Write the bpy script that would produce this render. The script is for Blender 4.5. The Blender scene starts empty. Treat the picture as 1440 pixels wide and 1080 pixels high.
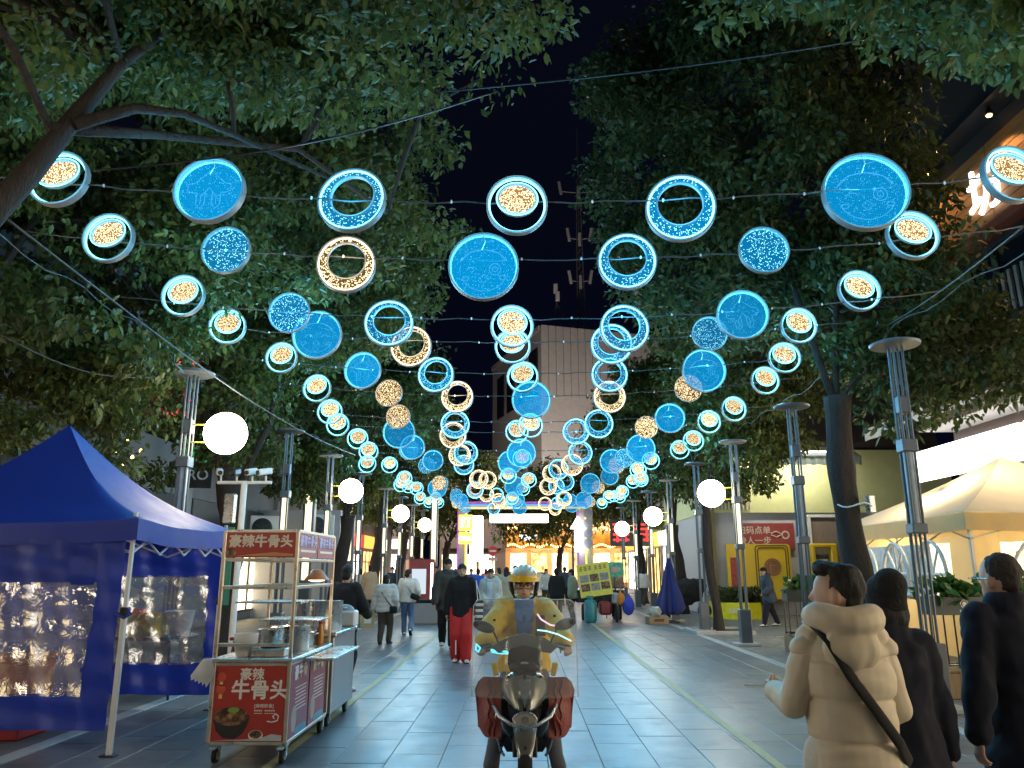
import bpy, bmesh, math, random
import numpy as np
from mathutils import Vector, Matrix, noise
R = math.radians
rnd = random.Random(7)
SC = bpy.context.scene
COL = SC.collection

# ------------------------------------------------------------------ camera
F, CH, PITCH, YAW = 1080.0, 1.6, R(13.54), R(0.62)
cam_data = bpy.data.cameras.new('camera')
cam = bpy.data.objects.new('camera', cam_data); COL.objects.link(cam)
cam.location = (0, 0, CH); cam.rotation_euler = (R(90) + PITCH, 0, YAW)
cam_data.sensor_width = 36.0; cam_data.lens = 36.0 * F / 1440.0
cam_data.clip_start = 0.05; cam_data.clip_end = 2000
SC.camera = cam
CR = cam.rotation_euler.to_matrix()

# ------------------------------------------------------------------ night sky and exposure
world = bpy.data.worlds.new('World'); SC.world = world; world.use_nodes = True
wn = world.node_tree.nodes; wl = world.node_tree.links
sky = wn.new('ShaderNodeTexSky'); sky.sky_type = 'NISHITA'; sky.sun_disc = False
sky.sun_elevation = R(-6); sky.sun_rotation = R(200); sky.altitude = 100
night = wn.new('ShaderNodeVectorMath'); night.operation = 'ADD'; night.inputs[1].default_value = (.0016, .0028, .0085)
wl.new(sky.outputs['Color'], night.inputs[0]); wl.new(night.outputs[0], wn['Background'].inputs['Color'])
wn['Background'].inputs['Strength'].default_value = 0.6
SC.view_settings.view_transform = 'Standard'; SC.view_settings.look = 'None'
SC.view_settings.gamma = 1.0; SC.view_settings.exposure = 0.35
SC.cycles.use_denoising = True
SC.cycles.max_bounces = 5; SC.cycles.diffuse_bounces = 2; SC.cycles.glossy_bounces = 3
SC.cycles.transparent_max_bounces = 16; SC.cycles.transmission_bounces = 4
SC.cycles.sample_clamp_indirect = 4.0; SC.cycles.sample_clamp_direct = 0.0
SC.cycles.caustics_reflective = False; SC.cycles.caustics_refractive = False
SC.cycles.use_light_tree = True; SC.cycles.use_adaptive_sampling = True; SC.cycles.adaptive_threshold = 0.025

# ------------------------------------------------------------------ pixel helpers (1440 x 1080 photograph)
def ray(u, v): return CR @ Vector(((u - 720) / F, (540 - v) / F, -1))
def at(u, v, Y):
    d = ray(u, v); t = Y / d.y
    return Vector((d.x * t, Y, CH + d.z * t))
def atx(u, v, X):
    d = ray(u, v); t = X / d.x
    return Vector((X, d.y * t, CH + d.z * t))
def gnd(u, v, z=0.0):
    d = ray(u, v); t = (z - CH) / d.z
    return Vector((d.x * t, d.y * t, z))

# ------------------------------------------------------------------ scene-tree helpers
def tag(o, label=None, cat=None, group=None, kind=None):
    if label: o['label'] = label
    if cat: o['category'] = cat
    if group: o['group'] = group
    if kind: o['kind'] = kind
    return o
def thing(name, label, cat, loc=(0, 0, 0), rotz=0.0, group=None):
    o = bpy.data.objects.new(name, None); COL.objects.link(o)
    o.location = loc; o.rotation_euler = (0, 0, rotz); o.empty_display_size = 0.1
    return tag(o, label, cat, group)
def link(name, mesh, parent=None, loc=None, rot=None):
    o = bpy.data.objects.new(name, mesh); COL.objects.link(o)
    if parent is not None: o.parent = parent
    if loc is not None: o.location = loc
    if rot is not None: o.rotation_euler = rot
    return o
def copy_tree(o, parent=None):
    c = o.copy(); COL.objects.link(c); c.parent = parent
    for ch in list(o.children): copy_tree(ch, c)
    return c

# ------------------------------------------------------------------ mesh builder
def frame_to(d):
    d = Vector(d).normalized()
    return d.to_track_quat('Z', 'Y').to_matrix()
class MB:
    def __init__(s): s.v = []; s.f = []; s.m = []
    def add(s, vs, fs, m=0):
        b = len(s.v); s.v += [tuple(p) for p in vs]
        s.f += [tuple(b + i for i in f) for f in fs]; s.m += [m] * len(fs); return s
    def box(s, c, d, rot=None, m=0):
        c = Vector(c); x, y, z = (k / 2 for k in d); P = []
        for sx, sy, sz in ((-1,-1,-1),(1,-1,-1),(1,1,-1),(-1,1,-1),(-1,-1,1),(1,-1,1),(1,1,1),(-1,1,1)):
            p = Vector((sx*x, sy*y, sz*z)); P.append(c + (rot @ p if rot else p))
        return s.add(P, [(0,3,2,1),(4,5,6,7),(0,1,5,4),(1,2,6,5),(2,3,7,6),(3,0,4,7)], m)
    def bbox(s, c, d, b=0.01, rot=None, m=0):        # chamfered box
        c = Vector(c); h = [k / 2 for k in d]; b = min(b, min(h) * 0.9); vs = []; idx = {}
        for sx in (-1, 1):
            for sy in (-1, 1):
                for sz in (-1, 1):
                    for a in range(3):
                        p = [sx*(h[0]-b), sy*(h[1]-b), sz*(h[2]-b)]; p[a] = (sx, sy, sz)[a]*h[a]
                        p = Vector(p); idx[(sx,sy,sz,a)] = len(vs); vs.append(c + (rot @ p if rot else p))
        fs = []
        def q(ks):
            ids = [idx[k] for k in ks]; fs.append(ids)
        for a in range(3):
            o1, o2 = (a+1) % 3, (a+2) % 3
            for sg in (-1, 1):
                ks = []
                for p, r_ in ((-1,-1),(1,-1),(1,1),(-1,1)):
                    t = [0,0,0]; t[a]=sg; t[o1]=p; t[o2]=r_; ks.append((*t, a))
                q(ks if sg > 0 else ks[::-1])
            for p in (-1, 1):
                for r_ in (-1, 1):                    # edge along axis a
                    t0=[0,0,0]; t0[a]=-1; t0[o1]=p; t0[o2]=r_; t1=list(t0); t1[a]=1
                    ks=[(*t0,o1),(*t1,o1),(*t1,o2),(*t0,o2)]; q(ks if p*r_ < 0 else ks[::-1])
        for sx in (-1,1):
            for sy in (-1,1):
                for sz in (-1,1):
                    ks=[(sx,sy,sz,0),(sx,sy,sz,1),(sx,sy,sz,2)]; q(ks if sx*sy*sz>0 else ks[::-1])
        return s.add(vs, fs, m)
    def tube(s, pts, r, n=8, caps=True, closed=False, m=0, flat=None):
        pts = [Vector(p) for p in pts]; N = len(pts)
        rr = [r] * N if isinstance(r, (int, float)) else list(r)
        tang = []
        for i in range(N):
            a = pts[i-1] if (i or closed) else pts[0]; b = pts[(i+1) % N] if (i < N-1 or closed) else pts[-1]
            t = (b - a); tang.append(t.normalized() if t.length > 1e-9 else Vector((0,0,1)))
        up = Vector((0,0,1)) if abs(tang[0].z) < 0.9 else Vector((0,1,0))
        x = up.cross(tang[0]).normalized(); vs = []; fs = []
        for i in range(N):
            x = (x - tang[i] * x.dot(tang[i])); x = x.normalized() if x.length > 1e-9 else Vector((1,0,0)); y = tang[i].cross(x)
            for k in range(n):
                a = 2*math.pi*k/n
                vs.append(pts[i] + x*math.cos(a)*rr[i] + y*math.sin(a)*rr[i]*(flat or 1))
        M = N if closed else N-1
        for i in range(M):
            j = (i+1) % N
            for k in range(n): fs.append((i*n+k, i*n+(k+1)%n, j*n+(k+1)%n, j*n+k))
        if caps and not closed:
            fs.append(tuple(range(n))[::-1]); fs.append(tuple((N-1)*n+k for k in range(n)))
        return s.add(vs, fs, m)
    def limb(s, p0, p1, r0, r1, n=12, m=0, flat=None):      # capsule with two radii
        p0, p1 = Vector(p0), Vector(p1); d = (p1-p0); L = d.length; d = d.normalized() if L > 1e-6 else Vector((0,0,1))
        P = []; Q = []
        for k in range(4):
            a = math.pi/2*(k+0.25)/4; P.append(p0 - d*r0*math.cos(a)); Q.append(r0*math.sin(a))
        P += [p0, p1]; Q += [r0, r1]
        for k in range(3, -1, -1):
            a = math.pi/2*(k+0.25)/4; P.append(p1 + d*r1*math.cos(a)); Q.append(r1*math.sin(a))
        return s.tube(P, Q, n, True, False, m, flat)
    def chain(s, pts, rs, n=12, m=0):
        for a, b, p, q in zip(pts, pts[1:], rs, rs[1:]): s.limb(a, b, p, q, n, m)
        return s
    def ell(s, c, d, n=14, k=9, rot=None, m=0):
        c = Vector(c); vs = []; fs = []
        for i in range(k+1):
            t = math.pi*i/k
            for j in range(n):
                a = 2*math.pi*j/n
                p = Vector((d[0]*math.sin(t)*math.cos(a), d[1]*math.sin(t)*math.sin(a), d[2]*math.cos(t)))
                if i in (0, k): p = Vector((d[0]*.02*math.cos(a), d[1]*.02*math.sin(a), p.z))
                vs.append(c + (rot @ p if rot else p))
        for i in range(k):
            for j in range(n): fs.append((i*n+j, (i+1)*n+j, (i+1)*n+(j+1)%n, i*n+(j+1)%n))
        fs.append(tuple(range(n))); fs.append(tuple(k*n+j for j in range(n))[::-1])
        return s.add(vs, fs, m)
    def lathe(s, prof, n=24, c=(0,0,0), rot=None, m=0, closed=False):
        c = Vector(c); vs = []; fs = []; K = len(prof)
        for r_, z in prof:
            for j in range(n):
                a = 2*math.pi*j/n; p = Vector((max(r_, 1e-4)*math.cos(a), max(r_, 1e-4)*math.sin(a), z)); vs.append(c + (rot @ p if rot else p))
        for i in range(K if closed else K-1):
            e = (i+1) % K
            for j in range(n): fs.append((i*n+j, i*n+(j+1)%n, e*n+(j+1)%n, e*n+j))
        if not closed:
            fs.append(tuple(range(n))[::-1]); fs.append(tuple((K-1)*n+j for j in range(n)))
        return s.add(vs, fs, m)
    def loft(s, rings, caps=True, m=0, closed=True):
        n = len(rings[0]); vs = [p for r_ in rings for p in r_]; fs = []
        for i in range(len(rings)-1):
            for j in range(n if closed else n-1): fs.append((i*n+j, i*n+(j+1)%n, (i+1)*n+(j+1)%n, (i+1)*n+j))
        if caps and closed:
            fs.append(tuple(range(n))[::-1]); fs.append(tuple((len(rings)-1)*n+j for j in range(n)))
        return s.add(vs, fs, m)
    def ext(s, pts, T, depth, m=0):                 # 2-D outline (x,y) extruded along +z by depth, placed by 4x4 T
        n = len(pts); vs = [T @ Vector((p[0], p[1], 0)) for p in pts] + [T @ Vector((p[0], p[1], depth)) for p in pts]
        fs = [tuple(range(n))[::-1], tuple(range(n, 2*n))] + [(i, (i+1)%n, n+(i+1)%n, n+i) for i in range(n)]
        return s.add(vs, fs, m)
    def grid(s, fn, nu, nv, m=0):
        vs = [fn(i/nu, j/nv) for j in range(nv+1) for i in range(nu+1)]
        fs = [(j*(nu+1)+i, j*(nu+1)+i+1, (j+1)*(nu+1)+i+1, (j+1)*(nu+1)+i) for j in range(nv) for i in range(nu)]
        return s.add(vs, fs, m)
    def mesh(s, name, mats, smooth=None):
        me = bpy.data.meshes.new(name); me.from_pydata(s.v, [], s.f)
        for mt in (mats if isinstance(mats, (list, tuple)) else [mats]): me.materials.append(mt)
        if any(s.m): me.polygons.foreach_set('material_index', s.m)
        if smooth is not None: shade(me, smooth)
        me.update(); return me
    def obj(s, name, mats, parent=None, smooth=None, loc=None, rot=None):
        return link(name, s.mesh(name, mats, smooth), parent, loc, rot)
def shade(me, ang):
    me.polygons.foreach_set('use_smooth', [True] * len(me.polygons))
    if ang < 180: me.set_sharp_from_angle(angle=R(ang))
def Tm(loc, rot=(0,0,0)):
    from mathutils import Euler
    return Matrix.Translation(Vector(loc)) @ Euler(rot).to_matrix().to_4x4()
def frontT(loc):            # outline x,y -> world x,z on a plane facing -Y (extrudes toward -Y)
    return Matrix.Translation(Vector(loc)) @ Matrix.Rotation(R(90), 4, 'X')

# evaluation scene for voxel union and lettering
TMP = bpy.data.scenes.new('evaluation')
def evaluated(ob):
    TMP.collection.objects.link(ob)
    with bpy.context.temp_override(scene=TMP, view_layer=TMP.view_layers[0]):
        dg = bpy.context.evaluated_depsgraph_get(); dg.update()
        me = bpy.data.meshes.new_from_object(ob.evaluated_get(dg))
    TMP.collection.objects.unlink(ob); bpy.data.objects.remove(ob)
    return me
def union(mb, voxel, name, mats, smooth=4, fn=None):
    me = bpy.data.meshes.new('t'); me.from_pydata(mb.v, [], mb.f)
    o = bpy.data.objects.new('t', me)
    r_ = o.modifiers.new('r', 'REMESH'); r_.mode = 'VOXEL'; r_.voxel_size = voxel
    if smooth:
        s_ = o.modifiers.new('s', 'SMOOTH'); s_.iterations = smooth; s_.factor = 0.5
    out = evaluated(o); bpy.data.meshes.remove(me)
    out.name = name; out.materials.clear()
    for mt in (mats if isinstance(mats, (list, tuple)) else [mats]): out.materials.append(mt)
    n = len(out.vertices); co = np.empty(n*3, np.float32); out.vertices.foreach_get('co', co); co = co.reshape(-1, 3)
    if fn is not None:
        no = np.empty(n*3, np.float32); out.vertices.foreach_get('normal', no); no = no.reshape(-1, 3)
        co = fn(co.copy(), no); out.vertices.foreach_set('co', co.astype(np.float32).ravel())
    shade(out, 180); out.update(); return out
def split(me, pred, names):     # two meshes by a face predicate on centres
    outs = []
    n = len(me.polygons); c = np.empty(n*3, np.float32); me.polygons.foreach_get('center', c); k = pred(c.reshape(-1, 3))
    for want, nm in ((True, names[0]), (False, names[1])):
        m2 = me.copy(); m2.name = nm; bm = bmesh.new(); bm.from_mesh(m2); bm.faces.ensure_lookup_table()
        bmesh.ops.delete(bm, geom=[f for f in bm.faces if bool(k[f.index]) != want], context='FACES')
        bm.to_mesh(m2); bm.free(); outs.append(m2)
    return outs
TXT = {}
def text_mesh(txt, size, mt, depth=0.002, bold=0.0):
    key = (txt, size, mt.name, depth, bold)
    if key not in TXT:
        cu = bpy.data.curves.new('t', 'FONT'); cu.body = txt; cu.size = size; cu.align_x = 'CENTER'; cu.align_y = 'CENTER'
        cu.extrude = depth; cu.resolution_u = 3
        me = evaluated(bpy.data.objects.new('t', cu)); me.name = 'lettering'
        if bold:                                     # heavier strokes: the same glyphs overlaid with tiny shifts
            vs = [v.co.copy() for v in me.vertices]; fs = [tuple(p.vertices) for p in me.polygons]; mb = MB()
            for q, (dx, dy) in enumerate(((0, 0), (1, .3), (-1, -.3), (.3, 1), (-.3, -1))): mb.add([v + Vector((dx*bold, dy*bold, q*.0003)) for v in vs], fs)
            me = mb.mesh('lettering', mt)
        me.materials.clear(); me.materials.append(mt)
        TXT[key] = me
    return TXT[key]
def text(txt, size, mt, parent, loc, rot=(R(90), 0, 0), depth=0.002, bold=0.0, name='lettering'):
    return link(name, text_mesh(txt, size, mt, depth, bold), parent, loc, rot)

# ------------------------------------------------------------------ materials
MATS = {}
def mat(name, col, rough=0.6, metal=0.0, var=0.18, scale=6.0, bump=0.0, bscale=60.0, spec=0.5, coat=0.0, island=0.0, rand=0.0, trans=0.0, stretch=None, wear=None, world=False):
    if name in MATS: return MATS[name]
    m = bpy.data.materials.new(name); m.use_nodes = True; nt = m.node_tree; n = nt.nodes; L = nt.links
    b = n['Principled BSDF']; b.inputs['Roughness'].default_value = rough; b.inputs['Metallic'].default_value = metal
    b.inputs['Specular IOR Level'].default_value = spec; b.inputs['Coat Weight'].default_value = coat
    tc = n.new('ShaderNodeTexCoord'); mp = n.new('ShaderNodeMapping'); L.new(tc.outputs['Object'], mp.inputs['Vector'])
    if world: L.new(n.new('ShaderNodeNewGeometry').outputs['Position'], mp.inputs['Vector'])
    if stretch: mp.inputs['Scale'].default_value = stretch
    nz = n.new('ShaderNodeTexNoise'); nz.inputs['Scale'].default_value = scale; nz.inputs['Detail'].default_value = 6; nz.inputs['Roughness'].default_value = 0.65
    L.new(mp.outputs[0], nz.inputs['Vector'])
    mr = n.new('ShaderNodeMapRange'); mr.inputs['From Min'].default_value = 0.25; mr.inputs['From Max'].default_value = 0.75
    mr.inputs['To Min'].default_value = 1 - var; mr.inputs['To Max'].default_value = 1 + var; L.new(nz.outputs['Fac'], mr.inputs['Value'])
    val = mr.outputs[0]
    def mul(x, out):
        k = n.new('ShaderNodeMath'); k.operation = 'MULTIPLY'; L.new(x, k.inputs[0]); L.new(out, k.inputs[1]); return k.outputs[0]
    def rr(src, amt):
        k = n.new('ShaderNodeMapRange'); k.inputs['To Min'].default_value = 1-amt; k.inputs['To Max'].default_value = 1+amt; L.new(src, k.inputs['Value']); return k.outputs[0]
    if island:
        g = n.new('ShaderNodeNewGeometry'); val = mul(val, rr(g.outputs['Random Per Island'], island))
    if rand:
        g = n.new('ShaderNodeObjectInfo'); val = mul(val, rr(g.outputs['Random'], rand))
    mx = n.new('ShaderNodeVectorMath'); mx.operation = 'SCALE'; mx.inputs[0].default_value = col[:3]; L.new(val, mx.inputs['Scale'])
    cout = mx.outputs[0]
    if wear:                                         # (second colour, threshold, scale)
        w = n.new('ShaderNodeTexNoise'); w.inputs['Scale'].default_value = wear[2]; w.inputs['Detail'].default_value = 8; L.new(mp.outputs[0], w.inputs['Vector'])
        cr = n.new('ShaderNodeMapRange'); cr.inputs['From Min'].default_value = wear[1]; cr.inputs['From Max'].default_value = wear[1]+0.12; L.new(w.outputs['Fac'], cr.inputs['Value'])
        x = n.new('ShaderNodeMix'); x.data_type = 'RGBA'; L.new(cr.outputs[0], x.inputs['Factor']); L.new(cout, x.inputs['A']); x.inputs['B'].default_value = (*wear[0], 1); cout = x.outputs['Result']
    L.new(cout, b.inputs['Base Color'])
    rv = n.new('ShaderNodeMapRange'); rv.inputs['From Min'].default_value = .25; rv.inputs['From Max'].default_value = .75
    rv.inputs['To Min'].default_value = max(0.02, rough-0.1); rv.inputs['To Max'].default_value = min(1, rough+0.1); L.new(nz.outputs['Fac'], rv.inputs['Value']); L.new(rv.outputs[0], b.inputs['Roughness'])
    if bump:
        bz = n.new('ShaderNodeTexNoise'); bz.inputs['Scale'].default_value = bscale; bz.inputs['Detail'].default_value = 4; L.new(mp.outputs[0], bz.inputs['Vector'])
        bp = n.new('ShaderNodeBump'); bp.inputs['Strength'].default_value = bump; bp.inputs['Distance'].default_value = 0.02; L.new(bz.outputs['Fac'], bp.inputs['Height']); L.new(bp.outputs[0], b.inputs['Normal'])
    if trans:
        tr = n.new('ShaderNodeBsdfTranslucent'); L.new(cout, tr.inputs['Color']); ms = n.new('ShaderNodeMixShader'); ms.inputs[0].default_value = trans
        L.new(b.outputs[0], ms.inputs[1]); L.new(tr.outputs[0], ms.inputs[2]); L.new(ms.outputs[0], n['Material Output'].inputs['Surface'])
    MATS[name] = m; return m
def glow(name, col, strength, var=0.0, scale=4.0, sample=True):
    if name in MATS: return MATS[name]
    m = bpy.data.materials.new(name); m.use_nodes = True; n = m.node_tree.nodes; L = m.node_tree.links
    n.remove(n['Principled BSDF']); e = n.new('ShaderNodeEmission'); e.inputs['Color'].default_value = (*col, 1); e.inputs['Strength'].default_value = strength
    if var:
        tc = n.new('ShaderNodeTexCoord'); nz = n.new('ShaderNodeTexNoise'); nz.inputs['Scale'].default_value = scale; L.new(tc.outputs['Object'], nz.inputs['Vector'])
        mr = n.new('ShaderNodeMapRange'); mr.inputs['From Min'].default_value = .3; mr.inputs['From Max'].default_value = .7; mr.inputs['To Min'].default_value = strength*(1-var); mr.inputs['To Max'].default_value = strength*(1+var)
        L.new(nz.outputs['Fac'], mr.inputs['Value']); L.new(mr.outputs[0], e.inputs['Strength'])
    L.new(e.outputs[0], n['Material Output'].inputs['Surface'])
    if not sample: m.cycles.emission_sampling = 'NONE'
    MATS[name] = m; return m
def glass(name, col, alpha, rough=0.08, bump=0.0, bscale=8.0, metal=0.0):      # film or pane: part clear, part glossy
    if name in MATS: return MATS[name]
    m = bpy.data.materials.new(name); m.use_nodes = True; n = m.node_tree.nodes; L = m.node_tree.links; b = n['Principled BSDF']
    b.inputs['Base Color'].default_value = (*col, 1); b.inputs['Roughness'].default_value = rough; b.inputs['Metallic'].default_value = metal
    t = n.new('ShaderNodeBsdfTransparent'); ms = n.new('ShaderNodeMixShader'); ms.inputs[0].default_value = alpha
    L.new(t.outputs[0], ms.inputs[1]); L.new(b.outputs[0], ms.inputs[2]); L.new(ms.outputs[0], n['Material Output'].inputs['Surface'])
    tc = n.new('ShaderNodeTexCoord'); nz = n.new('ShaderNodeTexNoise'); nz.inputs['Scale'].default_value = bscale; nz.inputs['Detail'].default_value = 5; nz.inputs['Distortion'].default_value = 1.2; L.new(tc.outputs['Object'], nz.inputs['Vector'])
    mr = n.new('ShaderNodeMapRange'); mr.inputs['From Min'].default_value = .3; mr.inputs['From Max'].default_value = .7; mr.inputs['To Min'].default_value = alpha*.7; mr.inputs['To Max'].default_value = min(1, alpha*1.3); L.new(nz.outputs['Fac'], mr.inputs['Value']); L.new(mr.outputs[0], ms.inputs[0])
    if bump:
        bp = n.new('ShaderNodeBump'); bp.inputs['Strength'].default_value = bump; bp.inputs['Distance'].default_value = 0.03; L.new(nz.outputs['Fac'], bp.inputs['Height']); L.new(bp.outputs[0], b.inputs['Normal'])
    MATS[name] = m; return m
M_STEEL = mat('stainless steel', (.62, .60, .57), .28, .9, .12, 5, .05, 30)
M_POST = mat('grey lamp post paint', (.11, .13, .15), .42, .35, .15, 4)
M_WHITEP = mat('white paint', (.72, .72, .70), .45, 0, .08, 5)
M_BLACK = mat('black plastic', (.015, .015, .017), .4, 0, .2, 8)
M_RUBBER = mat('black rubber', (.012, .012, .012), .75, 0, .2, 20)
M_DARK = mat('dark grey metal', (.045, .05, .055), .45, .4, .2, 6)
M_WOOD = mat('weathered deck wood', (.24, .16, .08), .65, 0, .35, 3, .2, 40, stretch=(8, 8, 1), island=.15)
M_WHITEBULB = glow('white light', (1, .96, .88), 6)
# ================================================================== ground and paving
M_GROUND = mat('asphalt ground', (.05, .05, .052), .7, 0, .25, 3, .2, 80)
M_SLAB = mat('grey granite slab', (.145, .15, .16), .37, 0, .28, 4, .06, 60, rand=.14, wear=((.088, .092, .098), .54, 1.6), world=True)
M_SLABI = mat('grey granite slab far', (.145, .15, .16), .37, 0, .28, 4, .06, 60, island=.14, wear=((.088, .092, .098), .54, 1.6), world=True)
M_BRICK = mat('grey paving brick', (.17, .165, .155), .55, 0, .25, 12, .2, 70, rand=.25, world=True)
M_BRICKI = mat('grey paving brick far', (.17, .165, .155), .55, 0, .25, 12, .2, 70, island=.25)
M_KERB = mat('pale kerb stone', (.36, .36, .35), .5, 0, .15, 10, .1, 60, rand=.1)
M_YLINE = mat('worn yellow line paint', (.44, .37, .17), .55, 0, .3, 14, wear=((.2, .2, .2), .58, 20))
M_WLINE = mat('worn white line paint', (.62, .62, .6), .55, 0, .2, 14, wear=((.22, .22, .22), .6, 20))
g = MB(); g.grid(lambda a, b: Vector((-500 + 1000*a, -200 + 1200*b, -0.06)), 1, 1)
ground = tag(g.obj('ground', M_GROUND), kind='structure')

jf = MB(); jf.grid(lambda a, b: Vector((-10 + 20*a, -3 + 53*b, -.012)), 1, 1); tag(jf.obj('joint_sand', mat('joint sand', (.085, .085, .085), .9, 0, .3, 8, world=True)), kind='structure')
def in_view(p, margin=60):
    q = CR.transposed() @ (Vector(p) - Vector((0, 0, CH)))
    if q.z > -0.3: return False
    u = 720 + F*q.x/-q.z; v = 540 - F*q.y/-q.z
    return -margin < u < 1440+margin and -margin < v < 1080+margin
def pave(surface_name, piece, cells, size, mm, mi, label=None, th=0.05, gap=0.0038, nmax=300, zj=0.0015, b=0.004):
    root = tag(bpy.data.objects.new(surface_name, None), kind='structure'); COL.objects.link(root)
    base = MB(); base.bbox((0, 0, -th/2), (size[0]-gap, size[1]-gap, th), b); me = base.mesh(piece, mm)
    r_ = random.Random(3)
    vis = [c for c in cells if in_view((c[0], c[1], 0))]
    vis.sort(key=lambda c: c[0]**2 + c[1]**2)
    near = vis[:nmax]; ns = set(near); far = MB()
    for c in near:
        o = link(piece, me, root, (c[0], c[1], r_.uniform(-zj, zj))); o.rotation_euler = (0, 0, r_.choice((0, math.pi)))
    for c in cells:
        if c in ns: continue
        z = r_.uniform(-zj, zj); x, y = (size[0]-gap)/2, (size[1]-gap)/2
        far.add([(c[0]-x, c[1]-y, z-th), (c[0]+x, c[1]-y, z-th), (c[0]+x, c[1]+y, z-th), (c[0]-x, c[1]+y, z-th),
                 (c[0]-x, c[1]-y, z), (c[0]+x, c[1]-y, z), (c[0]+x, c[1]+y, z), (c[0]-x, c[1]+y, z)],
                [(4,5,6,7),(0,1,5,4),(1,2,6,5),(2,3,7,6),(3,0,4,7)])
    if far.v: tag(far.obj(piece + '_field', mi, root), kind='stuff')
    return root
SLW, SLL = 0.46, 0.92
cells = []
for i in range(-9, 10):
    off = (i*0.37) % 1 * SLL
    for j in range(0, 52): cells.append((round(i*SLW, 3), round(-2.5 + off + j*SLL, 3)))
pave('street_pavement', 'paving_slab', cells, (SLW, SLL), M_SLAB, M_SLABI)
EDGE = 9.5*SLW        # 4.37
bc = []
for i in range(0, 44):
    for j in range(0, 200):
        x = EDGE + .19 + 0.12*i + .06; y = 1.0 + 0.24*j + (0.12 if i % 2 else 0)
        if x < 9.6 and y < 48: bc.append((round(x, 3), round(y, 3)))
pave('right_pavement', 'paving_brick', bc, (.12, .24), M_BRICK, M_BRICKI, gap=.006, b=.003)
bc = []
for i in range(0, 11):
    for j in range(0, 82):
        x = -EDGE - .49 - 0.6*i; y = -1.0 + 0.6*j + (0.3 if i % 2 else 0)
        bc.append((round(x, 3), round(y, 3)))
M_SLABL = mat('dark side slab', (.12, .118, .115), .5, 0, .3, 8, .15, 80, rand=.22, world=True)
M_SLABLI = mat('dark side slab far', (.12, .118, .115), .5, 0, .3, 8, .15, 80, island=.22)
pave('left_pavement', 'paving_slab', bc, (.6, .6), M_SLABL, M_SLABLI)
for s_, nm in ((-1, 'left_kerb'), (1, 'right_kerb')):
    root = tag(bpy.data.objects.new(nm, None), kind='structure'); COL.objects.link(root)
    k = MB(); k.bbox((0, 0, -.02), (.17, .99, .05), .006); me = k.mesh('kerb_stone', M_KERB)
    for j in range(46): link('kerb_stone', me, root, (s_*(EDGE+.095), -1+j*1.0, .004))
# far carriageway beyond the gate
rd = MB(); rd.box((0, 62, -.052), (200, 26, .02)); tag(rd.obj('far_road', mat('road asphalt', (.06, .06, .065), .5, 0, .2, 2, .2, 60)), kind='structure')
for s_, X in (('left', -2.1), ('right', 2.15)):
    y = MB(); y.grid(lambda a, b: Vector((X - .045 + .09*a, -1 + 46*b, .0045)), 1, 46); tag(y.obj('yellow_line_' + s_, M_YLINE), kind='structure')
w = MB(); a, b = gnd(1326, 1003), gnd(1440, 985)
for p, q in ((gnd(1322, 1003), gnd(1395, 993)),):
    d = (q-p).normalized(); nrm = Vector((-d.y, d.x, 0))*.04
    w.add([p-nrm+Vector((0,0,.006)), q-nrm+Vector((0,0,.006)), q+nrm+Vector((0,0,.006)), p+nrm+Vector((0,0,.006))], [(0,1,2,3)])
tag(w.obj('white_line', M_WLINE), kind='structure')
w = MB(); p, q = Vector((6.2, 19.6, .006)), Vector((9.2, 19.0, .006)); n_ = Vector((0, .06, 0))
w.add([p-n_, q-n_, q+n_, p+n_], [(0,1,2,3)]); tag(w.obj('white_line', M_WLINE), kind='structure')

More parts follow.
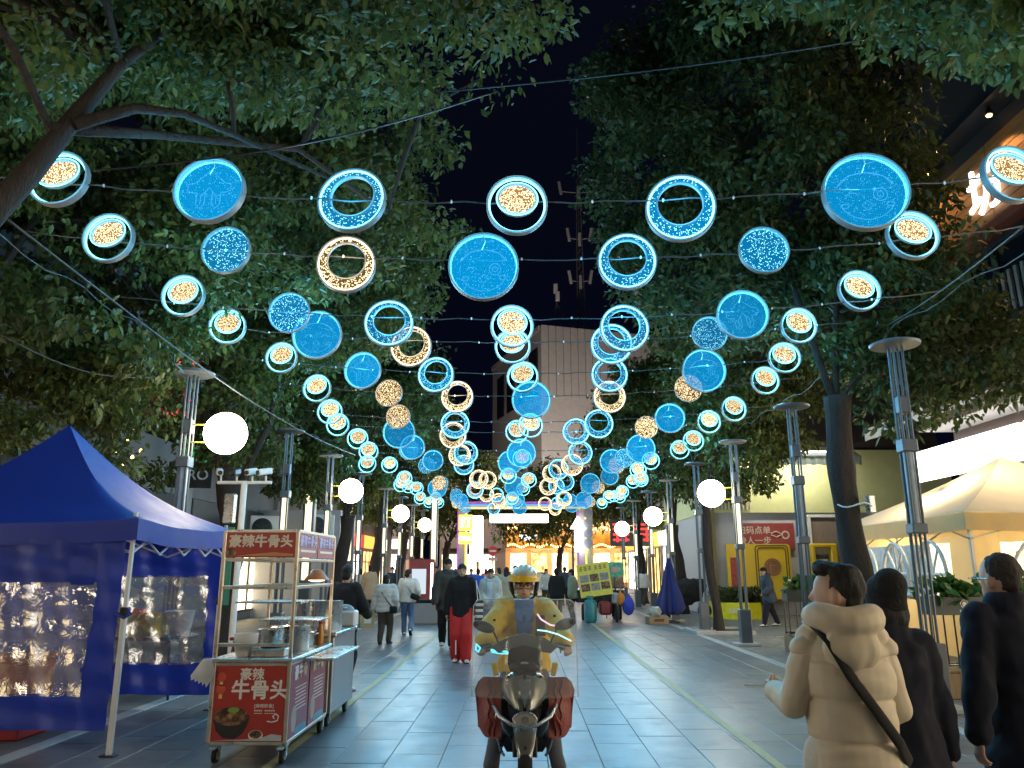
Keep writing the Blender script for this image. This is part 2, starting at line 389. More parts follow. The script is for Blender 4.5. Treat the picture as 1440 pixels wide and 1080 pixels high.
# ================================================================== lanterns on overhead cables
def disc_mat(name, base, dots, dot_scale, dot_size, base_s, dot_s, clear, mesh=0.0, sprinkle=1.0):
    m = bpy.data.materials.new(name); m.use_nodes = True; nt = m.node_tree; n = nt.nodes; L = nt.links; n.remove(n['Principled BSDF'])
    tc = n.new('ShaderNodeTexCoord'); vo = n.new('ShaderNodeTexVoronoi'); vo.inputs['Scale'].default_value = dot_scale; vo.inputs['Randomness'].default_value = 1
    oi = n.new('ShaderNodeObjectInfo'); ad = n.new('ShaderNodeVectorMath'); ad.operation = 'ADD'
    cx = n.new('ShaderNodeCombineXYZ'); k = n.new('ShaderNodeMath'); k.operation = 'MULTIPLY'; k.inputs[1].default_value = 37.0
    L.new(oi.outputs['Random'], k.inputs[0]); L.new(k.outputs[0], cx.inputs[0]); L.new(k.outputs[0], cx.inputs[2])
    L.new(tc.outputs['Object'], ad.inputs[0]); L.new(cx.outputs[0], ad.inputs[1]); L.new(ad.outputs[0], vo.inputs['Vector'])
    lt = n.new('ShaderNodeMath'); lt.operation = 'LESS_THAN'; lt.inputs[1].default_value = dot_size; L.new(vo.outputs['Distance'], lt.inputs[0])
    sp = n.new('ShaderNodeSeparateColor'); L.new(vo.outputs['Color'], sp.inputs[0])
    g2 = n.new('ShaderNodeMath'); g2.operation = 'LESS_THAN'; g2.inputs[1].default_value = sprinkle; L.new(sp.outputs[0], g2.inputs[0])
    dm = n.new('ShaderNodeMath'); dm.operation = 'MULTIPLY'; L.new(lt.outputs[0], dm.inputs[0]); L.new(g2.outputs[0], dm.inputs[1])
    e1 = n.new('ShaderNodeEmission'); e1.inputs[0].default_value = (*base, 1); e1.inputs[1].default_value = base_s
    e2 = n.new('ShaderNodeEmission'); e2.inputs[0].default_value = (*dots, 1); e2.inputs[1].default_value = dot_s
    for e_, s0 in ((e1, base_s), (e2, dot_s)):       # no two lanterns burn equally bright
        rv = n.new('ShaderNodeMapRange'); rv.inputs['To Min'].default_value = s0*.68; rv.inputs['To Max'].default_value = s0*1.25; L.new(oi.outputs['Random'], rv.inputs['Value']); L.new(rv.outputs[0], e_.inputs[1])
    tr = n.new('ShaderNodeBsdfTransparent'); mb = n.new('ShaderNodeMixShader'); mb.inputs[0].default_value = clear
    L.new(e1.outputs[0], mb.inputs[1]); L.new(tr.outputs[0], mb.inputs[2])
    if mesh:                                         # woven wire net: threads glow, holes are clear
        sx = n.new('ShaderNodeSeparateXYZ'); L.new(tc.outputs['Object'], sx.inputs[0]); outs = []
        for ax in ('X', 'Z'):
            mm = n.new('ShaderNodeMath'); mm.operation = 'MULTIPLY'; mm.inputs[1].default_value = mesh; L.new(sx.outputs[ax], mm.inputs[0])
            fr = n.new('ShaderNodeMath'); fr.operation = 'FRACT'; L.new(mm.outputs[0], fr.inputs[0])
            gt = n.new('ShaderNodeMath'); gt.operation = 'GREATER_THAN'; gt.inputs[1].default_value = 0.42; L.new(fr.outputs[0], gt.inputs[0]); outs.append(gt.outputs[0])
        ho = n.new('ShaderNodeMath'); ho.operation = 'MULTIPLY'; L.new(outs[0], ho.inputs[0]); L.new(outs[1], ho.inputs[1])
        mr = n.new('ShaderNodeMapRange'); mr.inputs['To Min'].default_value = clear*.35; mr.inputs['To Max'].default_value = min(1, clear*1.9); L.new(ho.outputs[0], mr.inputs['Value']); L.new(mr.outputs[0], mb.inputs[0])
    ms = n.new('ShaderNodeMixShader'); L.new(dm.outputs[0], ms.inputs[0]); L.new(mb.outputs[0], ms.inputs[1]); L.new(e2.outputs[0], ms.inputs[2])
    L.new(ms.outputs[0], n['Material Output'].inputs['Surface']); m.cycles.emission_sampling = 'NONE'; return m
M_RIM = mat('lantern rim aluminium', (.24, .25, .25), .5, .1, .12, 8)
M_LED = glow('cyan led strip', (.17, .80, 1.0), 4.6, sample=False)
M_LEDG = glow('warm led strip', (1.0, .70, .36), 5.0, sample=False)
M_LINE = glow('pale blue neon line', (.06, .42, .85), .95, sample=False)
M_NET = disc_mat('blue lit net', (.002, .29, .66), (.1, .7, 1), 55, .16, .95, 1.5, .30, mesh=62)
M_BDOT = disc_mat('blue sparkle mesh', (.002, .23, .55), (.30, .88, 1), 66, .30, .85, 2.6, .22, sprinkle=.62)
M_GDOT = disc_mat('gold sparkle mesh', (.16, .085, .03), (1, .76, .42), 62, .42, .9, 2.6, .12, sprinkle=.85)
M_GOLDC = disc_mat('gold starburst mesh', (.34, .19, .07), (1, .76, .44), 70, .42, 1.0, 2.6, .04, sprinkle=.9)
def crescent(ro, ri, dz, n=48):
    m = MB(); vs = []; fs = []
    for k in range(n):
        a = 2*math.pi*k/n; vs.append((ro*math.cos(a), 0, ro*math.sin(a))); vs.append((ri*math.cos(a), 0, dz + ri*math.sin(a)))
    for k in range(n):
        j = (k+1) % n; fs.append((2*k, 2*j, 2*j+1, 2*k+1))
    return m.add(vs, fs)
def disc(ro, n=48):
    m = MB(); m.add([(ro*math.cos(2*math.pi*k/n), 0, ro*math.sin(2*math.pi*k/n)) for k in range(n)], [tuple(range(n))]); return m
def band(ro, th, w, c=(0,0,0), n=48):                # flat hoop, axis Y
    m = MB(); m.lathe([(ro, -w/2), (ro, w/2), (ro-th, w/2), (ro-th, -w/2)], n, c, Matrix.Rotation(R(-90), 3, 'X'), closed=True); return m
def hoop(ro, r, c=(0,0,0), n=48, k=6, y=0):
    m = MB(); m.tube([(c[0]+ro*math.cos(2*math.pi*i/n), y, c[2]+ro*math.sin(2*math.pi*i/n)) for i in range(n)], r, k, closed=True); return m
PROTO = {}
def led_light(parent, col, power, rad):
    l = bpy.data.lights.new('led_light', 'POINT'); l.color = col; l.energy = power; l.shadow_soft_size = rad
    return l
def proto_lantern(t):
    P = []
    if t == 'A':
        P += [('rim', band(.285, .018, .075).mesh('rim', M_RIM, 40), None), ('led_strip', hoop(.258, .008).mesh('led_strip', M_LED, 180), None)]
        tilt = Matrix.Rotation(R(-16), 3, 'X'); c = Vector((0.0, -.02, .045))
        for nm, mb_, mt in (('inner_rim', band(.182, .014, .05), M_RIM), ('inner_led_strip', hoop(.190, .006, y=-.02), M_LED), ('starburst_disc', disc(.17), M_GOLDC)):
            mb_.v = [tuple(tilt @ Vector(p) + c) for p in mb_.v]; P.append((nm, mb_.mesh(nm, mt, 40), None))
    elif t in 'BC':
        P += [('rim', band(.325, .016, .07).mesh('rim', M_RIM, 40), None), ('sparkle_crescent', crescent(.312, .212, .04).mesh('sparkle_crescent', M_BDOT if t == 'B' else M_GDOT), None),
              ('inner_rim', band(.218, .012, .05, (0, 0, .04)).mesh('inner_rim', M_RIM, 40), None),
              ('led_strip', hoop(.300, .009 if t == 'B' else .007, y=-.02).mesh('led_strip', M_LED if t == 'B' else M_LEDG, 180), None)]
    elif t in 'DE':
        P += [('rim', band(.275, .014, .06).mesh('rim', M_RIM, 40), None), ('sparkle_face', disc(.262).mesh('sparkle_face', M_BDOT if t == 'D' else M_GDOT), None)]
        if t == 'D': P.append(('led_strip', hoop(.258, .004, y=.01).mesh('led_strip', M_LED, 180), None))
    else:
        ro = .39 if t in 'FHI' else .335
        P += [('rim', band(ro, .018, .08).mesh('rim', M_RIM, 40), None), ('net_face', disc(ro-.016).mesh('net_face', M_NET), None),
              ('led_strip', hoop(ro-.024, .010, y=.012).mesh('led_strip', M_LED, 180), None)]
        ln = MB()
        def poly(pts, closed=False, r=.0032): ln.tube([(x*ro, -.012, z*ro) for x, z in pts], r, 5, closed=closed)
        def arc(cx, cz, rx, rz, a0, a1, n=14): return [(cx+rx*math.cos(R(a0+(a1-a0)*i/n)), cz+rz*math.sin(R(a0+(a1-a0)*i/n))) for i in range(n+1)]
        if t == 'G':                                  # rounded double arrow emblem
            poly([(0, .62), (.42, .22), (.60, .18), (.62, -.02), (.42, -.10), (.34, -.08), (.34, -.45), (.22, -.58), (.10, -.45), (.10, -.05), (0, .08), (-.10, -.05), (-.10, -.45), (-.22, -.58), (-.34, -.45), (-.34, -.08), (-.42, -.10), (-.62, -.02), (-.60, .18), (-.42, .22)], True)
            poly([(-.10, -.05), (-.22, -.2), (-.22, -.45)]); poly([(.10, -.05), (.22, -.2), (.22, -.45)])
        else:                                         # smiling or winking face drawn in neon
            poly(arc(0, -.12, .66, .62, 200, 340)); poly(arc(0, -.05, .70, .55, 20, 160))
            poly([(-.62, .18), (-.35, .45), (.05, .50), (.45, .38), (.62, .15)]); poly([(-.05, .50), (.05, .72), (.30, .78)])
            if t == 'F': poly(arc(.32, -.10, .16, .17, 0, 360), True); poly(arc(-.32, -.14, .14, .12, 20, 160)); poly(arc(.32, -.10, .07, .08, 0, 360), True)
            else:
                for s_ in (-1, 1): poly(arc(s_*.32, -.14, .14, .14, 15, 165))
            poly([(0, -.24), (.13, -.36), (0, -.50), (-.13, -.36)], True)
            for s_ in (-1, 1): poly(arc(s_*.52, -.36, .09, .06, 0, 360, 10), True)
        P.append(('neon_line', ln.mesh('neon_line', M_LINE, 180), None))
        hk = MB(); hk.tube([(0, -.015, ro-.01), (.03, -.02, ro*.75), (-.01, -.015, ro*.5)], .004, 5); P.append(('power_lead', hk.mesh('power_lead', M_WHITEP, 180), None))
    return P
LL = {k: bpy.data.lights.new('lantern_light', 'POINT') for k in 'ABCDEFGH'}
for k, l in LL.items():
    l.color = {'A': (.16, .66, 1), 'C': (1, .72, .4), 'E': (1, .72, .4)}.get(k, (.05, .54, 1))
    l.energy = {'A': 38, 'B': 38, 'C': 22, 'D': 25, 'E': 18, 'F': 60, 'G': 48, 'H': 60}[k]; l.shadow_soft_size = .22
LN = {k: l.copy() for k, l in LL.items()}
for k in LN: LN[k].energy *= .6
DESC = {'A': 'lantern with gold starburst disc inside a cyan ring', 'B': 'blue sparkling crescent ring lantern', 'C': 'gold sparkling crescent ring lantern', 'D': 'small blue speckled disc lantern',
        'E': 'small gold speckled disc lantern', 'F': 'large blue net lantern with winking neon face', 'H': 'large blue net lantern with smiling neon face', 'G': 'blue net lantern with double arrow emblem'}
ORD = ['first', 'second', 'third', 'fourth', 'fifth', 'sixth', 'seventh', 'eighth', 'ninth', 'tenth', 'eleventh', 'twelfth', 'thirteenth', 'fourteenth', 'fifteenth', 'sixteenth', 'seventeenth', 'eighteenth', 'nineteenth', 'twentieth']
def lantern(t, p, row, col, roll):
    if t not in PROTO: PROTO[t] = proto_lantern(t)
    lab = DESC[t] + (', %s on %s cable from blue tent' % (ORD[col], ORD[row])); grp = 'lanterns on the overhead cables'
    o = thing('lantern', lab, 'lantern', p, 0, grp); o.rotation_euler = (R(rnd.uniform(-4, 3)), roll, R(rnd.uniform(-9, 9)))
    for nm, me, _ in PROTO[t]: link(nm, me, o)
    if row > 11 and col % 2: return o
    lo = bpy.data.objects.new('lantern_light', LL[t] if row > 1 else LN[t]); COL.objects.link(lo); lo.parent = o; lo.location = (0, -.12, -.02)
    return o
RY = [6.6, 7.95, 9.64, 11.5, 13.2, 14.9, 16.7, 18.2, 20.2]
ROWS = [
 [('A',83,252),('G',295,268),('B',495,282),('A',727,289),('B',957,293),('F',1217,270),('A',1422,246)],
 [('A',153,335),('D',318,352),('C',487,372),('F',680,375),('B',882,368),('D',1074,352),('A',1283,331)],
 [('A',258,416),('D',407,440),('B',547,455),('A',720,459),('B',878,462),('G',1044,443),('A',1208,409)],
 [('A',320,459),('H',446,471),('C',578,487),('A',721,487),('B',860,484),('D',998,469),('A',1123,458)],
 [('A',396,503),('G',510,521),('B',613,527),('A',735,530),('B',857,527),('F',990,521),('A',1103,503)],
 [('A',446,546),('E',547,553),('C',643,558),('F',747,562),('C',857,558),('E',968,546),('A',1076,535)],
 [('A',464,579),('E',560,586),('B',640,597),('A',746,598),('B',842,596),('G',942,588),('A',1032,575)],
 [('A',475,597),('H',561,608),('C',637,612),('A',727,607),('B',810,607),('E',909,601),('A',997,593)],
 [('A',503,617),('G',580,629),('B',655,637),('F',733,637),('B',816,637),('F',901,631),('A',975,620)]]
PAT = ['AECABGA', 'ADBFCHA', 'AHCABEA', 'ADCACDA', 'AGBFBHA', 'ADCACEA']
def cable_z(X, Y0, zc): return zc + .30*(X/5.0)**2
M_CABLE = mat('galvanised cable', (.11, .12, .125), .5, .5, .15, 20)
for r_ in range(20):
    if r_ < 9: Y = RY[r_]; items = [(t, at(u, v, Y + rnd.uniform(-.05, .05))) for t, u, v in ROWS[r_]]
    else:
        Y = 20.2 + 1.8*(r_-8) ; items = []
        for c, t in enumerate(PAT[r_ % 6]):
            X = (c-3)*1.45 + rnd.uniform(-.45, .45); items.append((t, Vector((X, Y + rnd.uniform(-.3, .3), 4.66 + .3*(X/5)**2 + rnd.uniform(-.2, .2)))))
    zc = float(np.mean([p.z - .30*(p.x/5)**2 for _, p in items])) + .02
    m = MB(); pts = [(X, Y, cable_z(X, Y, zc) + .012*math.sin(X*9+r_)) for X in np.linspace(-5.6, 5.6, 43)]
    m.tube(pts, .008, 5)
    cb = tag(m.obj('overhead_cable', M_CABLE, smooth=180), 'steel cable carrying the %s row of lanterns from blue tent' % ORD[r_], 'cable', 'lantern cables')
    cl = MB()
    for X in np.arange(-4.6, 4.7, .66): cl.ell((X, Y-.006, cable_z(X, Y, zc)+.012*math.sin(X*9+r_)), (.012, .012, .02), 6, 4)
    tag(cl.obj('cable_clip', M_WHITEP, cb), kind='stuff')
    for c, (t, p) in enumerate(items): lantern(t, p, r_, c, R(-p.x*1.4 + rnd.uniform(-5, 5)))
for s_ in (-1, 1):
    m = MB(); pts = []
    for i in range(121):
        Y = -4 + i*.36*1.15; pts.append((s_*5.6 + .03*math.sin(Y), Y, 5.02 + .10*math.sin(Y*1.9)**2 + .03*math.sin(Y*.7)))
    m.tube(pts, .007, 5); tag(m.obj('side_cable', M_CABLE, smooth=180), 'long steel cable along the %s holding the lantern rows' % ('blue tent side' if s_ < 0 else 'cream tent side'), 'cable', 'lantern cables')
for i, (a, b, sg) in enumerate([(at(0, 300, 5.5), at(500, 640, 18), .25), (at(1440, 318, 7.5), at(1205, 480, 12.5), .1), (at(610, 130, 7), at(1440, 15, 6.5), .1), (at(0, 470, 9), at(230, 530, 11), .2), (at(130, 240, 5.6), at(700, 128, 6.8), .15)]):
    m = MB(); m.tube([a.lerp(b, k/20) - Vector((0, 0, sg*math.sin(math.pi*k/20))) for k in range(21)], .009, 5)
    tag(m.obj('slack_wire', M_BLACK if i in (2, 4) else M_CABLE, smooth=180), ['tangled slack wire drooping along the tent side trees', 'tight guy wire slanting down from the timber clad building', 'black wire crossing the open sky above the lanterns', 'slack wire running to lamp post beside blue tent', 'black wire passing under the overhanging tree crown'][i], 'wire')

# ================================================================== lamp posts
M_TUBE = glow('warm lit tube', (1, .86, .50), 1.7)
M_TUBEOFF = mat('frosted glass tube', (.36, .42, .46), .3, 0, .1, 5)
M_GLOBE = glow('white glass globe', (1, .87, .64), 24.0)
def lamp_post(loc, lit, globe, side, label, gz=3.25, top=4.4):
    o = thing('lamp_post', label, 'lamp post', loc, 0, 'lamp posts along the street')
    b = MB(); b.bbox((0, 0, .03), (.5, .5, .06), .01); b.obj('footing', M_KERB, o)
    b = MB(); b.bbox((0, 0, .40), (.24, .24, .70), .015); b.obj('base_box', M_POST, o)
    for k in range(4):
        a = math.pi/4 + k*math.pi/2; b = MB(); x, y = .082*math.cos(a), .082*math.sin(a)
        b.tube([(x, y, .7), (x, y, top)], .017 if k != 1 else .024, 8); b.obj('upright', M_POST, o, 40)
    for z, h in ((2.08, .12), (3.1, .16), (3.62, .22)):
        b = MB(); b.bbox((0, 0, z), (.19 if z < 3.5 else .14, .19 if z < 3.5 else .14, h), .012); b.obj('collar', M_POST, o)
    b = MB(); b.tube([(0, 0, 2.14), (0, 0, 3.02)], .062, 14); b.obj('light_tube', M_TUBE if lit else M_TUBEOFF, o, 40)
    b = MB(); b.lathe([(.05, top-.02), (.30, top), (.31, top+.03), (.28, top+.045), (.02, top+.06)], 24); b.obj('cap_disc', M_POST, o, 40)
    if globe:
        gx = side*.56
        for z in (gz-.13, gz+.13):
            b = MB(); b.tube([(side*.06, 0, z), (gx - side*.24, 0, z)], .012, 6); b.obj('bracket', mat('yellow bracket', (.55, .45, .08), .4), o, 40)
        b = MB(); b.ell((gx, 0, gz), (.305, .305, .305), 28, 18); b.obj('globe', M_GLOBE, o, 180)
    return o
for i, Y in enumerate([9.6, 13.5, 17.4, 21.2, 25.2, 29.1, 33.0, 37.0]):
    lamp_post((4.85, Y, 0), i in (2, 4, 5, 6), i in (2, 4, 6), -1, 'grey tubular lamp post, %s along the cream tent side%s' % (ORD[i], ' with white globe' if i in (2, 4, 6) else ' without globe'))
for i, Y in enumerate([11.0, 15.9, 19.5, 23.4, 27.8, 31.4, 35.0, 38.6]):
    lamp_post((-4.85, Y, 0), i > 0, i in (0, 2, 4, 6), 1, 'grey tubular lamp post, %s along the blue tent side%s' % (ORD[i], ' with white globe' if i in (0, 2, 4, 6) else ' without globe'), gz=3.52)
for X, Y, s_, nm in ((-4.85, 2.8, 1, 'blue tent side'), (-4.85, -5.2, 1, 'blue tent side, second'), (4.85, 1.6, -1, 'cream tent side'), (4.85, -6.2, -1, 'cream tent side, second')):  # posts added behind the camera, out of view, to light leaves and people
    lamp_post((X, Y, 0), True, True, s_, 'added unseen lamp post with white globe before the stalls, ' + nm)
# ================================================================== trees
M_BARK = mat('dark tree bark', (.034, .025, .019), .92, 0, .6, 7, 1.0, 26, stretch=(3, 3, .6))
def leaf_mat(name, col, var):
    m = bpy.data.materials.new(name); m.use_nodes = True; n = m.node_tree.nodes; L = m.node_tree.links; b = n['Principled BSDF']
    g_ = n.new('ShaderNodeNewGeometry'); cr = n.new('ShaderNodeValToRGB'); L.new(g_.outputs['Random Per Island'], cr.inputs[0])
    e = cr.color_ramp.elements; e[0].color = (col[0]*(1-var), col[1]*(1-var), col[2]*(1-var), 1); e[1].color = (col[0]*(1+var)*1.25, col[1]*(1+var), col[2]*(1+var)*.8, 1)
    tc = n.new('ShaderNodeTexCoord'); nz = n.new('ShaderNodeTexNoise'); nz.inputs['Scale'].default_value = .9; nz.inputs['Detail'].default_value = 3; L.new(tc.outputs['Object'], nz.inputs['Vector'])
    mr = n.new('ShaderNodeMapRange'); mr.inputs['From Min'].default_value = .3; mr.inputs['From Max'].default_value = .7; mr.inputs['To Min'].default_value = .6; mr.inputs['To Max'].default_value = 1.35; L.new(nz.outputs['Fac'], mr.inputs['Value'])
    sc = n.new('ShaderNodeVectorMath'); sc.operation = 'SCALE'; L.new(cr.outputs[0], sc.inputs[0]); L.new(mr.outputs[0], sc.inputs['Scale'])
    L.new(sc.outputs[0], b.inputs['Base Color']); b.inputs['Roughness'].default_value = .42; b.inputs['Specular IOR Level'].default_value = .35
    t = n.new('ShaderNodeBsdfTranslucent'); L.new(sc.outputs[0], t.inputs['Color']); ms = n.new('ShaderNodeMixShader'); ms.inputs[0].default_value = .35
    L.new(b.outputs[0], ms.inputs[1]); L.new(t.outputs[0], ms.inputs[2]); L.new(ms.outputs[0], n['Material Output'].inputs['Surface']); return m
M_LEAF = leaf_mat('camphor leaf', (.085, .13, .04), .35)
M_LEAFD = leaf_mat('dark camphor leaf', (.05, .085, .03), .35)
def leaves(centres, n, size, spread, rs, droop=.45):
    wt = rs.random(len(centres))**1.2 + .15; k = rs.choice(len(centres), n, p=wt/wt.sum()); C = np.asarray(centres)[k]
    off = rs.normal(size=(n, 3)); off /= np.linalg.norm(off, axis=1)[:, None] + 1e-9
    P = C + off * (rs.random((n, 1))**.45) * spread * np.array([1.15, 1.15, .75])
    d = rs.normal(size=(n, 3)); d[:, 2] -= droop*1.4; d += off*.5; d /= np.linalg.norm(d, axis=1)[:, None]
    up = rs.normal(size=(n, 3))*.55; up[:, 2] += 1.0
    s_ = np.cross(d, up); s_ /= np.linalg.norm(s_, axis=1)[:, None] + 1e-9; nn = np.cross(s_, d)
    L = size * (0.45 + .95*rs.random((n, 1))); W = L*.27
    V = np.empty((n, 6, 3)); V[:, 0] = P; V[:, 1] = P + d*L*.33 + s_*W + nn*W*.35; V[:, 2] = P + d*L*.70 + s_*W*.8 + nn*W*.2 - np.array([0,0,1])*L*.05
    V[:, 3] = P + d*L - np.array([0, 0, 1])*L*.12; V[:, 4] = P + d*L*.70 - s_*W*.8 + nn*W*.2 - np.array([0,0,1])*L*.05; V[:, 5] = P + d*L*.33 - s_*W + nn*W*.35
    return V
def leaf_mesh(V, mt, name='crown'):
    n = len(V); me = bpy.data.meshes.new(name); me.vertices.add(n*6); me.vertices.foreach_set('co', V.astype(np.float32).ravel())
    q = np.array([[0, 1, 2, 3], [0, 3, 4, 5]]); idx = (np.arange(n)[:, None, None]*6 + q[None]).ravel().astype(np.int32)
    me.loops.add(n*8); me.loops.foreach_set('vertex_index', idx); me.polygons.add(n*2)
    me.polygons.foreach_set('loop_start', np.arange(0, n*8, 4, dtype=np.int32)); me.polygons.foreach_set('loop_total', np.full(n*2, 4, np.int32))
    me.materials.append(mt); me.update(calc_edges=True); return me
def in_ell(rs, ells, n, shell=.35):
    w = np.array([e[1][0]*e[1][1]*e[1][2] for e in ells]); w = w/w.sum(); out = []
    for c, r_ in ells: pass
    ks = rs.choice(len(ells), n, p=w)
    d = rs.normal(size=(n, 3)); d /= np.linalg.norm(d, axis=1)[:, None]; rad = (shell + (1-shell)*rs.random((n, 1)))**.6
    return np.array([np.array(ells[k][0]) for k in ks]) + d*rad*np.array([np.array(ells[k][1]) for k in ks])
def tree(label, base, ells, nclump, nleaf, size, spread, seed, trunk_r=.22, fork=3.2, limbs=None, mt=None, nbranch=26, avoid=True, trunk_top=None, group='street trees'):
    rs = np.random.default_rng(seed); o = thing('street_tree', label, 'tree', base, 0, group); bx = np.array(base)
    C = in_ell(rs, ells, nclump)
    if avoid:                                         # keep the lantern corridor free of twigs
        keep = ~((np.abs(C[:, 0]) < 4.9) & (C[:, 2] < 5.75) & (C[:, 1] > 5.5)); C = C[keep]
    V = leaves(C, nleaf, size, spread, rs)
    if avoid:
        p = V[:, 3]; V = V[~((np.abs(p[:, 0]) < 4.75) & (p[:, 2] < 5.25) & (p[:, 1] > 5.9))]
    V = V - bx[None, None]
    link('crown', leaf_mesh(V, mt or M_LEAF), o)
    m = MB(); top = Vector(trunk_top or (rs.uniform(-.3, .3), rs.uniform(-.3, .3), fork)); r_ = trunk_r
    N = 22; tp = []; tr_ = []
    for i in range(N+1):
        t = i/N; tp.append(Vector((top.x*t + .05*math.sin(t*7+seed), top.y*t + .05*math.sin(t*5+seed*2), -.1 + (fork+.1)*t))); tr_.append(r_*(1 + .55*math.exp(-t*fork*3) + .10*(t > .85)*(t-.85)/.15)*(1+.05*math.sin(t*19+seed)))
    v0 = len(m.v); m.tube(tp, tr_, 22)
    for j in range(v0, len(m.v)):
        p = Vector(m.v[j]); c_ = tp[min(N, (j-v0)//22)]; d_ = p - c_; f_ = 1 + .16*noise.noise(Vector((math.atan2(d_.y, d_.x)*2.2, p.z*.9, seed))) + .09*noise.noise(Vector((math.atan2(d_.y, d_.x)*6, p.z*3, seed+7))); m.v[j] = tuple(c_ + d_*f_)
    br = MB(); tips = C[rs.choice(len(C), min(nbranch, len(C)), replace=False)] - bx
    ends = [Vector(t) for t in tips]
    hubs = []
    for L in (limbs if limbs is not None else [None]*4):
        if L is None:
            e = sorted(ends, key=lambda q: -q.z)[rs.integers(0, max(1, len(ends)//4))]*.8; mid = top.lerp(e, .5) + Vector((rs.uniform(-.3, .3), rs.uniform(-.3, .3), .5)); pts = [top - Vector((0, 0, .15)), top.lerp(mid, .5) + Vector((0, 0, .1)), mid, mid.lerp(e, .5), e]
        else: pts = [Vector(p) - Vector(base) for p in L]
        K = len(pts); rr = [r_*(.72 - .52*i/(K-1))*(.42 if limbs is None or L is not limbs[0] else 1) for i in range(K)]; m.tube(pts, rr, 10); hubs += list(zip(pts, rr))
    for e in ends:
        h, hr = min(hubs, key=lambda q: (q[0]-e).length); mid = h.lerp(e, .5) + Vector((rs.uniform(-.25, .25), rs.uniform(-.25, .25), rs.uniform(0, .35)))
        br.tube([h, h.lerp(mid, .5) + Vector((0, 0, .08)), mid, mid.lerp(e, .55), e], [min(hr*.6, .05), .032, .024, .016, .008], 6)
    m.obj('trunk', M_BARK, o, 180); tag(br.obj('branches', M_BARK, o, 180), kind='stuff')
    return o
tree('overhanging street tree with thick leaning limb beside blue tent', (-6.6, 4.6, 0), [((-3.9, 6.4, 7.25), (3.5, 1.7, 1.35)), ((-1.5, 6.5, 6.9), (2.1, 1.4, 1.1)), ((-.6, 6.6, 6.6), (1.2, .9, .6)), ((-5.4, 5.2, 7.0), (2.2, 1.6, 1.6)), ((-3.6, 4.8, 6.6), (3.0, .8, .8))], 150, 62000, .088, .46, 1, .185, 2.6,
     limbs=[[(-6.4, 4.7, 2.3), tuple(at(-40, 330, 5.3)), tuple(at(40, 245, 5.55)), tuple(at(105, 165, 5.75)), tuple(at(170, 90, 6.0)), tuple(at(260, 20, 6.2))],
            [tuple(at(105, 175, 5.7)), tuple(at(190, 152, 5.9)), tuple(at(260, 160, 6.1)), tuple(at(330, 190, 6.4)), tuple(at(460, 250, 6.9))],
            [tuple(at(70, 180, 5.6)), tuple(at(230, 190, 6.6)), tuple(at(420, 210, 7.2)), tuple(at(545, 300, 7.8))]])
tree('large street tree behind blue tent with dense hanging crown', (-6.9, 9.6, 0), [((-4.9, 10.6, 8.1), (3.6, 2.6, 2.6)), ((-6.9, 10.5, 5.7), (2.6, 2.2, 2.3)), ((-3.0, 10.8, 6.9), (1.9, 1.7, 1.3)), ((-7.6, 11.2, 4.0), (2.0, 1.8, 1.2))], 220, 56000, .115, .48, 2, .24, 3.0,
     limbs=[[(-6.9, 9.6, 2.8), (-7.5, 9.7, 4.6), (-7.9, 9.9, 6.4), (-7.4, 10.2, 8.5)], [(-7.5, 9.7, 4.6), (-7.0, 10.2, 6.6), (-5.5, 10.6, 8.6)]])
tree('forked street tree standing behind the security camera pole', (-5.75, 15.4, 0), [((-4.9, 15.6, 8.6), (3.7, 3.0, 3.0)), ((-6.9, 15, 5.9), (2.4, 2.4, 2.3)), ((-6.0, 16.4, 4.9), (1.6, 1.6, 1.3)), ((-7.4, 16.0, 4.2), (1.6, 1.4, 1.0)), ((-3.1, 15.6, 6.9), (1.6, 1.6, 1.0))], 230, 52000, .125, .52, 3, .25, 3.3,
     limbs=[[(-5.75, 15.4, 3.0), (-6.3, 15.4, 4.3), (-6.9, 15.2, 5.8), (-7.2, 15, 7.4)], [(-5.75, 15.4, 3.0), (-5.2, 15.5, 4.4), (-4.9, 15.5, 6.2), (-4.5, 15.6, 8.2)]], trunk_top=(0, 0, 3.2))
tree('street tree with long leafy boughs above the three pedestrians', (7.0, 4.6, 0), [((4.9, 5.6, 6.75), (2.4, 1.0, 1.0)), ((3.4, 5.7, 6.5), (1.7, .8, .65)), ((6.6, 5.2, 6.6), (1.6, 1.4, 1.7)), ((4.6, 6.6, 7.5), (2.8, 1.0, 1.1))], 100, 36000, .098, .42, 5, .24, 3.4,
     limbs=[[(7.0, 4.6, 3.2), (6.6, 4.9, 4.8), (5.8, 5.3, 6.2), (4.6, 5.6, 7.0), (3.2, 5.7, 7.0)], [(7.0, 4.6, 3.2), (7.1, 5.2, 5.2), (6.6, 5.8, 7.0)]])
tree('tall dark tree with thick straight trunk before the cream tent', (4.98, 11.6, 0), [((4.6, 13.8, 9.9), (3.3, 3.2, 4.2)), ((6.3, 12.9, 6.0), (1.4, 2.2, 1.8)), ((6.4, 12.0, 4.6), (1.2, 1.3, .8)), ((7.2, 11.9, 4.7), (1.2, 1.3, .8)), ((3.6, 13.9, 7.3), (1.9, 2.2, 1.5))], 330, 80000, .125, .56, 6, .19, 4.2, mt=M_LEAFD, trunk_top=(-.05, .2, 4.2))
tree('slim tree in paved pit next to lamp post with globe', (5.15, 21.0, 0), [((6.2, 21.5, 7.4), (2.5, 2.6, 3.0)), ((6.2, 21.2, 4.9), (1.6, 1.6, 1.3))], 120, 26000, .15, .52, 7, .11, 3.4)
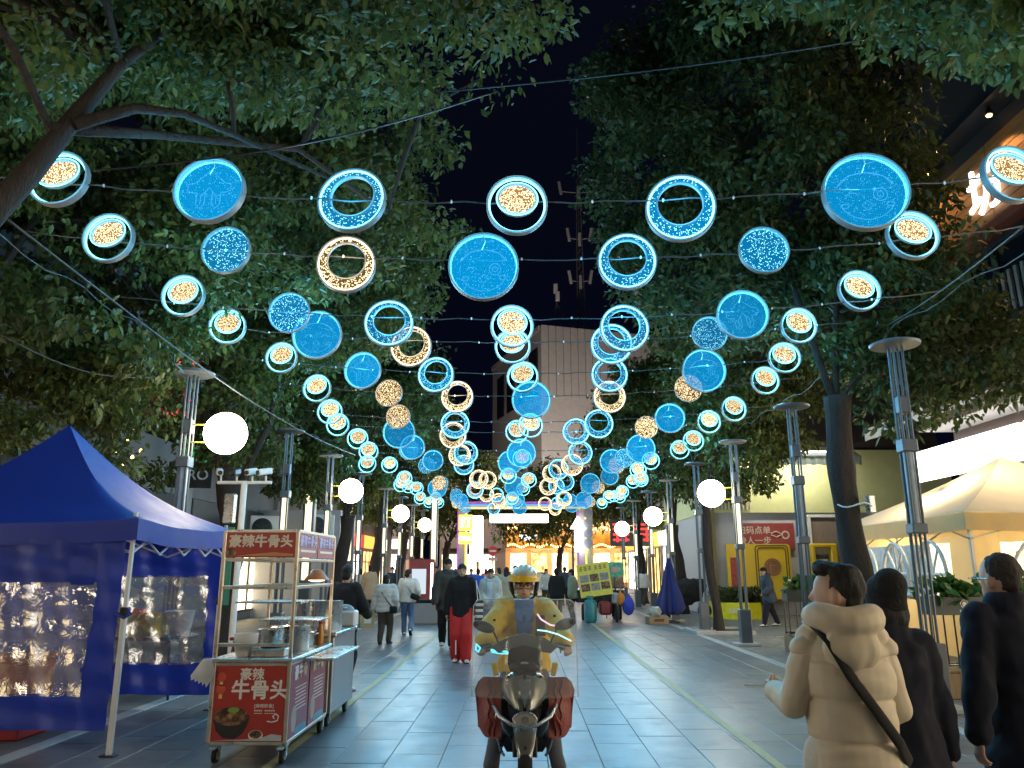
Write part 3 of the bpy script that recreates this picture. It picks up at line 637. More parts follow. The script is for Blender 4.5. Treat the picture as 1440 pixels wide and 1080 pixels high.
g1 = tree('street tree near the red kiosk beyond the food cart', (-5.6, 24, 0), [((-5.2, 24, 7.3), (3.0, 2.8, 2.9)), ((-6.5, 24, 4.9), (1.9, 1.9, 1.5)), ((-3.4, 24, 6.7), (1.4, 1.6, .9))], 120, 26000, .16, .55, 8, .2, 3.2)
def more(src, loc, rz, sc, label):
    c = copy_tree(src); c.location = loc; c.rotation_euler = (0, 0, rz); c.scale = (sc, sc, sc); c['label'] = label; return c
more(g1, (-5.7, 30.5, 0), .5, 1.0, 'street tree further along beside a lit shop column')
more(g1, (-5.9, 38, 0), -.4, 1.05, 'street tree standing before the call sign of the gate')
more(g1, (6.0, 29.5, 0), math.pi-.4, 1.0, 'street tree beside the yellow sided shop corner')
more(g1, (5.9, 38, 0), math.pi+.3, 1.0, 'street tree behind the parked snack tricycle')
far = tree('low spreading tree behind the gate lights', (2.5, 54, 0), [((2.5, 54, 6.2), (4.4, 3, 2.6)), ((.5, 54, 5.2), (2.5, 2, 1.6))], 120, 12000, .28, .9, 12, .2, 3.0, avoid=False, group='trees across the far road')
for i, (x, y, s_) in enumerate([(-5.5, 56, 1.15), (8.8, 55, 1.05), (-11, 50, 1.4), (13.5, 52, 1.4)]):
    more(far, (x, y, 0), i*1.3, s_, ['spreading tree beyond the gate beside no entry sign', 'spreading tree beyond the gate near red lit sign', 'tall far tree beyond the tent side shops', 'tall far tree beyond the cream tent side shops'][i])
pit = thing('tree_pit', 'dark green tree pit with raised stone rim around slim tree', 'tree pit', (5.15, 21.0, 0))
b = MB()
for x, y, dx, dy in ((0, -.72, 1.5, .1), (0, .72, 1.5, .1), (-.72, 0, .1, 1.34), (.72, 0, .1, 1.34)):
    k = MB(); k.bbox((x, y, .03), (dx, dy, .10), .01); k.obj('rim_stone', M_KERB, pit)
k = MB(); k.box((0, 0, .012), (1.34, 1.34, .03)); k.obj('soil', mat('green soil mesh', (.03, .06, .045), .8, 0, .4, 12, .6, 50), pit)

# ================================================================== buildings
M_CONC = mat('pale concrete', (.30, .285, .28), .75, 0, .12, 2, .1, 30)
M_DARKW = mat('dark window glass', (.012, .014, .018), .12, 0, .3, 2)
M_GREYW = mat('light grey wall', (.42, .43, .46), .7, 0, .08, 3, .08, 40)
M_YELW = mat('yellow green wall', (.60, .60, .30), .7, 0, .08, 3, .08, 40)
M_BROWN = mat('dark brown wall', (.07, .05, .042), .7, 0, .2, 3)
M_TIMBER = mat('orange timber cladding', (.42, .19, .06), .55, 0, .25, 3, .15, 30, rand=.2, stretch=(1, .4, 6))
M_SHOP = [glow('shop window warm', (1, .80, .48), 3.2, .75, 1.6), glow('shop window white', (1, .95, .86), 4.0, .75, 1.3), glow('shop window amber', (1, .55, .18), 2.4, .8, 1.8)]
M_SIGN = [glow('sign white', (1, .97, .92), 3.2), glow('sign orange', (1, .42, .08), 1.7), glow('sign red', (1, .06, .05), 1.5), glow('sign yellow', (1, .78, .10), 1.8), glow('sign green', (.05, .45, .16), .5), glow('sign purple', (.75, .25, .85), 1.0)]
M_FAIRY = glow('amber fairy bulb', (1, .60, .16), 9)
# shops along the tent side
lb = thing('shop_row', 'shop row with lit fronts behind the trees on the blue tent side', 'building', (-9.2, 0, 0))
b = MB(); b.box((-2, 27, 5.2), (4, 58, 10.4)); b.obj('wall', mat('dim grey plaster', (.20, .20, .21), .8, 0, .15, 2, .1, 20), lb)
r2 = random.Random(11)
for i in range(13):
    y = 3.0 + 4.0*i
    if i not in (3, 4, 5):
        w = MB(); w.box((.012, y, 1.45), (.02, 3.1, 2.3)); pane = w.obj('shop_window', M_SHOP[i % 3], lb)
        for dy in (-1.58, -.5, .5, 1.58): f = MB(); f.box((.04, y+dy, 1.45), (.06, .06, 2.42)); f.obj('window_bar', M_DARK, pane)
        for z in (.27, 2.0, 2.64): f = MB(); f.box((.043, y, z), (.05, 3.2, .06)); f.obj('window_bar', M_DARK, pane)
    s_ = MB(); s_.bbox((.10, y, 3.15), (.2, 3.5, .7), .02); s_.obj('sign_board', M_SIGN[[0, 1, 3, 0, 2, 1][i % 6]] if i > 6 else M_DARK, lb)
    c = MB(); c.box((.08, y+2, 5.2), (.16, .4, 10.4)); c.obj('pilaster', M_CONC, lb)
    for z in (5.6, 8.4):
        w = MB(); w.box((.012, y, z), (.02, 2.4, 1.5)); pane = w.obj('upper_window', M_DARKW, lb)
        for dy in (-1.2, 0, 1.2): f = MB(); f.box((.03, y+dy, z), (.05, .06, 1.5)); f.obj('window_bar', M_WHITEP, pane)
def board(name, label, cat, loc, size, mt, txt=None, tm=None, ts=.4, rz=0, group=None, frame=None, bold=.006):
    o = thing(name, label, cat, loc, rz, group); b_ = MB(); b_.bbox((0, 0, 0), (size[0], .08, size[1]), .01); b_.obj('panel', mt, o)
    if frame:
        f = MB()
        for x in (-1, 1): f.box((x*(size[0]/2+.02), 0, 0), (.04, .10, size[1]+.08))
        for z in (-1, 1): f.box((0, 0, z*(size[1]/2+.02)), (size[0]-.002, .10, .04))
        f.obj('frame', frame, o)
    if txt:
        for k, ln in enumerate(txt if isinstance(txt, list) else [txt]):
            n_ = len(txt) if isinstance(txt, list) else 1
            text(ln, ts, tm, o, (0, -.045, (n_-1)*ts*.6 - k*ts*1.2 - ts*.02), bold=bold)
    return o
p = at(268, 668, 18.5); board('shop_sign', 'dark shop sign with white letters below amber bulbs by forked tree', 'sign', p, (1.0, .62), M_DARK, 'NIRO', mat('white sign lettering', (.7, .7, .72)), .34, .25)
p = at(283, 628, 18.9); board('shop_sign', 'green sign with pale characters above the dark shop sign', 'sign', p, (1.0, .75), M_SIGN[4], '牛', mat('pale sign lettering', (.6, .7, .5)), .5, .2)
for i in range(6):
    q = at(246+i*9, 655 + (i % 2), 18.6); b = MB(); b.ell((0, 0, 0), (.045, .045, .055), 8, 6); o = b.obj('fairy_bulb', M_FAIRY, None, 180, q); tag(o, 'amber bulb in the row above the dark shop sign', 'bulb', 'amber bulbs above dark sign')
for i in range(15):
    q = at(182 + rnd.uniform(-4, 4) if i < 9 else 30+i*12, 485 + i*17 if i < 9 else 652 - (i % 3)*9, 13.5 if i < 9 else 15); b = MB(); b.ell((0, 0, 0), (.03, .03, .04), 8, 6); o = b.obj('fairy_bulb', M_FAIRY, None, 180, q); tag(o, 'amber fairy bulb hanging among the leaves behind blue tent', 'bulb', 'fairy bulbs in the tent side trees')
red = thing('red_sign', 'red lit sign half hidden by leaves above the lamp post', 'sign', at(232, 545, 19.5), .3)
b = MB(); b.bbox((0, 0, 0), (1.7, .1, 1.9), .02); b.obj('panel', mat('red panel', (.45, .04, .03), .5), red)
for k in range(4):
    b = MB(); b.bbox((0, -.09, -.65+.42*k), (1.4, .07, .2), .02); b.obj('light_bar', M_SIGN[2], red)
for i, (u, v, Y) in enumerate([(374, 743, 24), (449, 740, 26)]):
    ac = thing('air_conditioner', 'white outdoor air conditioner unit on shop wall, %s' % ('behind camera pole' if i == 0 else 'behind second lamp post'), 'air conditioner', at(u, v, Y), .35, 'air conditioners')
    b = MB(); b.bbox((0, 0, 0), (.95, .35, .75), .02); b.obj('housing', M_WHITEP, ac)
    b = MB(); b.lathe([(.30, 0), (.30, .02), (.26, .03), (.26, 0)], 24, (-.12, -.178, 0), Matrix.Rotation(R(90), 3, 'X')); b.obj('fan_grille', M_BLACK, ac)
    for k in range(3):
        b = MB(); b.box((-.12, -.215, 0), (.03, .02, .5), Matrix.Rotation(R(60*k), 3, 'Y')); b.obj('fan_blade', M_DARK, ac)
    b = MB(); b.box((0, .1, -.40), (1.0, .6, .04)); b.obj('bracket', M_DARK, ac)
b = MB(); b.box((0, 0, 0), (3.4, .3, 3.6)); tag(b.obj('side_wall', M_GREYW, None, None, at(420, 760, 27) * Vector((1, 1, 0)) + Vector((-.2, 0, 1.8)) if False else (-8.0, 27.3, 1.8)), 'pale grey wall end carrying the air conditioners', 'wall')

# near building on the cream tent side
rb = thing('timber_building', 'dark building with timber clad sign band and shuttered windows', 'building', (10.6, 0, -.25)); rb.scale = (1.27, 1.27, 1.27)  # building scaled up roughly about the camera, pushed back along the line of sight
b = MB(); b.box((3, 4.5, 8), (6, 20.4, 16)); b.obj('wall', M_BROWN, rb)
for k in range(9):
    for j in range(5):
        b = MB(); b.bbox((-.06, -3.6+4*j+1.98, 7.30+.175*k), (.08, 3.97, .166), .008); b.obj('timber_plank', M_TIMBER, rb)
for j in range(9):
    b = MB(); b.lathe([(.02, .12), (.07, .0), (.075, -.02), (.05, -.03)], 10, (-.30, -2.2+2*j, 9.05)); s_ = b.obj('downlight', M_DARK, rb)
    b = MB(); b.ell((-.30, -2.2+2*j, 9.01), (.05, .05, .03), 10, 6); b.obj('lamp', M_FAIRY, s_)
    l = bpy.data.lights.new('downlight', 'SPOT'); l.energy = 110; l.color = (1, .62, .28); l.spot_size = R(120); l.shadow_soft_size = .05
    lo = bpy.data.objects.new('downlight_light', l); COL.objects.link(lo); lo.parent = rb; lo.location = (-.42, -2.2+2*j, 8.95); lo.rotation_euler = (0, R(22), 0)
b = MB(); b.box((-.22, 4.5, 9.25), (.5, 20.4, .16)); b.obj('sign_canopy', M_DARK, rb)
b = MB(); b.box((-.16, 4.5, 7.13), (.36, 20.4, .14)); b.obj('ledge', mat('red ledge', (.20, .05, .03)), rb)
for z in (4.65, 6.1):
    for j in range(5):
        y = -3+3.6*j
        if y > 13: continue
        b = MB(); b.box((-.012, y+1.2, z+.15), (.02, 2.7, 1.25)); b.obj('window_pane', M_DARKW, rb)
        b = MB()
        for k in range(14): b.tube([(.0-.04, y+.0+.18*k, z-.42), (.0-.04, y+.0+.18*k+.02, z+.3)], .045, 6)
        b.obj('curtain', mat('pale curtain', (.30, .29, .27), .8, 0, .2, 6), rb)
        for dy in (-.16, 1.2, 2.56): b = MB(); b.box((-.07, y+dy, z+.15), (.08, .08, 1.32)); b.obj('window_bar', M_DARK, rb)
        for q in (.85, -.55): b = MB(); b.box((-.073, y+1.2, z+q), (.08 if q > 0 else .14, 2.8, .08)); b.obj('window_bar', M_DARK, rb)
b = MB(); b.box((-.35, 4.5, 4.12), (.7, 20.4, .2)); b.obj('fascia_ledge', mat('grey ledge', (.22, .21, .2), .6), rb)
for j in range(5):
    b = MB(); b.bbox((-.10, -3.5+4*j+1.98, 3.5), (.14, 3.85, .6), .02); b.obj('light_box', glow('bright fascia light', (1, .98, .95), 5.0), rb)
    b = MB(); b.box((-.012, -3.5+4*j+1.98, 1.45), (.03, 3.5, 2.6)); b.obj('shop_window', M_SHOP[0], rb)
    for dy in (.25, 1.98, 3.72): b = MB(); b.box((-.06, -3.5+4*j+dy, 1.45), (.08, .08, 2.7)); b.obj('window_mullion', M_DARK, rb)
for y, ch in ((12.45, '坊'),): text(ch, 1.0, glow('bulb lettering', (1, .97, .9), 2.2), rb, (-.16, y, 7.92), (R(90), 0, R(-90)), .03)
aw = thing('awning', 'beige sloping awning above the white lit fascia', 'awning', (0, 0, 0))  # awning numbers scaled up about the camera the same way as the building
b = MB(); b.grid(lambda a, c: Vector((10.2 - 1.9*a, 8 + 10.4*c, 5.55 - .7*a - .03*math.sin(a*3.1) + .015*math.sin(c*60))), 8, 40); b.obj('canvas', mat('beige canvas', (.42, .33, .24), .8, 0, .12, 4, trans=.3), aw, 180)
b = MB(); b.grid(lambda a, c: Vector((8.3 + .012*math.sin(c*90), 8+10.4*c, 4.85 - .28*a + .02*abs(math.sin(c*40))*a)), 2, 80); b.obj('valance', mat('pale valance', (.50, .47, .42), .8, trans=.3), aw, 180)
for k in range(5):
    b = MB(); b.tube([(10.2, 8.1+2.5*k, 5.2), (8.35, 8.1+2.5*k, 4.82)], .02, 6); b.obj('arm', M_DARK, aw)
# yellow sided shop facing the street end
yb = thing('corner_shop', 'grey and yellow green corner shop with slatted screen and red menu sign', 'building', (0, 28.6, 0))
b = MB(); b.box((11.3, 4, 1.8), (9, 8, 3.6)); b.obj('lower_wall', M_GREYW, yb)
b = MB(); b.box((11.3, 3.9, 4.75), (9.1, 8.1, 2.3)); b.obj('upper_wall', M_YELW, yb)
b = MB(); b.box((11.3, 4.2, 8.9), (9, 7.6, 6)); b.obj('top_wall', M_BROWN, yb)
for k in range(12):
    b = MB(); b.box((6.95+.13*k, -.24, 4.7), (.05, .08, 2.0)); b.obj('slat', mat('pale slat', (.6, .58, .42), .6), yb)
b = MB(); b.box((6.65, -.2, 2.3), (.16, .3, 4.6)); b.obj('corner_post', M_GREYW, yb)
b = MB(); b.box((7.0, -.12, 2.3), (.12, .2, 4.4)); b.obj('corner_post', mat('olive post', (.2, .17, .08)), yb)
b = MB(); b.bbox((8.95, -.06, 2.75), (2.0, .08, .95), .01); sg = b.obj('menu_sign', mat('red menu print', (.30, .05, .05), .5), yb)
for ln, z in (('扫码点单', 2.95), ('快人一步', 2.58)): text(ln, .30, mat('cream print', (.62, .52, .42)), sg, (8.5, -.105, z), bold=.004)
b = MB(); b.lathe([(.10, 0), (.15, 0), (.15, .01), (.10, .01)], 20, (9.62, -.10, 2.8), Matrix.Rotation(R(90), 3, 'X'), closed=True); b.tube([(9.1, -.105, 2.85), (9.3, -.105, 2.93), (9.5, -.105, 2.82), (9.3, -.105, 2.72), (9.1, -.105, 2.8)], .025, 5); b.obj('print_emblem', mat('cream print', (.62, .52, .42)), sg)
b = MB(); b.box((11.1, -.05, 2.3), (1.1, .12, 2.2)); b.obj('doorway', mat('taupe curtain', (.22, .17, .14), .8, 0, .3, 8, stretch=(4, 1, .3)), yb)
for x in (10.5, 11.7): b = MB(); b.box((x, -.08, 2.3), (.1, .2, 2.3)); b.obj('door_jamb', M_WHITEP, yb)
b = MB(); b.box((11.1, -.085, 3.48), (1.3, .2, .1)); b.obj('door_head', M_WHITEP, yb)
b = MB(); b.grid(lambda a, c: Vector((8.5 + 3.6*a, -.3 - 1.1*c, 6.0 - .5*c)), 20, 4); b.grid(lambda a, c: Vector((8.5 + 3.6*a, -1.4 + .03*math.sin(a*70), 5.5 - .28*c - .05*c*abs(math.sin(a*33)))), 80, 2); b.obj('awning', mat('grey blue canvas', (.36, .42, .44), .8, trans=.25), yb, 180)
l = bpy.data.lights.new('added_wall_light', 'AREA'); l.energy = 85; l.color = (1, .96, .78); l.size = 3.2; l.size_y = .1; l.shape = 'RECTANGLE'  # light added under the awning to brighten the upper wall
lo = bpy.data.objects.new('added_wall_light', l); COL.objects.link(lo); lo.parent = yb; lo.location = (9.6, -1.25, 5.55); lo.rotation_euler = (R(42), 0, 0)
b = MB(); b.box((9.6, -1.28, 5.66), (3.2, .12, .06)); b.obj('added_light_strip', M_SIGN[0], yb)  # glowing strip that goes with the added wall light
rr = thing('shop_row', 'low row of bright shop fronts beyond the corner shop', 'building', (7.6, 0, 0))
b = MB(); b.box((2, 47, 3.2), (4, 18, 6.4)); b.obj('wall', M_GREYW, rr)
for i in range(4):
    y = 40.2 + 4.4*i; w = MB(); w.box((-.012, y, 1.5), (.02, 3.4, 2.4)); pane = w.obj('shop_window', M_SHOP[(i+1) % 3], rr)
    for dy in (-1.7, -.6, .6, 1.7): f = MB(); f.box((-.05, y+dy, 1.5), (.07, .07, 2.5)); f.obj('window_bar', M_DARK, pane)
    s_ = MB(); s_.bbox((-.12, y, 3.2), (.2, 3.8, .7), .02); s_.obj('sign_board', M_SIGN[[0, 3, 0, 1][i]], rr)
# pale blocks beyond the trees
gb = thing('panel_building', 'pale building with vertical cladding panels and rooftop aerials', 'building', (2.1, 76, 0), R(18))
b = MB(); b.box((7, 9, 13), (13.9, 17.9, 26)); b.obj('wall', M_CONC, gb)
for k in range(17):
    b = MB(); b.bbox((.42+.82*k, -.1, 22.4), (.78, .18, 7.6), .04); b.obj('cladding_panel', M_CONC, gb)
b = MB(); b.box((-.1, 9, 25.9), (.16, 17.9, .5)); b.obj('parapet', M_CONC, gb)
for k in range(5):
    for z in (10,):
        b = MB(); b.box((1.6+2.6*k, -.02, z), (1.7, .12, 1.5)); b.obj('window', M_DARKW, gb)
for k in range(4):
    b = MB(); b.box((-.05, 2.2+4*k, 21.5), (.14, 2.6, 5.0)); b.obj('window', M_DARKW, gb)
wg = thing('office_wing', 'pale lower office wing with small dark window beside panel building', 'building', (17.2, 82, 0), R(8))
b = MB(); b.box((0, 4, 13.2), (5.2, 8, 26.4)); b.obj('wall', M_CONC, wg)
for z in (24.4, 20, 16): b = MB(); b.box((-.4, -.02, z), (1.8, .12, 1.5)); b.obj('window', M_DARKW, wg)
tb = thing('slab_tower', 'pale narrow tower edge rising behind the tent side trees', 'building', (-14, 78, 0))
b = MB(); b.box((0, 5, 18), (3.2, 10, 36)); b.obj('wall', M_CONC, tb)
for k in range(9): b = MB(); b.box((0, -.02, 4+3.4*k), (1.7, .12, 1.4)); b.obj('window', M_DARKW, tb)
M_MAST = mat('grey mast steel', (.22, .20, .20), .5, .5)
ms_ = thing('telecom_mast', 'tall lattice telecom mast with panel aerials above panel building', 'mast', (7.0, 84, 25.8))
b = MB(); n_ = 22; Ht = 28
for s1, s2 in ((-1, -1), (1, -1), (0, 1)): b.tube([(s1*.5, s2*.4, 0), (s1*.18, s2*.15, Ht*.75), (0, 0, Ht*.77)], .07, 5)
for k in range(n_):
    z = Ht*.75*k/n_; w_ = .5 - .32*k/n_; b.tube([(-w_, -w_*.8, z), (w_, -w_*.8, z+Ht*.75/n_)], .035, 4); b.tube([(w_, -w_*.8, z), (0, w_*.8, z+Ht*.75/n_)], .035, 4)
b.obj('lattice', M_MAST, ms_)
b = MB(); b.tube([(0, 0, Ht*.76), (0, 0, Ht)], .05, 5); b.obj('spike', M_MAST, ms_)
for z, w_ in ((13.5, 1.3), (19.5, 2.2), (8.2, 1.2)):
    for k, dx in enumerate((-1, 0, 1)):
        b = MB(); b.tube([(0, 0, z), (dx*w_, -.4, z)], .05, 4); b.bbox((dx*w_, -.5, z+(.4 if k != 1 else -.2)), (.34, .22, 1.7), .05, Matrix.Rotation(R(dx*9), 3, 'Y')); b.obj('aerial', mat('pale aerial panel', (.5, .48, .46)), ms_)
for u, top in ((783, 398), (897, 408)):
    a0 = at(u, 442, 80); o = thing('rooftop_aerial', 'small rooftop aerial on tripod at panel building %s' % ('corner' if u < 800 else 'end'), 'aerial', a0)
    hh = at(u, top, 80).z - a0.z; b = MB(); b.tube([(0, 0, 0), (0, 0, hh)], .06, 5); b.obj('pole', M_MAST, o)
    for k in range(3): b = MB(); b.tube([(.9*math.cos(k*2.1), .9*math.sin(k*2.1), -.4), (0, 0, hh*.35)], .05, 4); b.obj('leg', M_MAST, o)
    for k, z in enumerate((.55, .8)): b = MB(); b.bbox((.1-.2*k, -.2, hh*z), (.45, .3, 1.1), .05); b.obj('panel', mat('pale aerial panel', (.5, .48, .46)), o)
# lamps added on the far road, hidden by trees, to light the pale building
for i, x in enumerate((-9, 4, 16)):
    o = thing('added_road_lamp', 'added hidden road lamp beyond the gate, %s' % ('behind call sign', 'behind the arrow sign', 'behind the corner shop')[i], 'added street lamp', (x, 60, 0), 0, 'added far road lamps')
    b = MB(); b.tube([(0, 0, 0), (0, 0, 8.5), (0, .3, 9), (0, 1.2, 9.2)], [.1, .07, .06, .05], 8); b.obj('pole', M_POST, o, 60)
    b = MB(); b.bbox((0, 1.5, 9.2), (.3, .8, .12), .03); b.obj('head', M_POST, o)
    b = MB(); b.box((0, 1.5, 9.13), (.22, .6, .02)); b.obj('lens', M_WHITEBULB, o)
    l = bpy.data.lights.new('added_road_light', 'POINT'); l.energy = 7500; l.color = (1, .86, .74); l.shadow_soft_size = .3
    lo = bpy.data.objects.new('added_road_light', l); COL.objects.link(lo); lo.parent = o; lo.location = (0, 1.5, 9.0)
# amber shop across the far road
ob = thing('amber_shop', 'amber lit shop with strings of bulbs across the far road', 'building', (4.4, 70, 0))
b = MB(); b.box((0, 3, 3), (11.5, 6, 6)); b.obj('wall', mat('amber plaster', (.55, .30, .12), .7), ob)
for k in range(6):
    b = MB(); b.box((-4.6+1.85*k, -.06, 1.7), (1.4, .1, 2.5)); b.obj('shop_window', M_SHOP[2 if k % 2 else 0], ob)
b = MB(); b.bbox((0, -.35, 4.2), (11.2, .5, .9), .04); b.obj('fascia', glow('amber fascia', (1, .36, .05), .9, .5, 1.2), ob)
for x, s_ in ((-3.7, .9), (1.2, .7), (4.6, .8)):
    b = MB(); b.ell((x, -.7, 4.4), (.9*s_, .1, .45*s_), 12, 8); b.obj('lit_logo', M_SIGN[0], ob, 180)
for z in (5.1, 3.6):
    for k in range(56):
        b = MB() if k == 0 else b; b.ell((-5.5+.2*k, -.72, z + .12*math.sin(k*.8)), (.07, .07, .09), 6, 4)
    tag(b.obj('bulb_string', M_FAIRY, ob), kind='stuff')
for i, (x, w_, h_, mt) in enumerate([(-14, 9, 5, 1), (-4.2, 5.6, 4.2, 0), (15, 9, 5, 1), (26, 10, 5, 0), (-26, 12, 5, 0)]):
    o = thing('far_shop', ['white lit far shop beyond the tent side trees', 'dim far shop with bamboo eaves behind no entry sign', 'white lit far shop beyond the snack tricycle', 'far corner shop beyond cream tent side', 'far shop row end beyond tent side'][i], 'building', (x, 68, 0))
    b = MB(); b.box((0, 4, 4.5), (w_, 8, 9)); b.obj('wall', M_BROWN, o)
    for k in range(int(w_/1.6)):
        b = MB(); b.box((-w_/2+.9+1.6*k, -.05, 1.6), (1.35, .1, 2.4)); b.obj('shop_window', M_SHOP[mt], o)
    b = MB(); b.bbox((0, -.25, 3.7), (w_-.4, .4, .8), .04); b.obj('fascia', M_SIGN[0 if i != 1 else 1] if i != 1 else M_BROWN, o)
# ================================================================== gate at the street end
gt = thing('street_gate', 'neon edged gateway with white light bar, arrow and call signs', 'gate', (0, 44, 0))
M_PURP = glow('purple neon', (.55, .14, .66), .8); M_PALE = mat('gate cladding', (.45, .40, .46), .5); M_BRT = glow('gate white light', (1, .98, .95), 7)
xl, xr = at(650, 760, 44).x, at(818, 760, 44).x; zt = at(730, 716, 44).z
for x in (xl, xr):
    b = MB(); b.bbox((x, 0, zt/2), (.55, .5, zt), .04); pl = b.obj('pillar', M_PALE, gt)
    for dx, mt in ((-.22, M_PURP), (.22, M_SIGN[3])): b = MB(); b.tube([(x+dx, -.28, .3), (x+dx, -.28, zt-.2)], .04, 6); b.obj('neon_tube', mt, pl)
b = MB(); b.bbox(((xl+xr)/2, 0, zt+.22), (xr-xl+.56, .5, .42), .04); bm_ = b.obj('beam', M_PALE, gt)
for z, mt in ((.36, M_PURP), (.2, glow('blue neon', (.1, .25, .9), 1.8)), (.06, M_SIGN[3])): b = MB(); b.tube([(xl-.2, -.29, zt+z), (xr+.2, -.29, zt+z)], .05, 6); b.obj('neon_tube', mt, bm_)
p, q = at(689, 735, 43.7), at(771, 723, 43.7); b = MB(); b.bbox(((p.x+q.x)/2, -.3, (p.z+q.z)/2), (q.x-p.x, .14, q.z-p.z), .03); b.obj('light_bar', M_BRT, gt)
aw_ = [(-.33, 0), (.33, 0), (0, .75)]; p = at(812, 790, 43.5); s_ = 44/1080
b = MB(); b.ext([(-.17, 0), (.34, 0), (.34, .32), (.17, .32), (.17, 1.25), (.42, 1.25), (0, 1.95), (-.42, 1.25), (-.17, 1.25)], frontT((at(813, 776, 43.5).x, -.5, at(813, 776, 43.5).z)), .12); b.obj('arrow_sign', M_BRT, gt)
p = at(670, 757, 43.5); b = MB(); b.bbox((p.x, -.42, p.z), (.72, .16, 2.5), .08); b.obj('lit_column', M_BRT, gt)
for v, tx, sz in ((735, '打', 1.0), (757, 'CALL', .5)):
    p = at(655, v, 43.2); b = MB(); b.bbox((p.x, -.8, p.z), (.78, .14, .86 if v < 750 else .62), .03); sg = b.obj('call_sign', M_SIGN[3], gt); text(tx, sz*.62, M_BRT, sg, (p.x, -.88, p.z-.02), bold=.012)
for k in range(4):
    p = at(827, 722 + 14*k, 43.6); b = MB(); b.lathe([(.02, .06), (.27, .04), (.27, -.04), (.02, -.06)], 18, (p.x, -.4, p.z), Matrix.Rotation(R(90), 3, 'X')); b.obj('round_plate', mat('grey round plate', (.3, .3, .36), .4), gt)
cl = MB(); p = at(830, 760, 43.8); cl.tube([(p.x-.05, -.2, 0), (p.x-.05, -.2, 5.2)], .2, 12); cl.obj('side_column', mat('yellowish column', (.5, .48, .3), .5), gt, 40)
ne = thing('no_entry_sign', 'round red no entry sign with white bar and plate below', 'road sign', (at(693, 780, 38).x, 38, 0))
b = MB(); b.tube([(0, 0, 0), (0, 0, 5)], .03, 8); b.obj('pole', M_POST, ne)
z = at(693, 775, 38).z; b = MB(); b.lathe([(.24, -.012), (.24, .012)], 28, (0, -.05, z), Matrix.Rotation(R(90), 3, 'X')); b.obj('plate', mat('red sign plate', (.6, .03, .03), .4), ne)
b = MB(); b.box((0, -.068, z), (.32, .01, .075)); b.obj('bar', M_WHITEP, ne)
b = MB(); b.box((0, -.05, z-.38), (.42, .02, .15)); pp = b.obj('lower_plate', mat('pink plate', (.6, .3, .3)), ne); b = MB(); b.box((0, -.063, z-.38), (.3, .004, .04)); b.obj('print', M_WHITEP, pp)

# ------------------------------------------------------------------ parked white car beyond the gate
car = thing('parked_car', 'white saloon car parked beyond the scooter rider by amber shop', 'car', (at(747, 832, 46).x, 46, 0), R(-68)); 
M_CARW = mat('white car paint', (.75, .74, .74), .25, 0, .04, 3, coat=.6)
prof = [(-2.25, .35), (-2.3, .62), (-2.2, .88), (-1.7, .96), (-1.0, 1.36), (-.2, 1.46), (.6, 1.36), (1.25, .98), (2.0, .82), (2.25, .62), (2.25, .32)]
rings = []
for y, s_ in ((-.88, .93), (-.80, .985), (-.4, 1), (0, 1.0), (.4, 1), (.80, .985), (.88, .93)):
    rings.append([Vector((x*s_, y*(1 - .16*max(0, (z-.95))/.5), .32 + (z-.32)*(.94 if abs(y) > .7 else 1))) for x, z in prof])
b = MB(); b.loft(rings, True); b.obj('body', M_CARW, car, 50)
b = MB(); b.loft([[Vector((x*.9-.02, y*.86, z)) for x, z in ((-1.55, 1.0), (-.95, 1.335), (-.2, 1.43), (.55, 1.335), (1.1, 1.0))] for y in (-.93, -.5, .5, .93)], True); b.obj('windows', M_DARKW, car, 40)
for x in (-1.4, 1.4):
    for y in (-.8, .8):
        wh = MB(); wh.lathe([(.2, -.1), (.31, -.1), (.33, -.06), (.33, .06), (.31, .1), (.2, .1)], 22, (x, y, .33), Matrix.Rotation(R(90), 3, 'X')); w0 = wh.obj('wheel', M_RUBBER, car, 40)
        wh = MB(); wh.lathe([(.02, -.11), (.2, -.11), (.2, .11), (.02, .11)], 16, (x, y, .33), Matrix.Rotation(R(90), 3, 'X')); wh.obj('rim', M_STEEL, w0, 40)
for y in (-.66, .66):
    b = MB(); b.bbox((-2.24, y, .8), (.08, .36, .14), .02); b.obj('tail_light', mat('red lens', (.5, .03, .03), .2), car)
    b = MB(); b.bbox((2.12, y, .72), (.1, .36, .12), .02); b.obj('headlight', M_STEEL, car)
b = MB(); b.box((-2.3, 0, .62), (.02, .44, .12)); b.obj('number_plate', mat('blue plate', (.05, .12, .4)), car)

# ================================================================== blue tent
M_BLUE = mat('royal blue tent cloth', (.016, .044, .36), .5, 0, .14, 5, .1, 30, trans=.22)
M_FILM = glass('crumpled clear film', (.74, .71, .66), .5, .10, .7, 6, .7)
tx0, tx1, ty0, ty1 = -6.35, -3.62, 7.28, 9.55
tent = thing('blue_tent', 'blue pop-up market tent with clear film windows and white legs', 'tent', (0, 0, 0)); ez = 2.06
cx, cy = (tx0+tx1)/2, (ty0+ty1)/2; pk = Vector((at(98, 600, cy).x, cy, at(98, 598, cy).z))
def roof(a, c):                      # a round the eave 0..1, c from peak to eave
    k = a*4; i = int(k) % 4; t = k - int(k); C4 = [Vector((tx0-.05, ty0-.05, ez)), Vector((tx1+.05, ty0-.05, ez)), Vector((tx1+.05, ty1+.05, ez)), Vector((tx0-.05, ty1+.05, ez))]
    e = C4[i].lerp(C4[(i+1) % 4], t); p = pk.lerp(e, c); sag = math.sin(math.pi*min(1, c*1.02))*.17 + .05*math.sin(math.pi*t)*c
    p.z -= sag; p.z += .004*math.sin(t*13+i)*c*c; return p
b = MB(); b.grid(roof, 64, 14); b.obj('roof', M_BLUE, tent, 60)
def i_(a): return int(a*4)
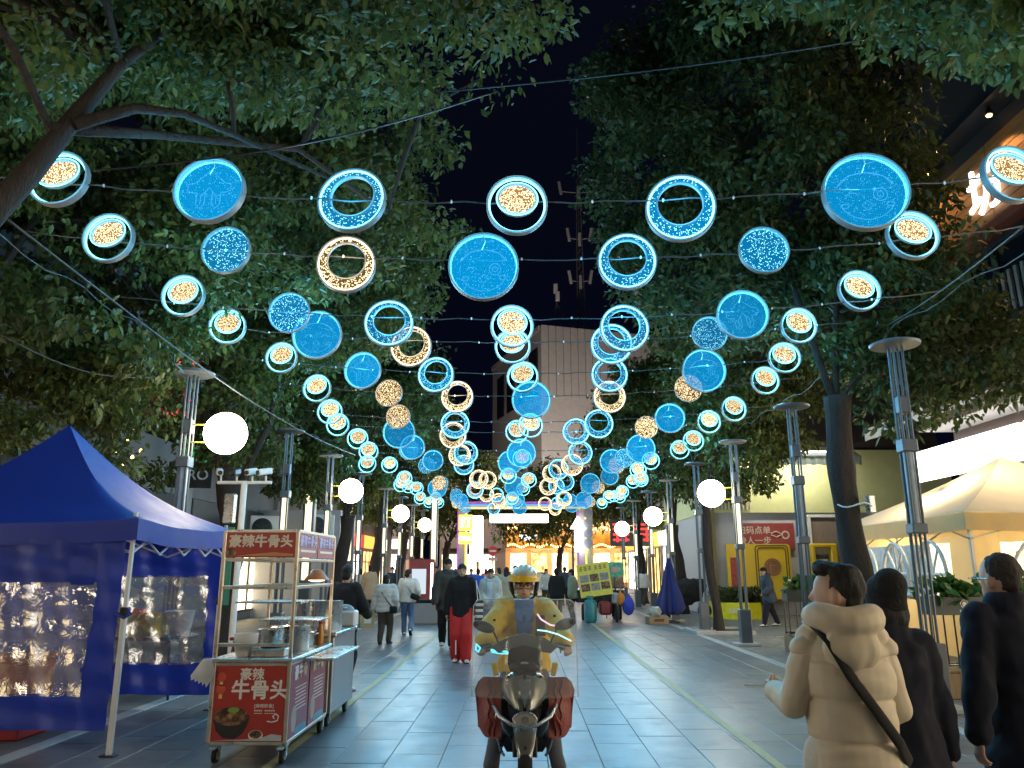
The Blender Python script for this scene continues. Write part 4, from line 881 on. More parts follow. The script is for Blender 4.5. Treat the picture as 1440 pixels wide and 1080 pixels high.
def val(a, c):
    p = roof(a, 1.0); k = a*4; t = k-int(k); o_ = Vector((p.x-cx, p.y-cy, 0)).normalized(); return p + o_*(.015 + .003*math.sin(t*37+i_(a)*2)*c) - Vector((0, 0, .20*c))
b = MB(); b.grid(val, 96, 3); b.obj('valance', M_BLUE, tent, 60)
for i, (x, y) in enumerate(((tx0, ty0), (tx1, ty0), (tx1, ty1), (tx0, ty1))):
    b = MB(); b.bbox((x, y, .62), (.045, .045, 1.24), .005); lg = b.obj('leg', M_WHITEP, tent)
    b = MB(); b.bbox((x, y, 1.62), (.034, .034, 1.0), .004); b.obj('upper_leg', M_WHITEP, lg)
    b = MB(); b.bbox((x, y, 1.22), (.075, .075, .08), .01); b.obj('slider', M_BLACK, lg)
    b = MB(); b.bbox((x, y, .008), (.13, .10, .012), .003); b.obj('foot', M_DARK, lg)
    b = MB(); b.bbox((x, y, 2.0), (.07, .07, .1), .01); b.obj('corner_joint', M_BLACK, lg)
def truss(p, q):
    p, q = Vector(p), Vector(q); n_ = 4
    for k in range(n_):
        for z0, z1 in ((2.0, 1.74), (1.74, 2.0)):
            a = p.lerp(q, k/n_); c = p.lerp(q, (k+1)/n_); b = MB(); b.tube([(a.x, a.y, z0), (c.x, c.y, z1)], .012, 5); b.obj('truss_bar', M_WHITEP, tent)
truss((tx1, ty0, 0), (tx1, ty1, 0)); truss((tx0, ty0+.02, 0), (tx1, ty0+.02, 0)); truss((tx0, ty1, 0), (tx1, ty1, 0))
def wall(x0, x1, Y, zt, zb, wx0, wx1, wz0, wz1, seed, nm):       # cloth wall with a window opening
    fn = lambda x, z: Vector((x, Y + .03*math.sin(x*7+seed+z*2)*(1-.5*abs(z-1)/1.1) + .018*math.sin(x*19+z*5) + .012*math.sin(z*23+x*3), z))
    b = MB()
    for xa, xb, za, zb_ in ((x0, wx0, zb, zt), (wx1, x1, zb, zt), (wx0, wx1, wz1, zt), (wx0, wx1, zb, wz0)):
        b.grid(lambda a, c: fn(xa+(xb-xa)*a, za+(zb_-za)*c), 26, 26)
    w0 = b.obj(nm, M_BLUE, tent, 180)
    f = MB(); f.grid(lambda a, c: fn(wx0-.02+(wx1-wx0+.04)*a, wz0-.02+(wz1-wz0+.04)*c) + Vector((0, -.004, 0)) + Vector((0, .02*noise.noise(Vector((a*9, c*7, seed))), 0)), 50, 36); f.obj('film_window', M_FILM, w0, 180)
wall(tx0, tx1-.05, ty0-.04, 1.86, .22, tx0+.1, tx1-.30, .52, 1.46, 0, 'front_wall')
wall(tx0, tx1-.02, ty1+.04, 1.92, .16, tx1-1.25, tx1-.18, .52, 1.50, 2, 'rear_wall')
b = MB(); b.tube([(tx1+.03, ty0-.02, 1.24), (tx1+.07, ty0-.03, 1.2), (tx1+.02, ty0-.05, 1.17), (tx1-.06, ty0-.04, 1.21)], .016, 6); b.obj('tie_strap', M_BLUE, tent, 180)
for i, (x, y, z, d, c, lb_) in enumerate([(-5.7, 8.1, .32, (.8, .5, .64), (.015, .016, .018), 'dark storage box behind film window of blue tent'), (-5.15, 8.1, .36, (.7, .5, .72), (.42, .03, .03), 'red storage box behind film window of blue tent'), (-5.7, 8.1, .95, (.5, .4, .35), (.5, .04, .04), 'small red carton stacked inside blue tent')]):
    o = thing('storage_box', lb_, 'box', (x, y, z-d[2]/2 if i < 2 else .68)); b = MB(); b.bbox((0, 0, d[2]/2), d, .02); b.obj('box_body', mat('box colour %d' % i, c, .6), o)
    b = MB(); b.bbox((0, 0, d[2]+.02), (d[0]+.03, d[1]+.03, .04), .01); b.obj('lid', mat('box lid %d' % i, [k*1.3 for k in c], .5), o)
tb_ = thing('folding_table', 'black folding table behind blue tent holding yellow crate', 'table', (-4.95, 10.42, 0))
b = MB(); b.bbox((0, 0, .74), (1.3, .6, .04), .01); b.obj('tabletop', M_DARK, tb_)
for x in (-.55, .55):
    for y in (-.24, .24): b = MB(); b.tube([(x, y, 0), (x*.9, y, .73)], .018, 6); b.obj('leg', M_DARK, tb_)
M_CRATE = mat('yellow crate plastic', (.75, .50, .03), .45)
cr_ = thing('crate', 'yellow plastic crate on folding table seen through tent window', 'crate', (-4.95, 10.37, .76))
b = MB()
for y in (-.2, .2): b.box((0, y, .14), (.62, .02, .28))
for x in (-.31, .31): b.box((x, 0, .14), (.02, .38, .28))
b.box((0, 0, .01), (.6, .38, .02)); b.obj('shell', M_CRATE, cr_)
b = MB(); b.box((0, -.212, .26), (.64, .02, .03)); b.box((0, -.212, .05), (.64, .02, .03)); b.obj('rib', M_CRATE, cr_)
rs_ = MB(); rs_.ell((0, 0, .06), (.16, .13, .09), 12, 8); tag(rs_.obj('red_bundle', mat('red cloth', (.5, .03, .03)), None, 180, (-5.0, 10.37, .95)), 'red cloth bundle lying in the yellow crate', 'bundle')
wb = thing('white_bin', 'white plastic tub on folding table beside yellow crate', 'tub', (-4.45, 10.42, .76)); b = MB(); b.lathe([(.13, 0), (.18, .30), (.19, .31), (.17, .31), (.12, .02)], 20); b.obj('tub', M_WHITEP, wb, 40)
# ------------------------------------------------------------------ security camera pole
p = gnd(335, 0) if False else Vector((at(342, 700, 13.6).x, 13.6, 0))
cp = thing('camera_pole', 'white pole with crossbar and four security cameras behind food cart', 'camera pole', p)
tz = at(342, 677, 13.6).z
b = MB(); b.tube([(0, 0, 0), (0, 0, tz)], .055, 12); b.obj('pole', M_WHITEP, cp, 40)
b = MB(); b.tube([(-.48, 0, tz-.02), (.48, 0, tz-.02)], .03, 8); b.obj('crossbar', M_WHITEP, cp, 40)
for k, (x, a) in enumerate(((-.42, 25), (-.14, 0), (.14, -10), (.38, -30))):
    rz = Matrix.Rotation(R(a), 3, 'Z') @ Matrix.Rotation(R(12), 3, 'X'); b = MB(); b.bbox((x, -.1, tz+.16), (.11, .30, .11), .02, rz); c0 = b.obj('camera', M_WHITEP if k != 1 else M_BLACK, cp)
    b = MB(); b.lathe([(.04, 0), (.04, .02)], 12, Vector((x, -.1, tz+.16)) + rz @ Vector((0, -.15, 0)), rz @ Matrix.Rotation(R(90), 3, 'X')); b.obj('lens', M_BLACK, c0)
    b = MB(); b.tube([(x, 0, tz), (x, -.02, tz+.1)], .018, 6); b.obj('mount', M_WHITEP, c0)
b = MB(); b.bbox((-.22, 0, tz-.48), (.2, .12, .52), .02); b.obj('cabinet', M_STEEL, cp)
b = MB(); b.tube([(-.2, 0, 1.0), (-.2, 0, tz-.8)], .09, 12); b.obj('green_sleeve', mat('green sleeve', (.02, .16, .08), .5), cp, 40)
# ================================================================== food cart
M_PRINT = mat('red print board', (.42, .045, .035), .35, 0, .12, 4); M_WPRINT = mat('white print', (.82, .80, .76), .4, 0, .03)
M_ALU = mat('scratched steel tube', (.60, .52, .42), .33, .75, .2, 9, .05, 60)
M_SIGNP = mat('violet red print', (.30, .06, .10), .35, 0, .2, 5)
X0, X1, Y0, Y1 = -2.64, -1.99, 6.98, 8.35
fc = thing('food_cart', 'stainless snack cart with red beef bone menu boards and sign', 'food cart', (0, 0, 0))
def bar(p, q, w=.03, nm='frame_tube', m=None, par=None):
    p, q = Vector(p), Vector(q); b = MB(); d = q-p; c = (p+q)/2; b.bbox(c, (max(w, abs(d.x)), max(w, abs(d.y)), max(w, abs(d.z))), .004); return b.obj(nm, m or M_ALU, par or fc)
for x in (X0, X1):
    for y in (Y0, Y1): bar((x, y, .17), (x, y, 1.93))
for z in (.17, .80, .96, 1.44, 1.68, 1.93):
    for y in (Y0, Y1): bar((X0+.017, y, z), (X1-.017, y, z), .028)
    for x in (X0, X1):
        if z not in (.96,): bar((x, Y0+.017, z), (x, Y1-.017, z), .028)
b = MB(); b.bbox(((X0+X1)/2, (Y0+Y1)/2, .20), (X1-X0-.04, Y1-Y0-.04, .02), .004); b.obj('floor_panel', M_STEEL, fc)
b = MB(); b.bbox(((X0+X1)/2, (Y0+Y1)/2, .835), (X1-X0+.06, Y1-Y0+.06, .03), .006); b.obj('counter', M_STEEL, fc)
b = MB(); b.bbox((X1+.14, Y0+.95, .80), (.30, 1.15, .025), .005); b.obj('side_shelf', M_STEEL, fc)
for z, y in ((1.30, Y0+.55), (1.1, Y1-.1)): b = MB(); b.bbox(((X0+X1)/2, y, z), (X1-X0-.04, .5, .015), .003); b.obj('wire_shelf', M_STEEL, fc)
def flat(pts, m, par, y, nm): b = MB(); b.ext(pts, frontT((0, y, 0)), .0015); return b.obj(nm, m, par)
fp = MB(); fp.bbox(((X0+X1)/2, Y0-.004, .485), (X1-X0-.04, .012, .60), .002); fp = fp.obj('front_board', M_PRINT, fc); yf = Y0-.0115; cxm = (X0+X1)/2
text('豪辣', .105, M_WPRINT, fp, (cxm+.01, yf, .715), bold=.002); text('牛骨头', .165, M_WPRINT, fp, (cxm+.085, yf, .585), bold=.004)
text('[麻辣鲜香]', .036, M_WPRINT, fp, (cxm+.13, yf, .465)); [flat([(cxm+.05+.018*q_, z_), (cxm+.063+.018*q_, z_), (cxm+.063+.018*q_, z_+h_), (cxm+.05+.018*q_, z_+h_)], M_WPRINT, fp, yf, 'small_print') for q_ in range(10) if q_ != 4 for z_, h_ in ((.425, .010), (.405, .006))]
def ellp(cx_, cz, rx, rz, a0=0, a1=360, n=28): return [(cx_+rx*math.cos(R(a0+(a1-a0)*i/n)), cz+rz*math.sin(R(a0+(a1-a0)*i/n))) for i in range(n+(0 if a1-a0 == 360 else 1))]
M_BOWL = mat('black bowl print', (.03, .028, .026), .4, 0, .3, 6)
def food_mat():
    m = bpy.data.materials.new('braised beef print'); m.use_nodes = True; n = m.node_tree.nodes; L = m.node_tree.links; b_ = n['Principled BSDF']
    tc = n.new('ShaderNodeTexCoord'); v = n.new('ShaderNodeTexVoronoi'); v.inputs['Scale'].default_value = 28; L.new(tc.outputs['Object'], v.inputs['Vector']); cr = n.new('ShaderNodeValToRGB'); sp = n.new('ShaderNodeSeparateColor'); L.new(v.outputs['Color'], sp.inputs[0]); L.new(sp.outputs[0], cr.inputs[0])
    e = cr.color_ramp.elements; e[0].color = (.08, .03, .015, 1); e[1].color = (.60, .36, .20, 1); k = cr.color_ramp.elements.new(.5); k.color = (.30, .13, .06, 1)
    mx = n.new('ShaderNodeMix'); mx.data_type = 'RGBA'; mx.blend_type = 'MULTIPLY'; mx.inputs['Factor'].default_value = .7; L.new(cr.outputs[0], mx.inputs['A']); inv = n.new('ShaderNodeMapRange'); inv.inputs['From Max'].default_value = .6; inv.inputs['To Min'].default_value = 1; inv.inputs['To Max'].default_value = .2; L.new(v.outputs['Distance'], inv.inputs['Value']); L.new(inv.outputs[0], mx.inputs['B']); L.new(mx.outputs['Result'], b_.inputs['Base Color']); b_.inputs['Roughness'].default_value = .35; return m
M_FOOD = food_mat()
bw = flat([(X0+.03, .355), (X0+.06, .27), (X0+.12, .215), (X0+.22, .205), (X0+.29, .25), (X0+.325, .32), (X0+.335, .385), (X0+.30, .42), (X0+.06, .40)], M_BOWL, fp, yf, 'bowl_print')
flat(ellp(X0+.18, .385, .145, .075), M_FOOD, bw, yf-.002, 'food_print'); flat(ellp(X0+.20, .435, .05, .022), mat('green onion print', (.2, .34, .06)), bw, yf-.004, 'garnish_print')
flat(ellp(X0+.40, .235, .062, .042), M_WPRINT, fp, yf, 'dish_print'); flat(ellp(X0+.40, .243, .052, .032), M_FOOD, fp, yf-.002, 'dish_print')
flat([(X0+.03, .192), (X1-.03, .192), (X1-.03, .235), (X1-.12, .245), (X1-.2, .215), (X0+.33, .205)], mat('grey wave print', (.45, .5, .52)), fp, yf-.0005, 'wave_print')
for z in (.70, .60): flat(ellp(X0+.075, z, .04, .038), mat('orange red lantern print', (.62, .09, .04)), fp, yf, 'lantern_print'); flat([(X0+.06, z-.075), (X0+.09, z-.075), (X0+.088, z-.04), (X0+.062, z-.04)], mat('gold print', (.75, .5, .18)), fp, yf, 'tassel_print')
b = MB(); b.tube([(X1-.16, yf, .345), (X1-.12, yf, .338), (X1-.075, yf, .35), (X1-.065, yf, .385), (X1-.09, yf, .405), (X1-.115, yf, .385), (X1-.10, yf, .365)], .006, 5); b.obj('cloud_print', M_WPRINT, fp, 180)
for k in range(2):
    yc = Y0+.20+.62*k+.13; sp_ = MB(); sp_.bbox((X1+.004, yc, .48), (.012, .58, .60), .002); sp_ = sp_.obj('side_board', M_SIGNP, fc); xs = X1+.0115
    for j, ch in enumerate('豪牛骨'): text(ch, .13, M_WPRINT, sp_, (xs, yc-.14+.14*j, .70), (R(90), 0, R(90)), bold=.004)
    for j in range(7): b = MB(); b.box((xs, yc+.03, .58-.03*j), (.002, .36-.03*(j % 3), .008)); b.obj('print_line', M_WPRINT, sp_)
    b = MB(); b.ell((xs, yc-.15, .33), (.002, .08, .11), 16, 10); b.obj('bone_print', mat('pale bone print', (.5, .46, .4)), sp_)
    b = MB(); b.ell((xs, yc+.08, .22), (.002, .19, .035), 16, 10); b.obj('wave_print', mat('blue wave print', (.15, .38, .55)), sp_)
sg = MB(); sg.bbox((cxm, Y0-.004, 1.81), (X1-X0-.005, .012, .22), .002); sg = sg.obj('front_sign', M_PRINT, fc); text('豪辣牛骨头', .115, mat('cream cart print', (.78, .70, .58)), sg, (cxm+.0, yf, 1.835), bold=.004)
flat(ellp(X0+.06, 1.745, .05, .035), M_FOOD, sg, yf, 'food_print'); flat([(X0+.1, 1.712), (X1-.03, 1.712), (X1-.03, 1.73), (X1-.2, 1.745), (X0+.25, 1.728)], mat('orange flame print', (.62, .28, .10)), sg, yf, 'flame_print')
for k in range(2):
    yc = Y0+.33+.68*k; b = MB(); b.bbox((X1+.004, yc, 1.81), (.012, .66, .22), .002); s2 = b.obj('side_sign', M_SIGNP, fc); text('豪辣牛骨头', .115, mat('lilac print', (.62, .55, .80)), s2, (X1+.0115, yc, 1.84), (R(90), 0, R(90)), bold=.004); b = MB(); b.box((X1+.0115, yc, 1.76), (.002, .5, .02)); b.obj('print_line', M_WPRINT, s2)
M_CASTER = mat('grey caster rim', (.5, .48, .44), .4, .5)
def caster(par, x, y, brake=True):
    b = MB(); rY = Matrix.Rotation(R(90), 3, 'Y'); b.lathe([(.02, -.018), (.05, -.02), (.062, -.016), (.065, 0), (.062, .016), (.05, .02), (.02, .018)], 20, (x, y, .066), rY); w0 = b.obj('wheel', M_RUBBER, par, 40)
    b = MB(); b.lathe([(.01, -.024), (.036, -.023), (.036, .023), (.01, .024)], 14, (x, y, .066), rY); b.obj('rim', M_CASTER, w0, 40)
    b = MB(); b.box((x-.03, y, .10), (.006, .04, .09)); b.box((x+.03, y, .10), (.006, .04, .09)); b.box((x, y, .15), (.08, .08, .012)); b.obj('fork', M_STEEL, w0)
    if brake: b = MB(); b.bbox((x, y-.07, .135), (.05, .07, .02), .005); b.obj('brake', mat('blue brake plate', (.35, .5, .6), .4), w0)
for x in (X0+.05, X1-.03):
    for y in (Y0+.06, Y1-.06): caster(fc, x, y)
# heat lamp
b = MB(); b.lathe([(.02, .10), (.05, .09), (.12, .0), (.125, -.01), (.11, -.005)], 20, (X1-.1, Y1-.25, 1.50)); hl = b.obj('heat_lamp', mat('orange lamp shade', (.6, .2, .05), .4), fc, 40)
b = MB(); b.ell((X1-.1, Y1-.25, 1.495), (.09, .09, .02), 14, 6); b.obj('bulb', glow('heat lamp bulb', (1, .62, .28), 9), hl, 180)
l = bpy.data.lights.new('heat_light', 'SPOT'); l.energy = 16; l.color = (1, .7, .4); l.spot_size = R(130); l.shadow_soft_size = .08; lo = bpy.data.objects.new('heat_light', l); COL.objects.link(lo); lo.parent = fc; lo.location = (X1-.1, Y1-.25, 1.46)
def small(nm, label, cat, mb, mt, loc, sm=40, group=None): return tag(mb.obj(nm, mt, None, sm, loc), label, cat, group)
b = MB()
for k in range(4): b.lathe([(.075+.004*k, .03*k), (.10+.002*k, .03*k+.10), (.104, .03*k+.105), (.098, .03*k+.10), (.07, .03*k+.006)], 18)
small('bowl_stack', 'stack of white plastic bowls on cart counter', 'bowl stack', b, M_WHITEP, (X0+.20, Y0+.16, .851))
def pot(label, loc, r_, h_, handle=True, lid=False):
    o = thing('cooking_pot', label, 'pot', loc, 0, 'pots on the carts'); b = MB(); b.lathe([(r_*.96, 0), (r_, .01), (r_, h_), (r_*1.03, h_+.006), (r_*.97, h_), (r_*.95, .02)], 28); b.obj('vessel', M_STEEL, o, 40)
    if handle:
        for s_ in (-1, 1): b = MB(); b.tube([(s_*r_, -.04, h_*.75), (s_*(r_+.04), -.03, h_*.76), (s_*(r_+.04), .03, h_*.76), (s_*r_, .04, h_*.75)], .007, 5); b.obj('handle', M_STEEL, o, 180)
    if lid: b = MB(); b.lathe([(r_*1.02, 0), (r_*.8, .03), (.02, .05), (.02, .08)], 24, (0, 0, h_+.008)); b.obj('lid', M_STEEL, o, 40)
    return o
pot('small steel pot beside the bowl stack on cart', (X0+.33, Y0+.50, .851), .13, .20); pot('wide steel wok on the rear burner of cart', (cxm, Y1-.30, .851), .24, .16, lid=True); pot('steel pot with tall side by the cart shelf', (X1-.13, Y0+.62, .851), .12, .22)
o = thing('gas_burner', 'black flat gas burner near front of cart counter', 'burner', (X1-.22, Y0+.19, .851)); b = MB(); b.bbox((0, 0, .035), (.30, .24, .07), .01); b.obj('housing', M_STEEL, o); b = MB(); b.lathe([(.02, .07), (.10, .07), (.10, .085), (.09, .09), (.02, .08)], 20); b.obj('ring', M_BLACK, o)
for k in range(4): b = MB(); b.box((.06*math.cos(k*1.57), .06*math.sin(k*1.57), .095), (.09, .012, .012), Matrix.Rotation(k*1.57, 3, 'Z')); b.obj('pan_support', M_BLACK, o)
o = thing('sauce_bottle', 'orange sauce bottle with red cap on cart', 'bottle', (X1-.07, Y1-.10, .851)); b = MB(); b.lathe([(.035, 0), (.038, .02), (.038, .13), (.02, .17), (.016, .2)], 14); b.obj('bottle_body', mat('orange sauce', (.75, .25, .03), .3), o, 40); b = MB(); b.lathe([(.02, .2), (.018, .225)], 12); b.obj('cap', mat('red cap', (.5, .03, .03)), o)
o = thing('sauce_bottle', 'clear vinegar bottle with white label on cart', 'bottle', (X0+.42, Y1-.15, .851)); b = MB(); b.lathe([(.03, 0), (.032, .14), (.012, .2), (.012, .26)], 12); b.obj('bottle_body', M_WHITEP, o, 40)
b = MB()
for k in range(5):
    b.add([Vector((-.012*k, -.01*k-.02, .0)), Vector((-.07-.02*k, -.02-.008*k, -.10-.01*k)), Vector((-.02-.03*k, -.03-.008*k, -.24+.015*k)), Vector((.05-.018*k, -.03-.008*k, -.13))], [(0, 1, 2, 3)])
    b.add([Vector((-.012*k, -.01*k-.015, .0)), Vector((-.07-.02*k, -.015-.008*k, -.10-.01*k)), Vector((-.02-.03*k, -.025-.008*k, -.24+.015*k)), Vector((.05-.018*k, -.025-.008*k, -.13))], [(3, 2, 1, 0)])
small('plastic_bags', 'bundle of white plastic bags hanging from cart corner', 'plastic bags', b, mat('thin white plastic', (.78, .78, .78), .35, trans=.3), (X0-.02, Y0-.02, .86), 30)
# second steel counter
c2 = thing('steel_counter', 'plain stainless counter cart behind the red cart', 'counter', (0, 0, 0)); A0, A1, B0, B1 = -2.62, -1.97, 8.50, 9.55
b = MB(); b.bbox(((A0+A1)/2, (B0+B1)/2, .52), (A1-A0, B1-B0, .76), .008); b.obj('cabinet', mat('brushed steel panel', (.42, .46, .50), .35, .8, .18, 3, .08, 20, stretch=(1, 1, .15)), c2)
b = MB(); b.bbox(((A0+A1)/2, (B0+B1)/2, .925), (A1-A0+.05, B1-B0+.04, .04), .008); b.obj('top', M_STEEL, c2)
for x in (A0+.06, A1-.06):
    for y in (B0+.1, B1-.1): caster(c2, x, y, False)
pot('tall stock pot on the stainless counter', (-2.18, 9.05, .946), .16, .30); pot('second tall stock pot on the stainless counter behind', (-2.45, 9.3, .946), .15, .28)
o = thing('plastic_tub', 'white plastic tub with ladle on stainless counter', 'tub', (-2.08, 9.42, .946)); b = MB(); b.bbox((0, 0, .09), (.30, .22, .18), .02); b.obj('tub', M_WHITEP, o); b = MB(); b.ell((0, 0, .18), (.12, .09, .07), 14, 8); b.obj('bag', mat('grey bag', (.25, .28, .28), .4), o, 180)
# red stools stacked behind the cart
M_REDP = mat('red lacquer wood', (.38, .03, .02), .45)
for k, (x, y) in enumerate(((-3.25, 9.6), (-2.95, 9.9))):
    o = thing('stool', 'red wooden stool %s' % ('nearest the blue tent edge' if k == 0 else 'touching the stainless counter'), 'stool', (x, y, 0), .3*k, 'red stools'); b = MB(); b.bbox((0, 0, .98-.18), (.34, .34, .035), .008); b.obj('seat', M_REDP, o)
    for sx in (-1, 1):
        for sy in (-1, 1): b = MB(); b.tube([(sx*.2, sy*.2, 0), (sx*.12, sy*.12, .79)], .02, 6); b.obj('leg', M_REDP, o)
    for sx in (-1, 1): b = MB(); b.tube([(sx*.16, -.16, .4), (sx*.16, .16, .4)], .012, 6); b.obj('stretcher', M_REDP, o); b = MB(); b.tube([(-.16, sx*.16, .36), (.16, sx*.16, .36)], .012, 6); b.obj('stretcher', M_REDP, o)

# ================================================================== people
def ik(a, b, l1, l2, pole):
    a, b = Vector(a), Vector(b); d = b-a; L = d.length
    if L > (l1+l2)*.998: b = a + d.normalized()*(l1+l2)*.998; L = (l1+l2)*.998
    x = (l1*l1-l2*l2+L*L)/(2*L); h = math.sqrt(max(0, l1*l1-x*x)); d = (b-a).normalized(); p = Vector(pole); p = (p - d*p.dot(d)).normalized()
    return a + d*x + p*h, b
def fbm(co, k, seed):
    return np.array([noise.noise(Vector((p[0]*k[0]+seed, p[1]*k[1], p[2]*k[2]))) for p in co])
SKIN = mat('skin', (.50, .31, .22), .5, 0, .08, 10); HAIRB = mat('black hair', (.010, .009, .009), .7, 0, .3, 30, .3, 90, stretch=(1, 1, .3))
EYEM = mat('dark eye', (.01, .008, .007), .2); LIPM = mat('lip', (.36, .12, .10), .5); BROWM = mat('brow', (.02, .015, .012), .8)
def cloth(nm, col, rough=.8, var=.16, scale=9, bump=.18, bs=160): return mat(nm, col, rough, 0, var, scale, bump, bs)
def person(label, loc, rz, h, S, group=None, rootname='person'):
    o = thing(rootname, label, 'person', loc, rz, group); k = h/1.70; vx = S.get('voxel', .017); seed = len(label) + loc[0]*3
    bw = S.get('bw', 1.0); kh = k*S.get('hs', 1.0); sw = S.get('sw', .185); kk = k; pel = Vector(S.get('pelvis', (0, 0, .93)))*k; ln = R(S.get('lean', 3)); tw = R(S.get('twist', 0))
    TR = Matrix.Rotation(tw, 3, 'Z') @ Matrix.Rotation(ln, 3, 'X')
    def T(x, y, z): return pel + TR @ (Vector((x, y, z-.93))*kk)
    sh = {s_: T(s_*sw, .0, 1.395) for s_ in (-1, 1)}; hip = {s_: pel + Vector((s_*.09, 0, -.02))*k for s_ in (-1, 1)}
    ft = {1: Vector(S.get('lf', (.10, 0, .085)))*k, -1: Vector(S.get('rf', (-.10, 0, .085)))*k}
    hd = {1: Vector(S.get('lh', (.27, -.05, .82)))*k, -1: Vector(S.get('rh', (-.27, -.05, .82)))*k}
    kn = {}; el = {}
    for s_ in (-1, 1):
        kn[s_], ft[s_] = ik(hip[s_], ft[s_], .43*k, .42*k, S.get('kpole', (s_*.1, -1, 0)))
        el[s_], hd[s_] = ik(sh[s_], hd[s_], .285*k, .255*k, S.get({1: 'lp', -1: 'rp'}[s_], (s_*.5, 1, -.2)))
    hc = T(0, -.02, 1.585); HY = Matrix.Rotation(R(S.get('hy', 0)), 3, 'Z') @ Matrix.Rotation(R(S.get('hp', 0)), 3, 'X')
    def Hd(x, y, z): return hc + HY @ (Vector((x, y, z))*kh)
    # body: one continuous skin
    b = MB(); b.ell(Hd(0, .005, .015), (.074*kh, .094*kh, .108*kh), 18, 12, HY); b.ell(Hd(0, -.032, -.052), (.052*kh, .055*kh, .062*kh), 14, 9, HY); b.limb(Hd(0, -.084, .004), Hd(0, -.096, -.022), .009*kh, .013*kh, 8)
    b.ell(Hd(0, -.082, -.058), (.026*k, .014*k, .014*k), 10, 6, HY)
    for s_ in (-1, 1): b.ell(Hd(s_*.076, .012, -.008), (.010*kh, .020*kh, .032*kh), 10, 8, HY)
    b.limb(T(0, .01, 1.38), Hd(0, .012, -.06), .062*k, .054*k)
    b.loft([[T(bw*.93*rx*math.cos(2*math.pi*i/16), ry*.93*math.sin(2*math.pi*i/16), z) for i in range(16)] for z, rx, ry in ((.86, .15, .10), (.95, .165, .115), (1.10, .14, .095), (1.27, .165, .11), (1.38, .17, .085), (1.44, .07, .06))])
    hands = S.get('hands', True)
    for s_ in (-1, 1):
        b.chain([sh[s_], el[s_], hd[s_]], [.048*k, .040*k, .030*k], 10); b.chain([hip[s_], kn[s_], ft[s_]], [.085*k, .058*k, .042*k], 10)
        d = (hd[s_]-el[s_]).normalized(); side = Vector(S.get('palm%d' % s_, (-s_, 0, 0))); nrm = (side - d*side.dot(d)).normalized(); wd = d.cross(nrm)
        curl = S.get('curl%d' % s_, .45)
        pc = hd[s_] + d*.045*k; b.loft([[hd[s_] + d*t*k + wd*w*k*math.cos(2*math.pi*i/12) + nrm*.014*k*math.sin(2*math.pi*i/12) for i in range(12)] for t, w in ((-.01, .026), (.02, .034), (.06, .042), (.09, .040), (.098, .03))])
        if hands:
            for q in range(4):
                fo = hd[s_] + d*.088*k + wd*(-.030+.020*q)*k; L = (.068, .078, .072, .056)[q]*k; d2 = (d*math.cos(curl) + nrm*math.sin(curl)); d3 = (d*math.cos(curl*2.3) + nrm*math.sin(curl*2.3)); d4 = (d*math.cos(curl*3.4) + nrm*math.sin(curl*3.4)); r_ = .0088*k
                p1 = fo+d2*L*.42; p2 = p1+d3*L*.32; b.chain([fo, p1, p2, p2+d4*L*.26], [r_, r_*.95, r_*.85, r_*.75], 7)
            t0 = hd[s_] + d*.03*k - wd*.030*k; t1 = t0 + (d*.6-wd*.55+nrm*.55).normalized()*.035*k; b.chain([t0, t1, t1+(d*.85+nrm*.5).normalized()*.032*k], [.013*k, .0105*k, .009*k], 7)
    link('body', union(b, S.get('bvoxel', vx), 'body', S.get('skin', SKIN), 3), o)
    # trousers and shoes
    L = S['legs']; w = L.get('w', .018); b = MB(); b.ell(pel + Vector((0, .005, .0)), ((.165+w)*k, (.12+w)*k, .13*k), 16, 10)
    for s_ in (-1, 1): b.chain([hip[s_], kn[s_], ft[s_] + (kn[s_]-ft[s_]).normalized()*.01*k], [(.092+w)*k, (.062+w*1.1)*k, (.044+w*L.get('flare', 1.2))*k], 12)
    def fn_l(co, no): return co + no*(fbm(co, (9, 9, 5), seed)*.016*S.get('wr', 1))[:, None]
    link('trousers', union(b, vx, 'trousers', L['m'], 3, fn_l), o)
    for s_ in (-1, 1):
        f = ft[s_]; yw = Matrix.Rotation(R(S.get('foot%d' % s_, s_*8)), 3, 'Z') @ Matrix.Rotation(R(S.get('toe%d' % s_, 0)), 3, 'X'); b = MB()
        rings = []
        for y, wx, zt in ((.07, .026, .06), (.045, .036, .085), (-.01, .040, .095), (-.07, .042, .07), (-.13, .043, .05), (-.17, .034, .038), (-.185, .016, .028)):
            rings.append([f + yw @ (Vector((wx*math.cos(2*math.pi*i/12), y, -.082 + max(0, (zt)*(math.sin(2*math.pi*i/12)*.5+.5))))*k) for i in range(12)])
        b.loft(rings); s0 = b.obj('shoe', S.get('shoes', M_BLACK), o, 60)
        b = MB(); b.loft([[f + yw @ (Vector((wx*math.cos(2*math.pi*i/12), y+.0, -.085 + .02*(i % 12 < 6)))*k) for i in range(12)] for y, wx in ((.075, .028), (.0, .042), (-.1, .046), (-.17, .036), (-.192, .016))]); b.obj('sole', S.get('sole', M_RUBBER), s0)
    # upper garment
    P = S['top']; th = P.get('th', .03); hem = P.get('hem', .80); fl = P.get('flare', 0.0); b = MB()
    zs = [(hem, .168+th+fl, .125+th+fl*.8), ((hem+1.05)/2 if hem < 1 else 1.02, .165+th+fl*.5, .122+th+fl*.4), (1.08, .160+th, .115+th), (1.26, .180+th, .125+th), (1.375, .175+th, .10+th*.9), (1.43, .12+th*.6, .08+th*.6), (1.475+P.get('collar', 0), .068+th*.5, .068+th*.5)]
    if hem < .8: zs.insert(1, ((hem+.93)/2, .172+th+fl*.85, .13+th+fl*.7))
